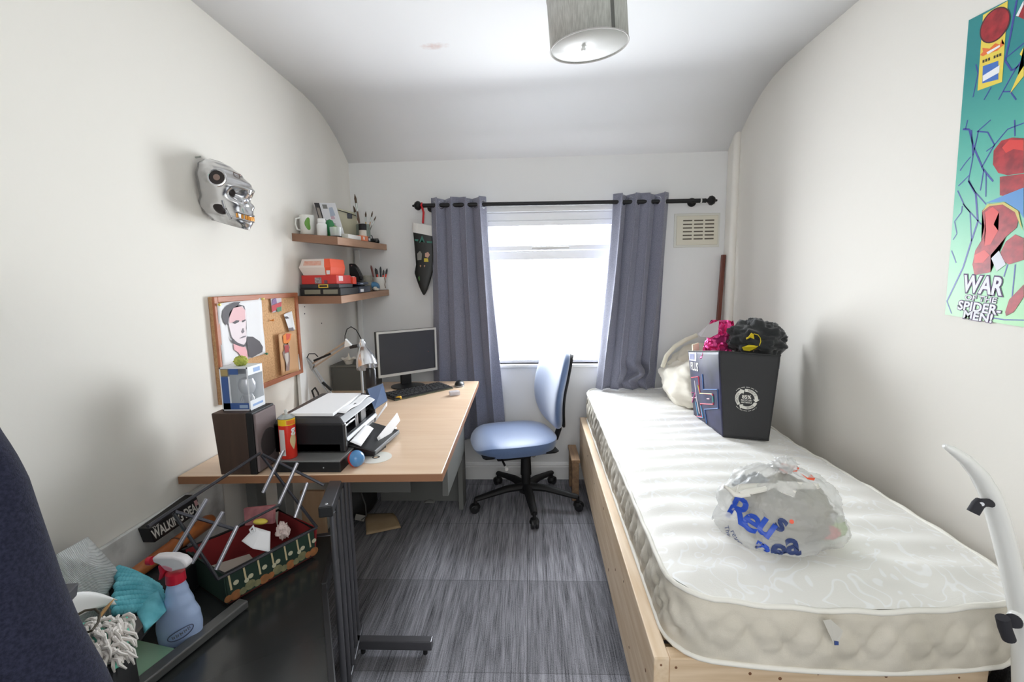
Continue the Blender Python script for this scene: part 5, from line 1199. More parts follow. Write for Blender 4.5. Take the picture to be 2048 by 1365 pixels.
sock_mark('teal_peak', [(838, 486), (844, 471), (850, 486), (846, 484), (844, 478), (842, 484)], M_teal)
sock_mark('teal_bar', [(829, 478), (837, 479), (836, 483), (830, 482)], M_teal); sock_mark('teal_bar', [(853, 482), (864, 483), (864, 487), (854, 486)], M_teal)
sock_mark('grey_patch', [(834, 508), (840, 502), (844, 508), (843, 520), (835, 521)], mat('sock_grey', (130, 128, 122)))
sock_mark('peach_patch', [(850, 507), (856, 504), (860, 510), (856, 516), (850, 514)], mat('sock_peach', (206, 164, 146)))
sock_mark('yellow_patch', [(848, 517), (856, 517), (857, 524), (848, 524)], mat('sock_yellow', (206, 186, 66)))
for u in (841, 849): sock_mark('pale_dot', [(u - 1.6, 532), (u, 530), (u + 1.6, 532), (u, 535)], mat('sock_dot', (180, 140, 112)))
sock_mark('green_mark', [(836, 555), (839, 552), (840, 560), (838, 563)], mat('sock_green', (62, 100, 52)))

# ------------------------------------------------------------------ poster: plain comic-like stand-in
pst = thing('poster', 'tall teal comic poster with blue cracks and white lettering on the right wall', 'poster', (XR, 1.2, 1.17))
PX = XR - 0.002
PY1, PZ0, PZ1 = 1.428, 1.180, 1.990; PW = 0.55; PY0 = PY1 - PW
def pg():
    m = bpy.data.materials.new('poster_teal_print'); m.use_nodes = True
    N = m.node_tree.nodes; L = m.node_tree.links; b_ = N['Principled BSDF']; b_.inputs['Roughness'].default_value = 0.4
    tc = N.new('ShaderNodeTexCoord'); sp2 = N.new('ShaderNodeSeparateXYZ'); L.new(tc.outputs['Generated'], sp2.inputs[0])
    r = N.new('ShaderNodeValToRGB'); e = r.color_ramp.elements
    e[0].position = 0.05; e[0].color = lin((176, 228, 176)); e[1].position = 0.85; e[1].color = lin((40, 138, 140))
    k = e.new(0.5); k.color = lin((96, 190, 168)); L.new(sp2.outputs['Z'], r.inputs['Fac'])
    L.new(r.outputs['Color'], b_.inputs['Base Color'])
    return m
# u: 0 at the left edge (far end) to the right, v: up; metres
def pf(u, v, d=0.0): return Vector((PX - 0.0008 - d, PY1 - u, PZ0 + v))
def pc2(u, v, d=0.0): return pf(u + 0.021 - 0.021 * v / 0.81, v - 0.07 * u - 0.004, d)
MB().hexa([pc2(0, 0), pc2(PW, 0), pc2(PW, 0, -0.0015), pc2(0, 0, -0.0015)], [pc2(0, .81), pc2(PW, .81), pc2(PW, .81, -0.0015), pc2(0, .81, -0.0015)]).build('sheet', pg(), pst, smooth=0)
M_web = mat('web_violet', (62, 74, 160), rough=0.4)
def px3(l): return [(1880 + x / 3.25, 240 + y / 3.25) for x, y in l]
def px4(l): return [(1880 + x / 6.83, y / 6.83) for x, y in l]
def flatline(nm, P, w, m, d):
    """flat ribbon on the poster through wall points"""
    b = MB(); n = len(P)
    for i in range(n - 1):
        a, c = P[i], P[i + 1]; t = (c - a).normalized(); s_ = Vector((0, -t.z, t.y))
        w0, w1 = w * (1 - 0.25 * i / n), w * (1 - 0.25 * (i + 1) / n)
        b.face([p + Vector((-d, 0, 0)) for p in (a - s_ * w0, c - s_ * w1, c + s_ * w1, a + s_ * w0)])
    return b.build(nm, m, pst, smooth=0)
def on_wall(l): return [at(u, v, x=PX - 0.001) for u, v in l]
webs = [px3([(150, 60), (190, 62), (220, 180), (280, 320), (345, 400)]), px3([(205, 65), (214, 240), (185, 395), (230, 470), (300, 550)]), px3([(215, 230), (250, 70), (330, 0)]),
        px3([(270, 310), (355, 160), (440, 60), (546, 20)]), px3([(240, 75), (310, 80), (355, 165), (300, 205)]), px3([(285, 320), (262, 460)]), px3([(300, 350), (298, 500)]),
        px3([(115, 460), (160, 560), (268, 680)]), px3([(185, 395), (232, 480), (246, 660), (200, 800), (150, 960), (45, 1180)]), px3([(150, 545), (195, 600), (205, 790)]), px3([(145, 560), (140, 600), (95, 660), (110, 740), (85, 780)]),
        px3([(45, 1180), (75, 1260)]), px3([(75, 850), (105, 930)]), px3([(130, 330), (165, 280), (200, 240)]), px3([(120, 430), (190, 360)]), px3([(440, 940), (415, 1020)]), px3([(490, 940), (468, 1160)]), px3([(170, 1262), (420, 1300), (546, 1302)]),
        px3([(485, 0), (487, 105)]), px3([(180, 0), (165, 60)]), px3([(130, 1240), (160, 1200)]),
        px4([(1050, 0), (960, 500), (890, 830), (980, 965), (1147, 850)]), px4([(1147, 590), (890, 800)]), px4([(1147, 780), (1020, 960), (860, 1250), (800, 1365)]), px4([(490, 880), (520, 1000), (450, 1330)]), px4([(700, 1190), (600, 1365)]), px4([(1040, 1365), (960, 1250), (860, 1255)])]
for i, l in enumerate(webs):
    flatline('crack_line', on_wall(l), 0.0016 if i not in (0, 8, 21) else 0.0026, M_web, 0.0002)
def pz(nm, pts, m, d): 
    b = MB(); b.face([p + Vector((-d, 0, 0)) for p in on_wall(pts)]); bmesh.ops.triangulate(b.bm, faces=b.bm.faces); return b.build(nm, m, pst, smooth=0)
M_pyel = mat('poster_yellow', (240, 214, 84), rough=0.4); M_pred = mat('poster_red', (186, 46, 52), rough=0.4, col2=(140, 28, 40), nscale=40); M_pblue = mat('poster_blue', (70, 116, 196), rough=0.4)
pz('yellow_badge', px4([(590, 205), (930, 10), (850, 1120), (515, 1240)]), M_pyel, 0.0004)
def oval(cx_, cy_, a, b_, rot, n=28): return [(cx_ + a * math.cos(t) * math.cos(rot) - b_ * math.sin(t) * math.sin(rot), cy_ + a * math.cos(t) * math.sin(rot) + b_ * math.sin(t) * math.cos(rot)) for t in [i * 6.2832 / n for i in range(n)]]
pz('dark_oval', oval(1990.6, 50, 41, 25, rad(-56)), mat('poster_maroon', (84, 36, 44), rough=0.4), 0.0006)
pz('red_oval', oval(1990.6, 50, 38, 22.5, rad(-56)), M_pred, 0.0008)
pz('orange_burst', px4([(550, 750), (590, 710), (580, 655), (680, 665), (760, 590), (820, 610), (850, 530), (845, 600), (885, 605), (830, 650), (790, 690), (640, 740), (590, 770)]), mat('poster_orange', (238, 120, 56), rough=0.4), 0.0006)
pz('white_streak', px4([(640, 715), (820, 612), (822, 640), (655, 745)]), M_paper, 0.0008)
pz('blue_panel', px4([(588, 905), (800, 830), (800, 1085), (580, 1140)]), M_pblue, 0.0006)
pz('white_band', px4([(588, 1035), (820, 890), (815, 990), (590, 1115)]), M_paper, 0.0008)
for k in range(7): 
    x = 585 + 38 * k; y = 862 - 15 * k
    if k != 3: pz('dark_print', px4([(x, y), (x + 26, y - 10), (x + 26, y - 48), (x, y - 38)]), mat('poster_ink', (60, 52, 40)), 0.0008)
pz('flag_red', px4([(1040, 220), (1147, 20), (1147, 265), (1090, 235)]), M_pred, 0.0004)
pz('flag_white', px4([(1040, 215), (1145, 5), (1147, 60), (1075, 225)]), M_paper, 0.0006)
pz('yellow_bolt', px4([(1090, 740), (1147, 640), (1147, 1040), (960, 1275), (1060, 1040), (1147, 900), (1147, 800)]), M_pyel, 0.0005)
M_pr2 = mat('poster_bright_red', (222, 62, 56), rough=0.4)
pz('red_boulder', px3([(345, 290), (350, 200), (400, 135), (470, 115), (546, 120), (546, 345), (440, 360), (380, 345)]), M_pred, 0.0006)
pz('red_boulder_light', px3([(405, 180), (450, 130), (546, 130), (546, 200), (480, 190), (430, 215)]), M_pr2, 0.0008)
pz('red_slab', px3([(390, 370), (546, 350), (546, 520), (390, 490)]), M_pred, 0.0005)
pz('red_mass', px3([(275, 590), (320, 545), (420, 545), (520, 600), (500, 700), (430, 760), (330, 880), (330, 990), (225, 1010), (212, 940), (230, 850), (270, 790), (290, 690)]), M_pred, 0.0006)
pz('red_mass_light', px3([(295, 600), (345, 565), (385, 600), (350, 680), (380, 720), (330, 810), (290, 820), (300, 720)]), M_pr2, 0.0008)
pz('red_mass_light', px3([(225, 880), (290, 845), (325, 880), (280, 930), (225, 930)]), M_pr2, 0.0008)
pz('red_block', px3([(395, 860), (430, 790), (490, 745), (546, 770), (546, 910), (450, 940), (400, 915)]), M_pred, 0.0006)
pz('red_shard', px3([(425, 1250), (450, 1170), (546, 1070), (546, 1150), (480, 1250), (430, 1275)]), M_pred, 0.0006)
pz('blue_cloth', px3([(300, 540), (420, 490), (546, 440), (546, 640), (515, 590), (420, 530)]), mat('poster_sky_blue', (84, 146, 206), rough=0.4), 0.0009)
pz('yellow_edge', px3([(275, 600), (310, 550), (420, 535), (510, 590), (540, 720), (525, 690), (490, 600), (410, 550), (325, 560)]), mat('poster_ochre', (206, 190, 96), rough=0.4), 0.0011)
pz('pale_cuff', px3([(335, 900), (385, 850), (430, 940), (370, 985)]), mat('poster_silver', (206, 206, 214), rough=0.4), 0.0009)
# lettering in measured wall coordinates
def tl(u0, u1, v, hgt, txt, size, bold):
    w = None
    me = text_mesh(txt, 1.0, 0.0); xs = [q.co.x for q in me.vertices]; ys = [q.co.y for q in me.vertices]; bpy.data.meshes.remove(me)
    sx = (u1 - u0) / (max(xs) - min(xs)); cxm = (max(xs) + min(xs)) / 2; sy = hgt / (max(ys) - min(ys)); cym = (max(ys) + min(ys)) / 2
    for b_, m_, d in ((bold + 0.05, mat('letter_purple', (92, 60, 110)), 0.0010), (bold, mat('letter_white', (240, 240, 246)), 0.0014)):
        text_on(txt, lambda x, y: pf((u0 + u1) / 2 + (x - cxm) * sx + 0.10 * (y - cym) * sy, v + (y - cym) * sy - 0.07 * ((x - cxm) * sx), d), 1.0, pst, m_, bold=b_)
tl(0.070, 0.180, 0.083, 0.044, 'WAR', 1, 0.03)
tl(0.080, 0.168, 0.046, 0.014, 'OF THE', 1, 0.02)
tl(0.062, 0.182, 0.022, 0.024, 'SPIDER-', 1, 0.03)
tl(0.082, 0.162, -0.004 + 0.002, 0.022, 'MEN!', 1, 0.03)
# ------------------------------------------------------------------ office chair, faces the desk
M_fab = mat('blue_grey_chair_fabric', (98, 122, 164), rough=0.45, col2=(88, 112, 154), nscale=300, sheen=0.6, bump=0.15, bscale=700)
ch = thing('office_chair', 'blue fabric swivel chair on a black five-star castor base facing the desk', 'chair', (-0.03, 2.58, 0))
HX, HY = -0.03, 2.58
ZS = 0.385
def seat_fn(a, t):
    # plan: rounded square, x from front (-) to back (+)
    an = a * 6.2832
    n_ = 3.2
    cx_, sx_ = math.cos(an), math.sin(an)
    r = (abs(cx_) ** n_ + abs(sx_) ** n_) ** (-1 / n_)
    k = min(1.0, t / 0.72) if t < 0.72 else 1.0
    x, y = 0.236 * r * cx_, 0.235 * r * sx_
    if t < 0.72:   # top face from centre outward
        s_ = math.sin(k * math.pi / 2); z = 0.055 - 0.018 * s_ ** 6
        x, y = x * s_, y * s_
        z -= 0.040 * max(0, (-x - 0.13) / 0.1) ** 2         # waterfall front
        z += 0.006 * (1 - s_) * -1
    else:
        q = (t - 0.72) / 0.28
        z = 0.037 - 0.060 * q - 0.040 * max(0, (-x - 0.13) / 0.1) ** 2 * (1 - q)
        x *= 1 + 0.02 * math.sin(q * 3.14); y *= 1 + 0.02 * math.sin(q * 3.14)
        x *= 1 - 0.06 * q; y *= 1 - 0.06 * q
    rot = rad(15); xr, yr = x * math.cos(rot) - y * math.sin(rot), x * math.sin(rot) + y * math.cos(rot)
    return Vector((-0.105 + xr, 2.585 + yr, ZS + z + 0.006 * xr))
MB().grid(seat_fn, 60, 34, wrap_u=True).build('seat', M_fab, ch, smooth=75)
ro = Matrix.Rotation(rad(15), 3, 'Z')
def cl(x, y, z): p = ro @ Vector((x, y, 0)); return Vector((-0.105 + p.x, 2.585 + p.y, z))
MB().hexa([cl(-0.19, -0.19, 0.352), cl(0.20, -0.19, 0.352), cl(0.20, 0.19, 0.352), cl(-0.19, 0.19, 0.352)], [cl(-0.212, -0.212, 0.372), cl(0.218, -0.212, 0.372), cl(0.218, 0.212, 0.372), cl(-0.212, 0.212, 0.372)]).build('seat_pan', M_darkm, ch, smooth=0, bevel=0.008)
# backrest: thick pad curving up; lumbar bulge towards the sitter (-x)
def back_c(t):   # centre line from bottom to top
    z = 0.452 + 0.462 * t
    x = 0.262 - 0.028 * math.sin(min(1, t / 0.62) * math.pi / 2 * 1.25) + 0.020 * t + 0.058 * t ** 2 - 0.01
    return x, z
def back_fn(a, t):
    # a around the section; t up
    tt = 0.5 - 0.5 * math.cos(t * math.pi)
    x, z = back_c(tt)
    w = 0.222 * (1 - abs(2 * tt - 1) ** 3.2) ** 0.34 * (0.94 + 0.10 * math.sin(tt * 2.6))
    w = max(w, 0.004)
    th = 0.034 * (1 - abs(2 * tt - 1) ** 8) ** 0.5 + 0.001
    an = a * 6.2832
    n_ = 2.6; cx_, sx_ = math.cos(an), math.sin(an); r = (abs(cx_) ** n_ + abs(sx_) ** n_) ** (-1 / n_)
    yy = w * r * sx_; xx = th * r * cx_
    xx += -0.030 * (yy / 0.2) ** 2            # wraps around the sitter
    p = ro @ Vector((x + xx, yy, 0))
    return Vector((-0.105 + p.x, 2.585 + p.y, z))
MB().grid(back_fn, 48, 36, wrap_u=True).build('backrest', M_fab, ch, smooth=75)
def shell_fn(a, t):
    tt = 0.04 + 0.90 * t; x, z = back_c(tt)
    w = 0.195 * (1 - abs(2 * tt - 1) ** 3.2) ** 0.34; yy = w * (2 * a - 1)
    p = ro @ Vector((x + 0.026 - 0.030 * (yy / 0.2) ** 2, yy, 0)); return Vector((-0.105 + p.x, 2.585 + p.y, z))
MB().grid(shell_fn, 16, 20).build('back_shell', M_darkm, ch, smooth=75, solid=0.012, soff=1)
pts = []
for x, z in ((0.02, 0.315), (0.14, 0.318), (0.215, 0.335), (0.262, 0.375), (0.282, 0.43), (0.282, 0.52), (0.272, 0.62)): pts.append(cl(x, 0, z))
MB().tube(pts, 0.03, seg=10, flat=0.42).build('back_bar', M_darkm, ch)
MB().hexa([cl(-0.10, -0.06, 0.285), cl(0.09, -0.06, 0.285), cl(0.09, 0.06, 0.285), cl(-0.10, 0.06, 0.285)], [cl(-0.13, -0.08, 0.352), cl(0.12, -0.08, 0.352), cl(0.12, 0.08, 0.352), cl(-0.13, 0.08, 0.352)]).build('tilt_mechanism', M_darkm, ch, smooth=0, bevel=0.006)
MB().cyl(cl(0.09, -0.08, 0.335), cl(0.09, -0.13, 0.332), 0.014).build('tension_knob', mat('knob_grey', (130, 130, 128), rough=0.4), ch)
MB().cyl(cl(-0.09, -0.10, 0.325), cl(-0.09, -0.23, 0.318), 0.006).build('lever', M_darkm, ch)
MB().cyl(cl(-0.09, -0.225, 0.318), cl(-0.09, -0.25, 0.317), 0.009).build('lever_tip', mat('lever_tip', (196, 194, 190)), ch)
MB().cyl((HX, HY, 0.08), (HX, HY, 0.30), 0.027).cyl((HX, HY, 0.18), (HX, HY, 0.29), 0.032, 0.028).build('column', M_darkm, ch)
MB().lathe([(0, 0.075), (0.04, 0.075), (0.045, 0.10), (0.034, 0.125), (0, 0.125)], (HX, HY, 0)).build('hub', M_darkm, ch)
ends = [(0.014, 2.31), (0.262, 2.50), (0.13, 2.84), (-0.21, 2.83), (-0.315, 2.47)]
for ex, ey in ends:
    d = Vector((ex - HX, ey - HY, 0)); e = Vector((HX, HY, 0)) + d
    MB().tube([Vector((HX, HY, 0.108)), Vector((HX, HY, 0.108)) + d * 0.4, Vector((ex, ey, 0.078))], [0.030, 0.026, 0.018], seg=10, flat=0.75).build('base_arm', M_darkm, ch)
    q = Vector((-d.y, d.x, 0)).normalized()
    cs_ = MB().cyl((ex, ey, 0.045), (ex, ey, 0.085), 0.009).lathe([(0.0, 0.052), (0.020, 0.05), (0.027, 0.035), (0.027, 0.03), (0, 0.03)], (ex, ey, 0)).build('castor', M_darkm, ch)
    for s_ in (-1, 1):
        MB().cyl(Vector((ex, ey, 0.025)) + q * 0.004 * s_ + d.normalized() * 0.008, Vector((ex, ey, 0.025)) + q * 0.020 * s_ + d.normalized() * 0.008, 0.025, seg=24).build('wheel', mat('wheel_black', (34, 34, 36), rough=0.35), cs_, bevel=0.003)
# ------------------------------------------------------------------ pendant lamp shade
c = Vector((0.207, 1.66, 2.058)); Rs = 0.128
pl = thing('pendant_lamp', 'grey fabric drum lamp shade hanging from the ceiling', 'lamp', (c.x, c.y, c.z))
tq = Matrix.Rotation(rad(2.5), 3, 'X') @ Matrix.Rotation(rad(-4.5), 3, 'Y')
M_shade = mat('grey_linen_shade', (206, 205, 199), rough=0.9, col2=(182, 181, 175), nscale=220, stretch=(1, 1, 0.12), bump=0.4, bscale=350)
Hs = 0.155
MB().lathe([(Rs, 0.0), (Rs, Hs)], c, rot=tq, seg=64).build('shade', M_shade, pl, solid=0.003, soff=-1)
MB().lathe([(0, 0.004), (Rs - 0.003, 0.004)], c, rot=tq, seg=64).build('diffuser', mat('frosted_diffuser', (228, 227, 224), rough=0.45), pl, solid=0.002)
for z in (0.0, Hs):
    MB().tube([c + tq @ Vector((Rs * math.cos(k * 0.0982), Rs * math.sin(k * 0.0982), z)) for k in range(64)], 0.0022, seg=6, closed=True).build('hem_ring', mat('pale_hem', (200, 196, 194), rough=0.7), pl)
an = rad(-62)
f = lambda x, y: c + tq @ Vector(((Rs + 0.0012) * math.cos(an + x / Rs), (Rs + 0.0012) * math.sin(an + x / Rs), y))
MB().grid(lambda a, t: f(-0.006 + 0.012 * a, Hs * t), 4, 4).build('seam', mat('seam_grey', (112, 112, 108), rough=0.9), pl, solid=0.001)
MB().lathe([(0, -0.013), (0.006, -0.012), (0.008, -0.006), (0.005, 0.0), (0.012, 0.003), (0, 0.003)], c + tq @ Vector((-0.02, -0.005, 0)), rot=tq, seg=20).build('finial', M_white, pl)
MB().cyl(c + tq @ Vector((0, 0, 0.08)), (c.x, c.y, 2.262), 0.003).build('flex', M_white, pl)
MB().lathe([(0, -0.03), (0.03, -0.028), (0.045, 0.0), (0, 0.0)], (c.x, c.y, 2.262)).build('ceiling_rose', M_white, pl)
MB().ball(c + tq @ Vector((0, 0, 0.075)), 0.03).build('bulb', mat('bulb_white', (240, 238, 230), rough=0.3), pl)
# ------------------------------------------------------------------ things on the bed
ZB = MZ1 + 0.002
# cream duvet bundle and the pillow behind the bag
M_duv = mat('cream_bedding', (232, 226, 212), rough=0.85, sheen=0.2)
dv = thing('duvet', 'crumpled cream duvet bundled at the far end of the mattress behind the black bag', 'duvet', (0.92, 2.60, ZB))
def lump(c, r, k, amp, seed, n=2.4, flat_bottom=None):
    def fn(a, t):
        an, th = a * 6.2832, t * math.pi
        d = Vector((math.cos(an) * math.sin(th), math.sin(an) * math.sin(th), math.cos(th)))
        s_ = 1 + amp * fbm((d.x * k + seed, d.y * k, d.z * k)) + 0.35 * amp * abs(fbm((d.x * k * 2.6, d.y * k * 2.6 + seed, d.z * k * 2.6)))
        p = Vector((c[0] + d.x * r[0] * s_, c[1] + d.y * r[1] * s_, c[2] + d.z * r[2] * s_))
        if flat_bottom is not None and p.z < flat_bottom: p.z = flat_bottom + 0.0005
        return p
    return fn
MB().grid(lump((0.885, 2.57, ZB + 0.10), (0.150, 0.22, 0.135), 1.7, 0.18, 3.1, flat_bottom=ZB), 64, 44, wrap_u=True).build('bundle', M_duv, dv, smooth=80)
MB().grid(lump((0.99, 2.66, ZB + 0.19), (0.18, 0.16, 0.115), 1.6, 0.14, 8.0, flat_bottom=ZB), 48, 32, wrap_u=True).build('upper_fold', mat('beige_bedding', (222, 214, 196), rough=0.85), dv, smooth=80)
MB().tube([at(u, v, y=2.60) for u, v in ((1325, 735), (1333, 712), (1350, 693), (1372, 680), (1394, 671))], 0.012, seg=10).build('rolled_edge', mat('beige_piping', (226, 220, 202), rough=0.8), dv)
# ---- black shopping bag
bg = thing('shopping_bag', 'black shopping bag with neon line art and a white recycling ring on the mattress', 'bag', (0.9, 2.08, ZB))
fl_, fr_ = Vector((0.825, 1.955, ZB)), Vector((0.990, 1.905, ZB)); bl_, br_ = Vector((0.818, 2.295, ZB)), Vector((1.0, 2.245, ZB))
ft = [at(1439, 703, y=1.965), at(1561, 712, y=1.915), at(1556, 702, y=2.26), at(1377, 703, y=2.295)]
ft[2] = Vector((ft[1].x - 0.0 + 0.035, 2.25, ft[3].z - 0.0)); 
top = [ft[0], ft[1], ft[2], ft[3]]; bot = [fl_, fr_, br_, bl_]
if top[2].x > 1.19: top[2].x = 1.19
M_bagf = mat('black_nonwoven', (50, 50, 52), rough=0.75, bump=0.2, bscale=300); M_bags = mat('navy_bag_print', (52, 54, 92), rough=0.5, col2=(36, 36, 52), nscale=6); 
def wallq(A, B, C_, D_, bulge, seed):
    n_ = (B - A).cross(D_ - A).normalized()
    def fn(a, t, d=0.0):
        p = A.lerp(B, a).lerp(D_.lerp(C_, a), t)
        return p + n_ * (bulge * math.sin(a * math.pi) * math.sin(t * math.pi) * 1.2 + 0.004 * fbm((a * 3 + seed, t * 4, 1)) * math.sin(a * math.pi) * math.sin(min(1, t * 1.2) * math.pi * 0.9) + d)
    return fn
wf = wallq(bot[0], bot[1], top[1], top[0], 0.006, 1.0)
wl = wallq(bot[3], bot[0], top[0], top[3], 0.010, 2.0)
wr = wallq(bot[1], bot[2], top[2], top[1], 0.006, 3.0)
wbk = wallq(bot[2], bot[3], top[3], top[2], 0.006, 4.0)
MB().grid(wf, 24, 24).build('front_gusset', M_bagf, bg, smooth=80, solid=0.0015)
lp_ = MB().grid(wl, 24, 24).build('printed_side', M_bags, bg, smooth=80, solid=0.0015)
MB().grid(wr, 12, 12).build('far_side', M_bagf, bg, smooth=80, solid=0.0015)
MB().grid(wbk, 12, 12).build('back_gusset', M_bagf, bg, smooth=80, solid=0.0015)
MB().hexa([p + Vector((0, 0, 0.001)) for p in bot], [p + Vector((0, 0, 0.004)) for p in bot]).build('base', M_bagf, bg, smooth=0)
rim = []
for A, B in ((top[0], top[1]), (top[1], top[2]), (top[2], top[3]), (top[3], top[0])): rim += [A.lerp(B, i / 8) for i in range(8)]
MB().tube(rim, 0.003, seg=6, closed=True).build('rim_binding', mat('bag_binding', (34, 34, 36), rough=0.6), bg)
# recycling ring on the front gusset (u across, v up in metres about its centre)
WF, HF = (top[1] - top[0]).length * 0.5 + (bot[1] - bot[0]).length * 0.5, (top[0] - bot[0]).length
ca, ct2 = 0.475, 0.475
def fr(x, y, d=0.0016): return wf(ca + x / WF, ct2 + y / HF, d)
M_bw = mat('bag_white_print', (224, 222, 214), rough=0.6)
b = MB(); Ro, Ri = 0.044, 0.031
for k in range(3):
    a0 = rad(100 - 120 * k); seg = 22; span = rad(98)
    inner, outer = [], []
    for i in range(seg + 1):
        an = a0 - span * i / seg; inner.append((Ri * math.cos(an), Ri * math.sin(an))); outer.append((Ro * math.cos(an), Ro * math.sin(an)))
    for i in range(seg): b.face([fr(*inner[i]), fr(*inner[i + 1]), fr(*outer[i + 1]), fr(*outer[i])])
    an = a0 - span; an2 = an - rad(20)
    b.face([fr((Ri - .006) * math.cos(an), (Ri - .006) * math.sin(an)), fr((Ri + Ro) / 2 * math.cos(an2), (Ri + Ro) / 2 * math.sin(an2)), fr((Ro + .006) * math.cos(an), (Ro + .006) * math.sin(an))])
b.build('recycling_arrows', M_bw, bg, smooth=0)
text_on('85%', lambda x, y: fr(x, y + 0.009), 0.021, bg, M_bw, bold=0.0006)
text_on('RECYCLED', lambda x, y: fr(x, y - 0.005), 0.0088, bg, M_bw, bold=0.0002)
text_on('MATERIALS', lambda x, y: fr(x, y - 0.0145), 0.0082, bg, M_bw, bold=0.0002)
M_bagink = mat('bag_black_print', (30, 30, 32))
for txt, mid in (('REDUCE', 100 - 46), ('REUSE', -20 - 46), ('RECYCLE', -140 - 46)):
    rr = (Ro + Ri) / 2
    m0 = rad(mid)
    text_on(txt, lambda x, y: fr((rr + y) * math.cos(m0 - x / rr), (rr + y) * math.sin(m0 - x / rr), 0.0024), 0.0105, bg, M_bagink)
b = MB()
for s0 in (40, -140):
    for k in range(26):
        an = rad(s0 + k * 3.9); r0, r1 = 0.0505, 0.053
        if k % 5 == 4: continue
        b.face([fr(r0 * math.cos(an), r0 * math.sin(an)), fr(r0 * math.cos(an + .045), r0 * math.sin(an + .045)), fr(r1 * math.cos(an + .045), r1 * math.sin(an + .045)), fr(r1 * math.cos(an), r1 * math.sin(an))])
b.build('fine_print_ring', M_bw, bg, smooth=0)
# neon line art on the printed side; a: 0 far .. 1 near, t: 0 bottom .. 1 top
def sl(pts, col, nm, w=0.003):
    P = [wl(a, t, 0.003) for a, t in pts]
    return MB().tube(P, w, seg=6).build(nm, mat('neon_' + nm, col, rough=0.4), bg)
# pixel-measured art of the side panel: convert photo pixels to (a,t)
def side_at(u, v):
    best = None
    for i in range(41):
        for j in range(41):
            p = wl(i / 40, j / 40); q = RM.transposed() @ (p - Vector((0, 0, CH))); uu = 1024 + F_PX * q.x / -q.z; vv = 682.5 - F_PX * q.y / -q.z
            e = (uu - u) ** 2 + (vv - v) ** 2
            if best is None or e < best[0]: best = (e, i / 40, j / 40)
    return best[1], best[2]
def spx(l): return [side_at(1280 + x / 4.875, 620 + y / 4.875) for x, y in l]
art = [([(510, 660), (575, 660), (592, 820), (715, 820), (720, 915), (595, 915), (610, 1050), (560, 1040)], (228, 90, 110), 'pink_line'),
       ([(575, 730), (590, 822), (700, 824)], (206, 214, 90), 'lime_line'), ([(540, 690), (555, 860), (590, 1010)], (240, 236, 246), 'white_line'),
       ([(500, 860), (680, 862)], (236, 196, 206), 'pale_line'), ([(612, 630), (622, 770), (765, 775), (766, 960), (640, 965), (655, 1100)], (92, 130, 190), 'blue_line'),
       ([(470, 810), (545, 812), (510, 900), (475, 905)], (200, 90, 150), 'magenta_line'), ([(545, 900), (575, 1040), (625, 1050), (600, 930)], (120, 190, 232), 'sky_line'), ([(690, 820), (718, 850), (716, 910)], (110, 200, 190), 'teal_line')]
for l, col, nm in art: sl(spx(l), col, nm, 0.0027)
a0, t0 = side_at(1280 + 545 / 4.875, 620 + 555 / 4.875)
SW, SHt = (bot[0] - bot[3]).length, (top[0] - bot[0]).length
text_on('PLUS', lambda x, y: wl(min(1, max(0, a0 - 0.05 + (x * 0.8) / SW)), t0 + y / SHt, 0.003), 0.062, bg, M_bw, bold=0.0012)
b = MB().face([wl(0.02, 0.86, 0.002), wl(0.30, 0.86, 0.002), wl(0.30, 0.985, 0.002), wl(0.02, 0.985, 0.002)]); b.build('pale_patch', mat('bag_lilac', (190, 190, 216), rough=0.5), bg, smooth=0)
b = MB().face([wl(0.06, 0.88, 0.003), wl(0.22, 0.88, 0.003), wl(0.22, 0.96, 0.003), wl(0.06, 0.96, 0.003)]); b.build('grey_patch_print', mat('bag_steel', (120, 124, 160), rough=0.5), bg, smooth=0)
# contents sticking out of the bag
zt_ = top[0].z
def foil(a, t):
    c_ = Vector((0.855, 2.13, zt_ - 0.05)); w = 0.065 * (1 - 0.25 * t); th = 0.03 * (1 - t) + 0.002
    an = a * 6.2832
    p = c_ + Vector((w * math.cos(an), th * math.sin(an), 0.165 * t)) + Vector((0.02 * t, 0.01, 0))
    k = noise.cell(Vector((a * 14, t * 9, 1))); return p + Vector((0.006 * (k - .5), 0.012 * (noise.cell(Vector((a * 17, t * 11, 5))) - .5), 0.008 * (noise.cell(Vector((a * 12, t * 8, 9))) - .5)))
fo = thing('foil_packet', 'crumpled shiny pink foil packet sticking out of the black shopping bag', 'packet', (0.855, 2.13, zt_ - 0.05))
MB().grid(foil, 40, 20, wrap_u=True).build('outside', mat('pink_foil', (240, 84, 156), rough=0.22, metal=0.6), fo, smooth=25)
A4 = [at(1396, 668, y=2.10), at(1416, 650, y=2.11), at(1438, 642, y=2.12), at(1436, 668, y=2.08), at(1420, 676, y=2.07), at(1402, 674, y=2.08)]
MB().face(A4).build('grey_lining', mat('foil_lining', (190, 184, 186), rough=0.4, metal=0.3), fo, smooth=0, solid=0.002)
gm = thing('folded_garment', 'crumpled black garment with a yellow print on top of the shopping bag', 'garment', (1.0, 2.08, zt_ - 0.02))
gfn = lump((0.998, 2.075, zt_ + 0.030), (0.112, 0.11, 0.085), 2.6, 0.26, 5.5)
MB().grid(gfn, 72, 48, wrap_u=True).build('cloth', mat('black_jersey', (36, 38, 40), rough=0.85, sheen=0.3), gm, smooth=80)
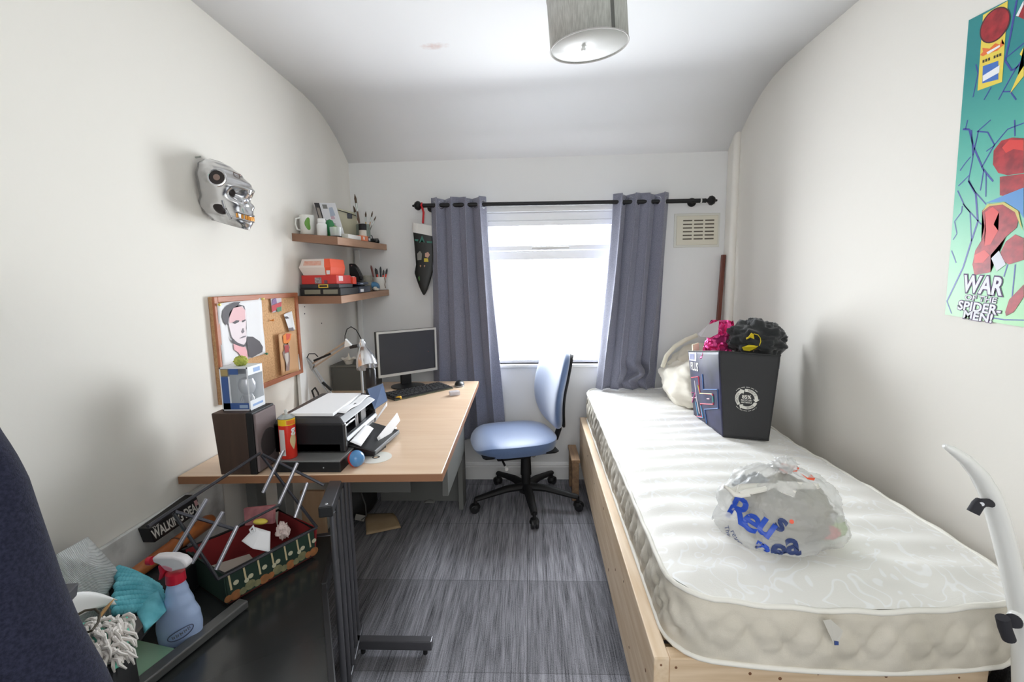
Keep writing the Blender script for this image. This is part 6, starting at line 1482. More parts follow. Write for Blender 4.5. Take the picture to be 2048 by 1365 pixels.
def yel(pts, nm):
    b = MB(); P = []
    for u, v in pts:
        best = None
        for i in range(72):
            for j in range(8, 42):
                p = gfn(i / 72, j / 47)
                if p.y > 2.09: continue
                q = RM.transposed() @ (p - Vector((0, 0, CH))); uu = 1024 + F_PX * q.x / -q.z; vv = 682.5 - F_PX * q.y / -q.z
                e = (uu - u) ** 2 + (vv - v) ** 2
                if best is None or e < best[0]: best = (e, p)
        o_ = Vector((0, 0, CH)); d = at(u, v, y=1.5) - o_
        P.append(o_ + d.normalized() * ((best[1] - o_).length - 0.006))
    return P
M_yp = mat('yellow_print', (226, 202, 40), rough=0.6)
def gpx(l): return [(1280 + x / 4.875, 620 + y / 4.875) for x, y in l]
MB().tube(yel(gpx([(1110, 235), (1150, 245), (1172, 275), (1178, 310), (1165, 345), (1140, 370)]), 'a'), 0.0028, seg=8, flat=0.6).build('yellow_arc', M_yp, gm)
for l in ([(1035, 275), (1060, 262), (1085, 225), (1108, 240), (1112, 285), (1075, 270), (1040, 290)], [(995, 365), (1035, 355), (1060, 345), (1110, 350), (1150, 355), (1120, 385), (1070, 402), (1010, 395)]):
    b = MB(); b.face(yel(gpx(l), 'b')); bmesh.ops.triangulate(b.bm, faces=b.bm.faces); b.build('yellow_patch', M_yp, gm, smooth=0, solid=0.003)
for pts, col, nm, lab, cat in (([(1385, 690), (1388, 706), (1401, 706), (1398, 686)], (226, 222, 190), 'cream_packet', 'cream packet edge at the left inside the black shopping bag', 'packet'),
                          ([(1518, 688), (1552, 684), (1551, 692), (1536, 695), (1520, 697)], (150, 52, 44), 'red_folder', 'dark red folder corner at the back right of the shopping bag', 'folder'),
                          ([(1544, 694), (1563, 690), (1561, 716), (1548, 712)], (186, 188, 196), 'grey_card', 'pale grey card standing at the right rim of the shopping bag', 'card'),
                          ([(1503, 704), (1520, 690), (1540, 688), (1550, 712), (1520, 716), (1506, 712)], (126, 104, 84), 'brown_parcel', 'brown patterned parcel inside the shopping bag beside the black garment', 'parcel')):
    yy = {'cream_packet': 2.24, 'red_folder': 2.17, 'grey_card': 2.05, 'brown_parcel': 2.00}[nm]
    P = [at(u, v, y=yy) for u, v in pts]
    for p in P:
        if p.x > 1.19: p.x = 1.19
    low = sorted(P, key=lambda q: q.z)[:2]
    for p in low: p.z -= 0.05
    b = MB().prism(P, (0.0, 0.012, 0.0)); tag(b.build(nm, mat('bag_' + nm, col, rough=0.6), smooth=0, bevel=0.002), lab, cat)
# ---- knotted carrier bag
PC = Vector((0.650, 1.185, ZB + 0.080)); PR = (0.146, 0.122, 0.104)
pb2 = thing('carrier_bag', 'knotted translucent white carrier bag with blue lettering on the near half of the mattress', 'bag', (PC.x, PC.y, ZB))
def bagr(d):
    k = 1 + 0.10 * fbm((d.x * 2.0 + 4, d.y * 2.0, d.z * 2.0)) 
    c_ = fbm((d.x * 4 + 9, d.y * 4, d.z * 4)); k += 0.045 * (abs(c_) ** 0.6) * (1 if c_ > 0 else -1) * 0.8
    k += 0.025 * (0.5 - abs(fbm((d.x * 8, d.y * 8 + 2, d.z * 8))))
    # gathered towards the knot at the top
    up = max(0.0, d.z)
    k += 0.05 * math.sin(math.atan2(d.y, d.x) * 11) * up ** 3
    return k
def bagp(d, off=0.0):
    k = bagr(d); g = 1 + 0.46 * max(0.0, -d.z) ** 1.2; p = PC + Vector((d.x * PR[0] * g * (k + off), d.y * PR[1] * g * (k + off), d.z * PR[2] * (k + off)))
    if p.z < ZB + 0.0015: p.z = ZB + 0.0015
    return p
def bagfn(a, t):
    an, th = a * 6.2832, t * math.pi
    return bagp(Vector((math.cos(an) * math.sin(th), math.sin(an) * math.sin(th), math.cos(th))))
def plastic():
    m = bpy.data.materials.new('translucent_white_film'); m.use_nodes = True
    N = m.node_tree.nodes; L = m.node_tree.links; p = N['Principled BSDF']
    p.inputs['Base Color'].default_value = lin((234, 234, 232)); p.inputs['Roughness'].default_value = 0.28
    t = N.new('ShaderNodeBsdfTransparent'); mx = N.new('ShaderNodeMixShader'); mx.inputs[0].default_value = 0.40
    L.new(t.outputs[0], mx.inputs[1]); L.new(p.outputs[0], mx.inputs[2]); L.new(mx.outputs[0], N['Material Output'].inputs['Surface'])
    n = N.new('ShaderNodeTexNoise'); n.inputs['Scale'].default_value = 22; n.inputs['Detail'].default_value = 4; n.inputs['Distortion'].default_value = 1.5
    tc = N.new('ShaderNodeTexCoord'); L.new(tc.outputs['Object'], n.inputs['Vector'])
    bp_ = N.new('ShaderNodeBump'); bp_.inputs['Strength'].default_value = 0.6; bp_.inputs['Distance'].default_value = 0.012
    L.new(n.outputs['Fac'], bp_.inputs['Height']); L.new(bp_.outputs['Normal'], p.inputs['Normal'])
    return m
M_film2 = plastic()
MB().grid(bagfn, 110, 70, wrap_u=True).build('film', M_film2, pb2, smooth=60)
def inner(c, r, seed, m, nm, lab=None):
    o = MB().grid(lump(c, r, 2.4, 0.25, seed, flat_bottom=ZB + 0.004), 36, 24, wrap_u=True).build(nm, m, pb2, smooth=80)
    return o
inner(PC + Vector((0.015, 0.0, -0.012)), (0.112, 0.095, 0.074), 2.0, mat('taupe_cloth', (150, 142, 122), rough=0.8, col2=(112, 106, 90), nscale=14), 'contents')
inner(PC + Vector((-0.05, 0.03, 0.026)), (0.046, 0.046, 0.042), 4.0, mat('steel_grey', (110, 120, 128), rough=0.5), 'contents')
inner(PC + Vector((0.102, -0.03, -0.035)), (0.045, 0.042, 0.032), 6.0, mat('fresh_green', (176, 200, 138), rough=0.6), 'contents')
inner(PC + Vector((0.092, -0.062, -0.038)), (0.026, 0.018, 0.018), 6.6, mat('soft_red', (206, 110, 104), rough=0.6), 'contents')
# knot, ears and loose corners
kz = bagp(Vector((0.0, -0.15, 0.99)).normalized())
MB().grid(lump(kz + Vector((0, 0, 0.012)), (0.026, 0.022, 0.018), 3.0, 0.5, 1.5), 28, 18, wrap_u=True).build('knot', M_film2, pb2, smooth=80)
M_ear = mat('thick_film', (232, 228, 220), rough=0.35)
def ear(nm, path, w, m=M_ear):
    def fn(a, t):
        f_ = t * (len(path) - 1); i = min(int(f_), len(path) - 2); q = path[i].lerp(path[i + 1], f_ - i); d = (path[i + 1] - path[i]).normalized()
        s_ = d.cross(Vector((0, -0.3, 1))).normalized(); ww = w[i] + (w[i + 1] - w[i]) * (f_ - i)
        return q + s_ * ww * (2 * a - 1) + Vector((0, 0, 0.006 * math.sin(a * 3.14 * 2)))
    MB().grid(fn, 7, 18).build(nm, m, pb2, smooth=80, solid=0.0008)
def bpx(x, y, yy): return at(1400 + x / 5.25, 880 + y / 5.25, y=yy)
ear('bag_handle', [bpx(800, 470, 1.145), bpx(640, 500, 1.125), bpx(480, 520, 1.11), bpx(400, 560, 1.10)], [0.006, 0.016, 0.020, 0.006])
ear('bag_handle', [bpx(800, 480, 1.14), bpx(880, 520, 1.12), bpx(1000, 575, 1.10)], [0.008, 0.016, 0.012])
ear('bag_handle', [bpx(820, 465, 1.145), bpx(1000, 480, 1.13), bpx(1250, 490, 1.13)], [0.006, 0.010, 0.004])
ear('bag_corner', [bpx(280, 760, 1.13), bpx(200, 800, 1.12), bpx(130, 825, 1.11)], [0.03, 0.018, 0.002], M_film2)
ear('bag_corner', [bpx(1340, 800, 1.12), bpx(1440, 830, 1.11), bpx(1520, 830, 1.11)], [0.016, 0.012, 0.002], M_film2)
ear('bag_handle', [bpx(470, 530, 1.11), bpx(380, 560, 1.105), bpx(250, 490, 1.12)], [0.022, 0.018, 0.002])
# lettering printed on the film: laid square on to the front of the bag
from mathutils.bvhtree import BVHTree
film_o = [o for o in pb2.children if o.name.startswith('film')][0]
BV = BVHTree.FromPolygons([v.co.copy() for v in film_o.data.vertices], [tuple(p.vertices) for p in film_o.data.polygons])
DB = Vector((0.40, 0.78, -0.48)).normalized(); UXB = Vector((DB.y, -DB.x, 0)).normalized(); UYB = UXB.cross(DB)
if UYB.z < 0: UYB = -UYB
org_b = pb2.location
def drop(p, off=0.0025):
    h = BV.ray_cast(p - org_b - DB * 0.5, DB)
    if h[0] is None: h = BV.find_nearest(p - org_b)
    return h[0] + org_b - DB * off
def surf(cu, cv):
    o_ = Vector((0, 0, CH)); d = (at(1400 + cu / 5.25, 880 + cv / 5.25, y=1.2) - o_).normalized()
    h = BV.ray_cast(o_ - org_b, d)
    if h[0] is None: h = BV.find_nearest(at(1400 + cu / 5.25, 880 + cv / 5.25, y=1.12) - org_b)
    return h[0] + org_b
def on_bag(cu, cv, rot, sc):
    p0 = surf(cu, cv); c_, s_ = math.cos(rot), math.sin(rot)
    return lambda x, y: drop(p0 + UXB * ((x * c_ - y * s_) * sc) + UYB * ((x * s_ + y * c_) * sc))
M_bl = mat('print_blue', (34, 78, 186), rough=0.4); M_bl2 = mat('print_navy', (40, 58, 110), rough=0.4); M_or = mat('print_orange', (238, 92, 58), rough=0.4)
for ch_, cu, cv, rot, sz, m_ in (('R', 400, 750, -0.40, 0.085, M_bl), ('e', 550, 850, -0.42, 0.085, M_bl), ('u', 712, 910, -0.5, 0.078, M_bl), ('s', 862, 880, -0.5, 0.06, M_bl2),
                                ('n', 655, 1150, -0.35, 0.074, M_bl), ('e', 832, 1160, -0.05, 0.078, M_bl2), ('a', 975, 1100, 0.15, 0.070, M_bl2)):
    text_on(ch_, on_bag(cu, cv, rot, 1.0), sz, pb2, m_, bold=0.0022, sub=1)
for txt, cu, cv, rot, sz in (('The', 290, 960, -1.2, 0.016), ('reuse', 385, 1040, -1.0, 0.018)):
    text_on(txt, on_bag(cu, cv, rot, 1.0), sz, pb2, M_bl2, sub=1)
b = MB(); fnb = on_bag(962, 862, 0, 1.0)
b.face([fnb(0.005 * math.cos(k * .5236), 0.005 * math.sin(k * .5236)) for k in range(12)]); b.build('red_dot', M_or, pb2, smooth=0)
def opatch(pts):
    b = MB(); P = []
    for x, y in pts:
        p = surf(x, y); P.append(p + (Vector((0, 0, CH)) - p).normalized() * 0.003)
    b.face(P); bmesh.ops.triangulate(b.bm, faces=b.bm.faces); b.build('orange_print', M_or, pb2, smooth=0)
for l in ([(860, 245), (1045, 295), (1020, 335), (975, 335), (985, 310), (855, 262)], [(1050, 350), (1130, 400), (1165, 365), (1210, 405), (1195, 430), (1130, 415)], [(835, 300), (925, 345), (915, 355), (835, 312)], [(320, 310), (345, 245), (352, 280), (335, 320)]): opatch(l)
# ------------------------------------------------------------------ black metal and glass table, lower left
ZT = 0.45
M_bmet = mat('black_satin_metal', (104, 104, 108), rough=0.34, metal=0.6)
M_bglass = mat('black_tinted_glass', (44, 46, 46), rough=0.2, spec=0.6)
dT = Vector((-0.247, 0.969, 0)).normalized(); nT = Vector((-dT.y, dT.x, 0))     # along the table, and to its left
o0 = Vector((-0.500, 0.86, 0))      # right edge reference
def tp(s_, w, z): p = o0 + dT * s_ + nT * w; return Vector((p.x, p.y, z))
gt = thing('glass_table', 'low black glass-topped table with a barred metal end frame before the desk', 'table', tp(0.3, 0.2, 0))
def tq4(s0, s1, w0, w1, z): return [tp(s0, w0, z), tp(s1, w0, z), tp(s1, w1, z), tp(s0, w1, z)]
gA, gB = at(664, 1365, z=ZT), at(648, 1168, z=ZT)
gA = gB + (gA - gB) * 1.9; gC = tp(0.625, 0.012, ZT)
MB().prism([Vector((q.x, q.y, ZT - 0.012)) for q in (tp(-0.35, 0.40, 0), gA, gB, gC, tp(0.625, 0.40, 0))], (0, 0, 0.010)).build('glass_top', M_bglass, gt, smooth=0, bevel=0.003)
for qa, qb in ((gA, gB), (gB, gC)):
    MB().bar(qa - Vector((0, 0, 0.02)), qb - Vector((0, 0, 0.02)), 0.016, 0.04).build('rail', mat('dark_rail', (58, 58, 60), rough=0.4, metal=0.4), gt, smooth=0, bevel=0.003)
MB().hexa(tq4(-0.37, 0.64, 0.398, 0.42, ZT - 0.04), tq4(-0.37, 0.64, 0.398, 0.42, ZT)).build('rail', M_bmet, gt, smooth=0, bevel=0.003)
MB().hexa(tq4(0.618, 0.64, 0.0, 0.42, ZT - 0.04), tq4(0.618, 0.64, 0.0, 0.42, ZT)).build('rail', M_bmet, gt, smooth=0, bevel=0.003)
ra, rb_ = at(344, 1319, z=ZT + 0.012), at(474, 1222, z=ZT + 0.012)
MB().bar(at(318, 1345, z=ZT + 0.010) + (ra - rb_) * 0.6, rb_ + Vector((0, 0.03, 0)), 0.030, 0.020).build('cross_bar', mat('dull_black_metal', (112, 112, 112), rough=0.38, metal=0.5), gt, smooth=0, bevel=0.003)
for s_, w in ((0.60, 0.40), (-0.3, 0.40), (-0.3, 0.03)):
    MB().hexa(tq4(s_, s_ + 0.03, w - 0.03, w, 0), tq4(s_, s_ + 0.03, w - 0.03, w, ZT - 0.04)).build('leg', M_bmet, gt, smooth=0, bevel=0.002)
# end frame: top rail, five bars, bottom rail and foot
FN, FF = at(651, 1013, z=0.69), at(688, 918, z=0.69)
FN.z = FF.z = 0.675
dF = (FF - FN).normalized()
MB().bar(FN, FF, 0.036, 0.030).build('top_rail', M_bmet, gt, smooth=0, bevel=0.002)
MB().bar(FN - dF * 0.006, FN + dF * 0.001, 0.037, 0.031).build('end_cap', M_darkm, gt, smooth=0, bevel=0.003)
for pz_, nm in ((FN + dF * 0.012, 'rivet'), (FF - dF * 0.012, 'rivet')):
    MB().cyl(pz_ + Vector((0, 0, 0.014)), pz_ + Vector((0, 0, 0.0175)), 0.005, 0.003, seg=12).build(nm, M_silver, gt)
tops = [(653, 1027), (671, 1005), (683, 985), (694, 965), (704, 940)]
L_ = (FF - FN).length
for i in range(5):
    q = FN + dF * (0.022 + (L_ - 0.04) * i / 4)
    sh = Vector((0.013, 0, 0))
    MB().cyl(q + sh + Vector((0, 0, -0.013)), Vector((q.x, q.y, 0.052)) + sh, 0.0088, seg=16).build('bar', M_bmet, gt)
MB().bar(Vector((FN.x + 0.013, FN.y - 0.1, 0.045)), Vector((FF.x + 0.013, FF.y + 0.01, 0.045)), 0.030, 0.022).build('bottom_rail', M_bmet, gt, smooth=0, bevel=0.002)
MB().box((FF.x + 0.0, 1.452, 0.022), (-0.352, 1.482, 0.056)).build('foot_bar', M_bmet, gt, smooth=0, bevel=0.003)
MB().cyl((-0.378, 1.467, 0), (-0.378, 1.467, 0.024), 0.008).build('glide', M_darkm, gt)
MB().cyl((FF.x + 0.05, 1.467, 0), (FF.x + 0.05, 1.467, 0.024), 0.008).build('glide', M_darkm, gt)

# ------------------------------------------------------------------ basket with flowery front, red lining
e_ = Vector((0.126, 0.216, 0)); L1 = e_.length; e_.normalize(); nb = Vector((-e_.y, e_.x, 0))
bo = Vector((-0.806, 1.102, ZT + 0.005)); BL, BD, BH = 0.262, 0.20, 0.088
def bp_(s_, w, z): p = bo + e_ * s_ + nb * w; return Vector((p.x, p.y, ZT + 0.005 + z))
bk_ = thing('basket', 'dark green flower-fronted basket with a red lining, full of papers, on the black table', 'basket', bp_(BL / 2, BD / 2, 0))
M_red_l = mat('dark_red_lining', (140, 34, 36), rough=0.8, col2=(116, 28, 32), nscale=8)
M_dgr = mat('bottle_green_cloth', (36, 62, 50), rough=0.8, col2=(28, 50, 42), nscale=10)
def wall_(s0, w0, s1, w1, m, nm, fl=0.012):
    a, b_ = bp_(s0, w0, 0), bp_(s1, w1, 0); n_ = Vector((b_.y - a.y, a.x - b_.x, 0)).normalized()
    return MB().hexa([a, b_, b_ - n_ * 0.005, a - n_ * 0.005], [p + Vector((0, 0, BH)) + n_ * fl for p in (a, b_, b_ - n_ * 0.005, a - n_ * 0.005)]).build(nm, m, bk_, smooth=0)
front = wall_(0, 0, BL, 0, M_dgr, 'front_panel', 0.0)
wall_(BL, 0, BL, BD, M_red_l, 'end_wall'); wall_(BL, BD, 0, BD, M_red_l, 'back_wall', 0.02); wall_(0, BD, 0, 0, M_dgr, 'end_wall', 0.004)
MB().hexa([bp_(0, 0, 0), bp_(BL, 0, 0), bp_(BL, BD, 0), bp_(0, BD, 0)], [bp_(0, 0, .004), bp_(BL, 0, .004), bp_(BL, BD, .004), bp_(0, BD, .004)]).build('base', M_red_l, bk_, smooth=0)
MB().tube([bp_(0, 0, BH), bp_(BL, 0, BH), bp_(BL + .012, BD + .01, BH), bp_(-0.01, BD + .02, BH)], 0.004, seg=8, closed=True).build('rim', M_darkm, bk_)
def fp(s_, z, d=0.0015): p = bp_(s_, 0, z); return p - nb * d
def fdisc(s_, z, r, m, nm, d=0.0015, sy=1.0):
    b = MB(); b.face([fp(s_ + r * math.cos(k * .5236), z + r * sy * math.sin(k * .5236), d) for k in range(12)]); return b.build(nm, m, bk_, smooth=0)
M_stem = mat('straw', (206, 190, 150)); M_petal = mat('faded_petal', (200, 196, 168)); M_terra = mat('terracotta_print', (172, 108, 64), col2=(140, 96, 60), nscale=60); M_ol = mat('olive_print', (136, 132, 96), col2=(112, 112, 84), nscale=60)
for k in range(7):
    s_ = 0.012 + 0.039 * k
    b = MB(); b.face([fp(s_ - .002, .035 + .006 * (k % 2)), fp(s_ + .003, .035 + .006 * (k % 2)), fp(s_ - .001, .082), fp(s_ - .006, .082)]); b.build('stem', M_stem, bk_, smooth=0)
    fdisc(s_ + 0.013, 0.050 - 0.004 * (k % 2), 0.0075, M_petal, 'flower', 0.002, 0.9)
    if k % 2: fdisc(s_ + 0.001, 0.040, 0.0065, M_petal, 'flower', 0.0025)
    fdisc(s_ + 0.010, 0.022 if k % 2 else 0.016, 0.015, M_terra if k % 2 == 0 else M_ol, 'flower_pot', 0.0018, 0.9)
    fdisc(s_ - 0.010, 0.016, 0.010, M_ol if k % 3 else M_terra, 'flower_pot', 0.0020, 1.0)
# papers inside
def inpaper(nm, lab, pts, m, cat='paper', th=0.0015):
    P = [Vector(p) for p in pts]
    o = MB().prism(P, (0, 0, th)).build(nm, m, smooth=0); tag(o, lab, cat)
    return o
inpaper('brown_envelope', 'grey-brown card lying at the near end inside the basket', [bp_(.01, .02, .045), bp_(.10, .015, .045), bp_(.11, .09, .055), bp_(.01, .12, .06)], mat('grey_brown_card', (168, 156, 146), rough=0.8), 'card')
inpaper('brown_paper', 'brown wrapping paper in the middle of the basket behind its front panel', [bp_(.10, .012, .05), bp_(.18, .010, .055), bp_(.17, .05, .06), bp_(.10, .05, .058)], mat('brown_wrap', (176, 142, 110), rough=0.8))
wq = [at(483, 1083, y=1.20), at(505, 1098, y=1.18), at(540, 1105, y=1.20), at(541, 1064, y=1.235), at(510, 1055, y=1.235)]
def wfold(a, t): 
    A = wq[0].lerp(wq[4], t); B = wq[1].lerp(wq[4].lerp(wq[3], .4), t); C2 = wq[2].lerp(wq[3], t)
    return (A.lerp(B, a / 0.45) if a < 0.45 else B.lerp(C2, (a - .45) / .55))
wp_ = thing('folded_paper', 'crumpled white paper bag standing up in the middle of the basket', 'paper', (wq[1].x, wq[1].y, wq[1].z))
MB().grid(wfold, 14, 8).build('sheet', M_paper, wp_, smooth=20, solid=0.001)
MB().tube([at(504, 1068, y=1.215), at(500, 1060, y=1.22), at(506, 1053, y=1.22), at(510, 1064, y=1.215)], 0.003).build('handle', M_paper, wp_)
tag(MB().prism([at(487, 1018, y=1.31), at(547, 1012, y=1.33), at(546, 1048, y=1.31), at(490, 1052, y=1.29)], (0.004, 0.006, 0.001)).build('pink_print', mat('faded_pink_photo', (168, 104, 106), rough=0.5, col2=(120, 66, 72), nscale=26), smooth=0), 'faded pink picture leaning on the red back wall inside the basket', 'picture')
tag(MB().ball(at(521, 1044, y=1.28), (0.022, 0.012, 0.008)).build('yellow_sweet', mat('lemon_yellow', (226, 204, 84), rough=0.5)), 'small yellow oval packet in the basket in front of the pink picture', 'packet')
MBc = lump(at(566, 1062, y=1.285), (0.018, 0.016, 0.022), 3, 0.5, 3)
tag(MB().grid(MBc, 24, 16, wrap_u=True).build('tissue', mat('tissue_pinkish', (220, 200, 194), rough=0.8), smooth=40), 'crumpled pinkish tissue at the far end of the basket', 'tissue')

# ------------------------------------------------------------------ black wire rack with pegs lying on the basket
wr_ = thing('wire_rack', 'black wire rack of two forked frames with short pegs, lying across the basket', 'rack', at(436, 1160, y=1.04))
M_wire = mat('black_wire', (64, 64, 70), rough=0.28, metal=0.6)
yR, yL = 1.285, 1.02
aR, aL = at(520, 907, y=yR), at(344, 1022, y=yL)
R1, R2 = at(634, 1056, y=1.25), at(648, 971, y=1.285)
L1_, L2_ = at(436, 1160, y=1.045), at(466, 1058, y=1.08)
def bent(A, apex, B): 
    a, b_ = (A - apex).normalized(), (B - apex).normalized()
    return [A, apex + a * 0.02, apex + a * 0.008 , apex + b_ * 0.008, apex + b_ * 0.02, B]
MB().tube(bent(R1, aR, R2), 0.0042, seg=8).build('forked_frame', M_wire, wr_)
MB().tube(bent(L1_, aL, L2_), 0.0042, seg=8).build('forked_frame', M_wire, wr_)
MB().tube([at(296, 1054, y=0.955), aL, aR], 0.0042, seg=8).build('long_rod', M_wire, wr_)
MB().tube([L1_ , R1], 0.0036, seg=8).build('long_rod', M_wire, wr_)
MB().tube([L2_, at(560, 1010, y=1.2)], 0.0034, seg=8).build('long_rod', M_wire, wr_)
for (u0, v0), (u1, v1), y0, y1 in (((567, 901), (526, 986), 1.30, 1.245), ((595, 926), (558, 1008), 1.295, 1.24), ((615, 966), (590, 1036), 1.285, 1.235),
                                   ((414, 998), (349, 1106), 1.06, 1.0), ((446, 1024), (384, 1127), 1.075, 1.015), ((475, 1052), (432, 1140), 1.085, 1.03)):
    MB().cyl(at(u0, v0, y=y0), at(u1, v1, y=y1), 0.005, seg=12).build('peg', mat('highlit_wire_peg', (170, 170, 178), rough=0.25, metal=0.6), wr_)  # pegs paler than the wire, their highlights put into the colour

# ------------------------------------------------------------------ black crate, bat, lettered box along the wall
bc = thing('black_crate', 'black cardboard carton on the table against the left wall, under the wooden bat', 'carton', (-1.0, 1.2, ZT))
MB().hexa([(-1.085, 1.06, ZT), (-0.93, 1.06, ZT), (-0.945, 1.2, ZT), (-1.085, 1.3, ZT)], [(-1.085, 1.06, 0.53), (-0.93, 1.06, 0.53), (-0.945, 1.2, 0.53), (-1.085, 1.3, 0.53)]).build('carton', mat('carton_black', (26, 26, 28), rough=0.7), bc, smooth=0, bevel=0.003)
MB().cyl((-0.936, 1.10, 0.517), (-0.934, 1.10, 0.517), 0.006).build('eyelet', M_silver, bc)
ba, bb_ = at(236, 1156, y=1.08), at(425, 1036, y=1.40)
ba = Vector((-1.03, 1.06, 0.556)); bb_ = at(424, 1038, x=-1.03)
bat = thing('wooden_bat', 'orange-brown wooden bat lying along the left wall below the lettered black box', 'bat', ba)
d = (bb_ - ba); Lb = d.length; q = d.to_track_quat('Z', 'Y').to_matrix()
MB().lathe([(0, 0), (0.014, 0.002), (0.0165, 0.02), (0.0185, Lb * .45), (0.0195, Lb * .5), (0.0205, Lb * .56), (0.0215, Lb - .02), (0.016, Lb - .004), (0, Lb)], ba, rot=q, seg=24).build('barrel', mat('orange_wood', (186, 112, 62), rough=0.35, col2=(158, 88, 46), nscale=5, stretch=(6, 2, 6)), bat)
MB().lathe([(0.0200, Lb * .5), (0.0208, Lb * .505), (0.0208, Lb * .515), (0.0202, Lb * .52)], ba, rot=q, seg=24).build('dark_ring', mat('burnt_ring', (84, 48, 30)), bat)
# lettered box
lbx = thing('lettered_box', 'black box with bold white lettering standing along the left wall above the bat', 'box', (-1.07, 1.26, 0.56))
c0, c1, c2, c3 = at(310, 1086, x=-1.052), at(403, 1022, x=-1.052), at(392, 990, x=-1.052), at(299, 1058, x=-1.052)
nX = Vector((0.035, 0, 0))
MB().hexa([c0 - nX, c1 - nX, c1, c0], [c3 - nX, c2 - nX, c2, c3]).build('box', mat('box_black', (28, 26, 28), rough=0.5), lbx, smooth=0, bevel=0.002)
up_ = (c3 - c0); al = (c1 - c0)
text_on('WALKING DEAD', lambda x, y: c0 + al * (0.5 + x / 7.6) + up_ * (0.48 + y * 0.86) + Vector((0.0012, 0, 0)), 1.0, lbx, mat('letter_cream', (222, 220, 214)), bold=0.03, sub=0)
text_on('THE', lambda x, y: c0 + al * (0.10 + x / 14) + up_ * (0.90 + y * 0.2) + Vector((0.0012, 0, 0)), 1.0, lbx, mat('letter_cream', (1, 1, 1)), bold=0.02)
MB().face([c0.lerp(c1, .9) + up_ * .55 + Vector((.0014, 0, 0)), c0.lerp(c1, .97) + up_ * .55 + Vector((.0014, 0, 0)), c0.lerp(c1, .97) + up_ * .95 + Vector((.0014, 0, 0)), c0.lerp(c1, .9) + up_ * .95 + Vector((.0014, 0, 0))]).build('pink_dot', mat('letter_pink', (206, 160, 160)), lbx, smooth=0)
wbk = [at(322, 1036, x=-1.09), at(385, 995, x=-1.09), at(378, 985, x=-1.09), at(322, 1024, x=-1.09)]
tag(MB().hexa([wbk[0] - Vector((0.006, 0, .05)), wbk[1] - Vector((0.006, 0, .05)), wbk[1] - Vector((0, 0, .05)), wbk[0] - Vector((0, 0, .05))], [wbk[3] - Vector((0.006, 0, 0)), wbk[2] - Vector((0.006, 0, 0)), wbk[2], wbk[3]]).build('white_slab', mat('white_card', (232, 230, 234), rough=0.6), smooth=0), 'white card slab standing behind the lettered black box at the left wall', 'card')
# white scuffed board along the wall
M_scuff = mat('white_board_with_grey_scuffs', (226, 226, 224), rough=0.55, col2=(150, 148, 146), nscale=9, contrast=(0.5, 0.78))
tag(MB().box((-1.098, 0.72, 0.36), (-1.086, 1.52, 0.637)).build('scuffed_board', M_scuff, smooth=0, bevel=0.002), 'long white scuffed board standing along the left wall behind the cleaning cloths', 'board')

# ------------------------------------------------------------------ cleaning things
# folded grey-white towel
tA, tB, tC, tD, tE, tF = at(112, 1110, y=0.90), at(176, 1074, y=0.985), at(208, 1108, y=1.0), at(243, 1148, y=1.01), at(208, 1198, y=0.93), at(128, 1204, y=0.85)
tw = thing('towel', 'folded pale grey ribbed towel at the left wall above the turquoise cloth', 'towel', (tE.x, tE.y, ZT))
def ribbed():
    m = mat('grey_white_ribbed_towel', (222, 226, 226), rough=0.9, col2=(176, 180, 180), nscale=10, contrast=(0.45, 0.8))
    N = m.node_tree.nodes; L = m.node_tree.links; b_ = N['Principled BSDF']
    w = N.new('ShaderNodeTexWave'); w.inputs['Scale'].default_value = 190; w.inputs['Distortion'].default_value = 1.5; w.bands_direction = 'DIAGONAL'
    tc = N.new('ShaderNodeTexCoord'); L.new(tc.outputs['Object'], w.inputs['Vector'])
    k = N.new('ShaderNodeBump'); k.inputs['Strength'].default_value = 0.8; k.inputs['Distance'].default_value = 0.002
    L.new(w.outputs['Fac'], k.inputs['Height']); L.new(k.outputs['Normal'], b_.inputs['Normal'])
    return m
def quadgrid(fn_pts, bulge, k, seed):
    A, B, C_, D_ = fn_pts; n_ = (B - A).cross(D_ - A).normalized()
    if n_.z < 0: n_ = -n_
    def fn(a, t):
        p = A.lerp(B, a).lerp(D_.lerp(C_, a), t)
        return p + n_ * (bulge * math.sin(a * math.pi) * math.sin(t * math.pi) + 0.006 * fbm((p.x * k + seed, p.y * k, p.z * k)))
    return fn
M_tw = ribbed()
hexpts = [tB, tC, tD, tE, tF, tA]; cen = sum(hexpts, Vector()) / 6 + Vector((0.012, -0.012, 0.012))
def hexfn(a, t):
    s_ = a * 6; i = int(s_) % 6; p = hexpts[i].lerp(hexpts[(i + 1) % 6], s_ - int(s_))
    q = cen.lerp(p, t); return q + Vector((0.5, -0.5, 0.6)).normalized() * (0.020 * (1 - t * t) + 0.007 * fbm((q.x * 14, q.y * 14, q.z * 14)) * (1 - t ** 4))
MB().grid(hexfn, 60, 20, wrap_u=True).build('top_fold', M_tw, tw, smooth=60, solid=0.018, soff=-1)
MB().grid(quadgrid([tF, tE, Vector((tE.x - 0.02, tE.y + .03, ZT + .005)), Vector((tF.x - 0.03, tF.y + .05, ZT + .005))], 0.01, 10, 2), 14, 10).build('front_fold', M_tw, tw, smooth=60, solid=0.012)
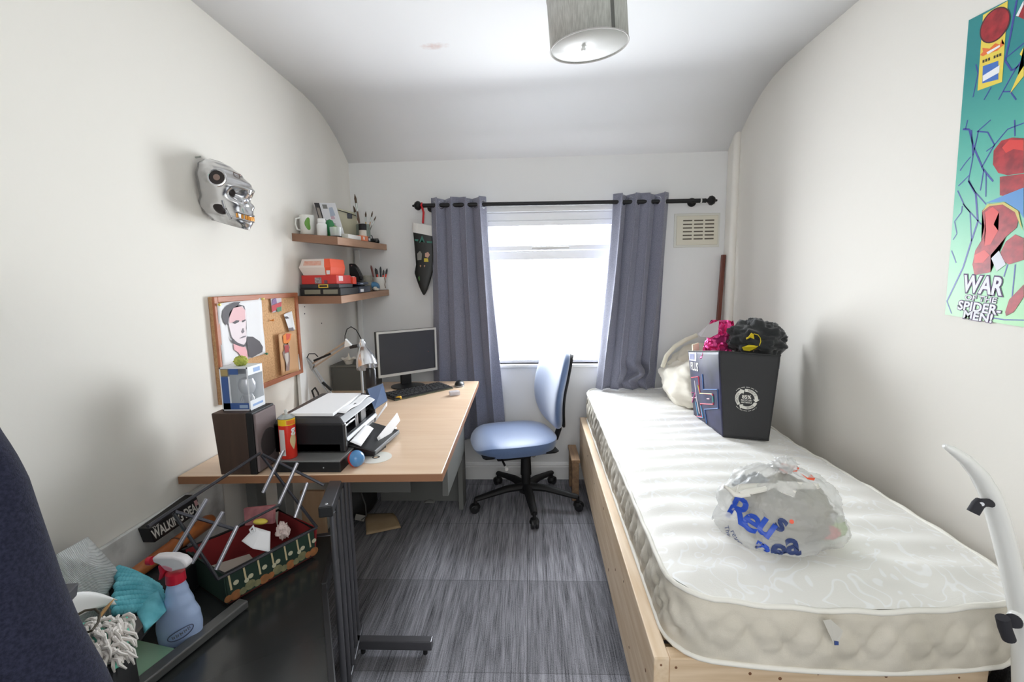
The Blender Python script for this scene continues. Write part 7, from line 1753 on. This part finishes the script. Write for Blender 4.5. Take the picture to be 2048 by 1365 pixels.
# turquoise chenille cloth
def tq_(u, v, y): return at(u, v, y=y)
cA, cB, cC, cD, cE = tq_(235, 1138, 1.02), tq_(318, 1176, 1.03), tq_(330, 1218, 0.98), tq_(278, 1258, 0.90), tq_(196, 1214, 0.88)
tc_ = thing('chenille_cloth', 'turquoise knobbly chenille cloth lying in front of the grey towel', 'cloth', (cD.x, cD.y, ZT))
M_tur = mat('turquoise_chenille', (128, 214, 228), rough=0.9, col2=(96, 184, 200), nscale=30)
cfn2 = quadgrid([cA, cB, cC, cE.lerp(cD, .35)], 0.014, 9, 5)
MB().grid(cfn2, 24, 18).build('backing', M_tur, tc_, smooth=60, solid=0.008)
b = MB()
random.seed(3)
for i in range(15):
    for j in range(10):
        a, t = (i + 0.5 * (j % 2) + 0.5) / 15.5, (j + 0.5) / 10
        p = cfn2(a, t); b.ball(p + Vector((0.004, -0.004, 0.006)), (0.0085, 0.0085, 0.010), 8)
o = b.build('tufts', M_tur, tc_); o['kind'] = 'stuff'
fA, fB, fC, fD = tq_(268, 1206, 0.95), tq_(316, 1186, 0.985), tq_(330, 1224, 0.95), tq_(290, 1262, 0.88)
MB().grid(quadgrid([fA, fB, fC, fD], 0.012, 10, 1), 14, 12).build('folded_corner', M_tur, tc_, smooth=60, solid=0.010)
# white mop pad of thick strings on a mint backing
mA, mB, mC, mD = tq_(146, 1240, 0.80), tq_(262, 1230, 0.84), tq_(242, 1318, 0.74), tq_(192, 1336, 0.70)
mp_ = thing('mop_pad', 'white string mop pad with a mint green backing, in front of the turquoise cloth', 'mop pad', (mD.x, mD.y, ZT))
mfn = quadgrid([mA, mB, mC, mD], 0.012, 8, 9)
MB().grid(lambda a, t: mfn(a * 1.08 - 0.04, t * 1.06 - 0.02) - Vector((0, 0, 0.010)), 12, 10).build('backing', mat('mint_felt', (112, 206, 180), rough=0.9), mp_, smooth=60, solid=0.004)
M_str = mat('off_white_string', (226, 220, 214), rough=0.9)
ns = 0
for i in range(10):
    for j in range(10):
        a, t = (i + random.uniform(.1, .9)) / 10, (j + random.uniform(.1, .9)) / 10
        p = mfn(a, t); dr = Vector((random.uniform(0.3, 1.0), random.uniform(-1.0, 0.2), random.uniform(-0.5, 0.1))).normalized()
        P = [p + dr * (0.030 * k / 4) + Vector((0.002 * math.sin(k * 2 + i), 0.002 * math.cos(k * 2.3 + j), 0.010 * math.sin(k / 4 * 3.0) - 0.002 * k)) for k in range(5)]
        MB().tube(P, [0.0026, 0.0033, 0.0033, 0.003, 0.0015], seg=6).build('string', M_str, mp_)
        ns += 1
# white plastic trowel-like tool, dark loop with brass tip
hA, hB = tq_(110, 1222, 0.745), tq_(234, 1204, 0.86)
hp_ = thing('white_scoop', 'white curved plastic scoop lying across the pile under the wire loop', 'scoop', hA)
def sfn(a, t):
    p = hA.lerp(hB, t); w = (0.032 * (1 - t) + 0.004) ; n_ = Vector((0.2, -0.55, 0.8))
    return p + Vector((0, -0.4, -0.9)).normalized() * w * (a - 0.3) * 1.9 + n_ * 0.016 * math.sin(a * 3.14) + Vector((0, 0, 0.016 * math.sin(t * 3.14)))
MB().grid(sfn, 12, 18).build('blade', M_white, hp_, smooth=80, solid=0.002)
MB().hexa([tq_(96, 1190, .74), tq_(138, 1186, .75), tq_(134, 1214, .75), tq_(100, 1216, .74)], [p + Vector((-0.01, 0.03, 0.0)) for p in (tq_(96, 1190, .74), tq_(138, 1186, .75), tq_(134, 1214, .75), tq_(100, 1216, .74))]).build('grey_block', mat('slate_block', (84, 84, 88), rough=0.6), hp_, smooth=0, bevel=0.003)
lpw = thing('wire_loop', 'dark brown wire loop with a brass tip lying over the mop pad', 'loop', tq_(160, 1266, 0.735))
pts = [tq_(122, 1204, .72), tq_(132, 1212, .72), tq_(136, 1232, .715), tq_(138, 1252, .71), tq_(150, 1264, .705), tq_(168, 1268, .71), tq_(184, 1262, .715), tq_(196, 1246, .73), tq_(200, 1228, .745), tq_(190, 1219, .75), tq_(170, 1222, .74), tq_(152, 1232, .73), tq_(140, 1240, .72)]
MB().tube(pts, 0.0022, seg=8).build('wire', mat('dark_brown_cord', (70, 62, 46), rough=0.5), lpw)
MB().tube([tq_(198, 1236, .74), tq_(212, 1218, .755), tq_(228, 1199, .775)], [0.003, 0.0034, 0.0010], seg=8).build('brass_tip', mat('dull_brass', (168, 134, 90), rough=0.3, metal=0.8), lpw)
# black box under the pad, green glass sheet
q0, q1, q2, q3 = tq_(212, 1345, .70), tq_(268, 1292, .80), tq_(277, 1316, .78), tq_(222, 1370, .685)
bxx = thing('black_case', 'matt black case wedged under the white mop pad', 'case', (q3.x, q3.y, ZT))
mb = MB()
topq = [q0, q1, q1 + (q0 - mD) * 0 + Vector((-0.08, 0.03, 0.0)), q0 + Vector((-0.08, 0.03, 0.0))]
mb.hexa([Vector((p.x, p.y, ZT + .012)) for p in (q3, q2, q2 + Vector((-.09, .03, 0)), q3 + Vector((-.09, .03, 0)))], [q0, q1, q1 + Vector((-.08, .03, 0)), q0 + Vector((-.08, .03, 0))]).build('case', M_darkm, bxx, smooth=0, bevel=0.003)
gz = ZT + 0.006
gq = [at(262, 1282, z=gz), at(350, 1302, z=gz), at(300, 1358, z=gz), at(250, 1400, z=gz), at(190, 1380, z=gz)]
tag(MB().prism([p for p in gq], (0, 0, 0.006)).build('green_glass_sheet', mat('pale_green_glass', (150, 190, 158), rough=0.15, spec=0.6), smooth=0, bevel=0.001), 'pale green glass sheet lying at the front of the pile below the spray bottle', 'glass sheet')
# spray bottle
bc0 = at(362, 1282, y=0.985); bz = ZT + 0.002
bc0 = Vector((bc0.x, 0.985, bz)) 
sb = thing('spray_bottle', 'pale blue trigger spray bottle with a red and white head, beside the basket', 'spray bottle', bc0)
zt_b = at(352, 1160, y=0.985).z - bz     # shoulder top under the collar
up = Vector((0, 0, 1))
tilt = (at(352, 1160, y=0.985) - bc0); 
def bot_fn(a, t):
    an = a * 6.2832; z = t
    def kk(tab):
        for (a0, b0), (a1, b1) in zip(tab, tab[1:]):
            if a0 <= z <= a1:
                f_ = (z - a0) / (a1 - a0); f_ = f_ * f_ * (3 - 2 * f_); return b0 + (b1 - b0) * f_
        return tab[-1][1]
    w = kk([(0, 0.044), (0.04, 0.047), (0.25, 0.049), (0.42, 0.046), (0.62, 0.034), (0.82, 0.024), (0.95, 0.0185), (1.0, 0.018)])
    th = kk([(0, 0.026), (0.3, 0.030), (0.6, 0.027), (0.85, 0.022), (1.0, 0.017)])
    x = w * math.cos(an); y = th * math.sin(an)
    if x < 0: x *= 1 - 0.16 * math.exp(-((z - 0.68) / 0.14) ** 2)
    rt = rad(14); X, Y = x * math.cos(rt) - y * math.sin(rt), x * math.sin(rt) + y * math.cos(rt)
    return bc0 + tilt * z + Vector((X, Y, 0))
MB().grid(bot_fn, 48, 40, wrap_u=True).build('bottle', mat('pale_blue_plastic', (184, 206, 246), rough=0.3, trans=0.0), sb, smooth=80)
b = MB().face([bot_fn(k / 24, 0.0) for k in range(24)]); b.build('underside', mat('pale_blue_plastic', (1, 1, 1)), sb)
n0 = bc0 + tilt
MB().cyl(n0 - tilt * 0.02, n0 + up * 0.020, 0.0205, 0.0195, seg=28).build('collar', mat('spray_red', (214, 36, 62), rough=0.35), sb)
hx = at(1, 1, y=1)
def hd_(u, v, dy=0.0): return at(u, v, y=0.985 + dy)
ol = [(302, 1117), (318, 1115), (345, 1115), (362, 1120), (372, 1129), (373, 1137), (366, 1140), (357, 1142), (342, 1146), (328, 1142), (318, 1132), (305, 1127)]
MB().prism([hd_(u, v, -0.012) for u, v in ol], (0, 0.024, 0)).build('trigger_head', mat('head_white', (236, 232, 234), rough=0.35), sb, smooth=60, bevel=0.006, bseg=3)
MB().prism([hd_(u, v, -0.0125) for u, v in [(318, 1131), (330, 1131), (346, 1137), (344, 1146), (330, 1143)]], (0, 0.025, 0)).build('pink_underpart', mat('pink_plastic', (228, 150, 166), rough=0.4), sb, smooth=0, bevel=0.003)
MB().prism([hd_(u, v, -0.008) for u, v in [(314, 1133), (324, 1134), (327, 1148), (320, 1162), (315, 1163), (318, 1148)]], (0, 0.016, 0)).build('trigger', mat('spray_red', (1, 1, 1)), sb, smooth=0, bevel=0.003)
MB().cyl(hd_(296, 1123), hd_(305, 1122), 0.0095, 0.010, seg=18).build('nozzle', mat('spray_red', (1, 1, 1)), sb)
def onb(x, y): # label ellipse on the bottle's near face
    a = 0.75 + x / 0.24; return bot_fn(a, 0.26 + y / tilt.length) + Vector((0.0008, -0.0022, 0))
rt_ = 0.55
def lab_el(r1, r2, n=26): return [(r1 * math.cos(k * 6.2832 / n) * math.cos(rt_) - r2 * math.sin(k * 6.2832 / n) * math.sin(rt_), r1 * math.cos(k * 6.2832 / n) * math.sin(rt_) + r2 * math.sin(k * 6.2832 / n) * math.cos(rt_)) for k in range(n)]
MB().tube([onb(0.012 + x, -0.005 + y) for x, y in lab_el(0.026, 0.0105)], 0.0011, seg=6, closed=True).build('label_ring', mat('label_dark_blue', (88, 96, 128)), sb)
def ln(x, y): return onb(0.012 + x * math.cos(rt_) - y * math.sin(rt_), -0.005 + x * math.sin(rt_) + y * math.cos(rt_))
for k in range(5):
    x0 = -0.017 + 0.0078 * k
    MB().tube([ln(x0, -.003), ln(x0 + .002, .004), ln(x0 + .004, -.002), ln(x0 + .006, .003)], 0.0008, seg=5).build('label_scribble', mat('label_mid_grey', (110, 112, 126)), sb)

# ------------------------------------------------------------------ dark fleece robe at the far left
rb = thing('fleece_robe', 'dark navy fleece robe hanging in deep folds at the left edge of the view', 'robe', (-0.80, 0.46, 0.02))
edge = [(-40, 800), (0, 872), (28, 915), (55, 968), (90, 1080), (120, 1180), (150, 1262), (178, 1320), (205, 1368), (240, 1450)]
YR = 0.52
E3 = [at(u - 24, v, y=YR) for u, v in edge]
def edge_x(z):
    for p, q in zip(E3, E3[1:]):
        if q.z <= z <= p.z: f_ = (p.z - z) / (p.z - q.z); return p.x + (q.x - p.x) * f_
    if z > E3[0].z: return E3[0].x - (z - E3[0].z) * 0.45
    return E3[-1].x + min(0.06, (E3[-1].z - z) * 0.12)
def robe_fn(a, t):
    z = 0.06 + (1.42 - 0.06) * (1 - t)
    xr = edge_x(z); xl = -1.075
    w = max(0.02, (xr - xl) / 2); cx2 = (xr + xl) / 2
    dpt = 0.05 + 0.13 * t ** 0.8
    an = a * 6.2832
    f_ = 1 + 0.26 * math.sin(an * 6 + 2.4 * t) * t + 0.10 * math.sin(an * 13 - 4 * t + 1) * t + 0.05 * fbm((math.cos(an) * 2, math.sin(an) * 2, z * 3))
    c_, s_ = math.cos(an), math.sin(an)
    fold = 0.030 * math.sin((cx2 + w * c_) * 34 - z * 7 + 1.5 * math.sin(z * 3)) * min(1, t * 2) if s_ < 0 else 0.0
    return Vector((cx2 + w * c_ * (1 if c_ > 0.8 else 0.96) * (0.9 + 0.1 * f_ if c_ > 0.7 else f_ ** 0.5), YR + dpt * s_ * f_ * (1.0 if s_ < 0 else 0.8) + fold * abs(s_), z))
M_robe = mat('navy_fleece', (46, 48, 66), rough=1.0, col2=(32, 33, 48), nscale=260, sheen=0.15, bump=0.35, bscale=700, spec=0.1)
MB().grid(robe_fn, 120, 90, wrap_u=True).build('cloth', M_robe, rb, smooth=80)
lap = []
def lapel(a, t):
    p = robe_fn(0.80 + 0.10 * a + 0.05 * t, t * 0.98); return p + Vector((0.004, -0.012, 0))
MB().grid(lapel, 10, 60).build('front_edge', M_robe, rb, smooth=80, solid=0.012)
MB().tube([(-1.09, YR, 1.50), (-1.07, YR, 1.50), (-1.05, YR, 1.47), (-1.05, YR, 1.41)], 0.006, seg=8).build('hook', M_black, rb)

# ------------------------------------------------------------------ white curved frame at the lower right
YC = 0.86
cf2 = thing('curved_frame', 'white curved plastic frame with black foam grips standing at the foot of the bed', 'exercise frame', at(2050, 1300, y=YC))
pl_ = [(1890, 893), (1905, 901), (1932, 921), (1958, 950), (1978, 985), (1994, 1030), (2008, 1082), (2022, 1140), (2036, 1200), (2046, 1262)]
Pc = [at(u, v, y=YC) for u, v in pl_]
last = Pc[-1]; Pc += [Vector((last.x + 0.02, YC, last.z - 0.15)), Vector((last.x + 0.035, YC, last.z - 0.30)), Vector((last.x + 0.04, YC, 0.0))]
rr = [0.006, 0.010, 0.014, 0.017, 0.019, 0.020, 0.020, 0.020, 0.020, 0.020, 0.020, 0.020, 0.020]
MB().tube(Pc, rr, seg=14, flat=0.75).build('curved_bar', mat('white_gloss_plastic', (240, 240, 236), rough=0.22), cf2, smooth=80)
MB().tube([Pc[-1] + Vector((0, -0.25, 0.018)), Pc[-1] + Vector((0, 0.04, 0.018))], 0.018, seg=12).build('foot', mat('white_gloss_plastic', (1, 1, 1)), cf2)
M_foam = mat('black_foam', (44, 44, 50), rough=0.8)
MB().tube([at(1946, 1026, y=YC - .02), at(1956, 1010, y=YC - .02), at(1962, 1005, y=YC - .018)], 0.0095, seg=14).build('foam_grip', M_foam, cf2)
MB().tube([at(1958, 1006, y=YC - .015), at(1976, 1006, y=YC - .012), at(1992, 1010, y=YC)], 0.0075, seg=12).build('grip_arm', M_foam, cf2)
MB().cyl(at(1964, 1009, y=YC - .028), at(1964, 1009, y=YC - .024), 0.0035, seg=12).build('bolt', M_silver, cf2)
MB().tube([at(2005, 1236, y=YC - .02), at(2010, 1258, y=YC - .02), at(2018, 1279, y=YC - .02)], 0.0105, seg=14).build('foam_grip', M_foam, cf2)
MB().cyl(at(2026, 1243, y=YC - .02), at(2032, 1243, y=YC), 0.0125, seg=18).build('grip_arm', M_foam, cf2)
MB().ball(at(2036, 1238, y=YC - .008), 0.0155).build('white_knob', mat('white_gloss_plastic', (1, 1, 1)), cf2)
# dark bag on the floor beside the bed foot, seen at the right edge
db = thing('dark_holdall', 'dark speckled bag on the floor at the right of the bed foot', 'bag', (1.12, 1.0, 0))
MB().grid(lump((1.125, 0.96, 0.17), (0.085, 0.12, 0.24), 2, 0.12, 7, flat_bottom=0.0), 36, 24, wrap_u=True).build('body', mat('charcoal_tweed', (40, 39, 42), rough=0.9, col2=(70, 68, 70), nscale=220), db, smooth=80)
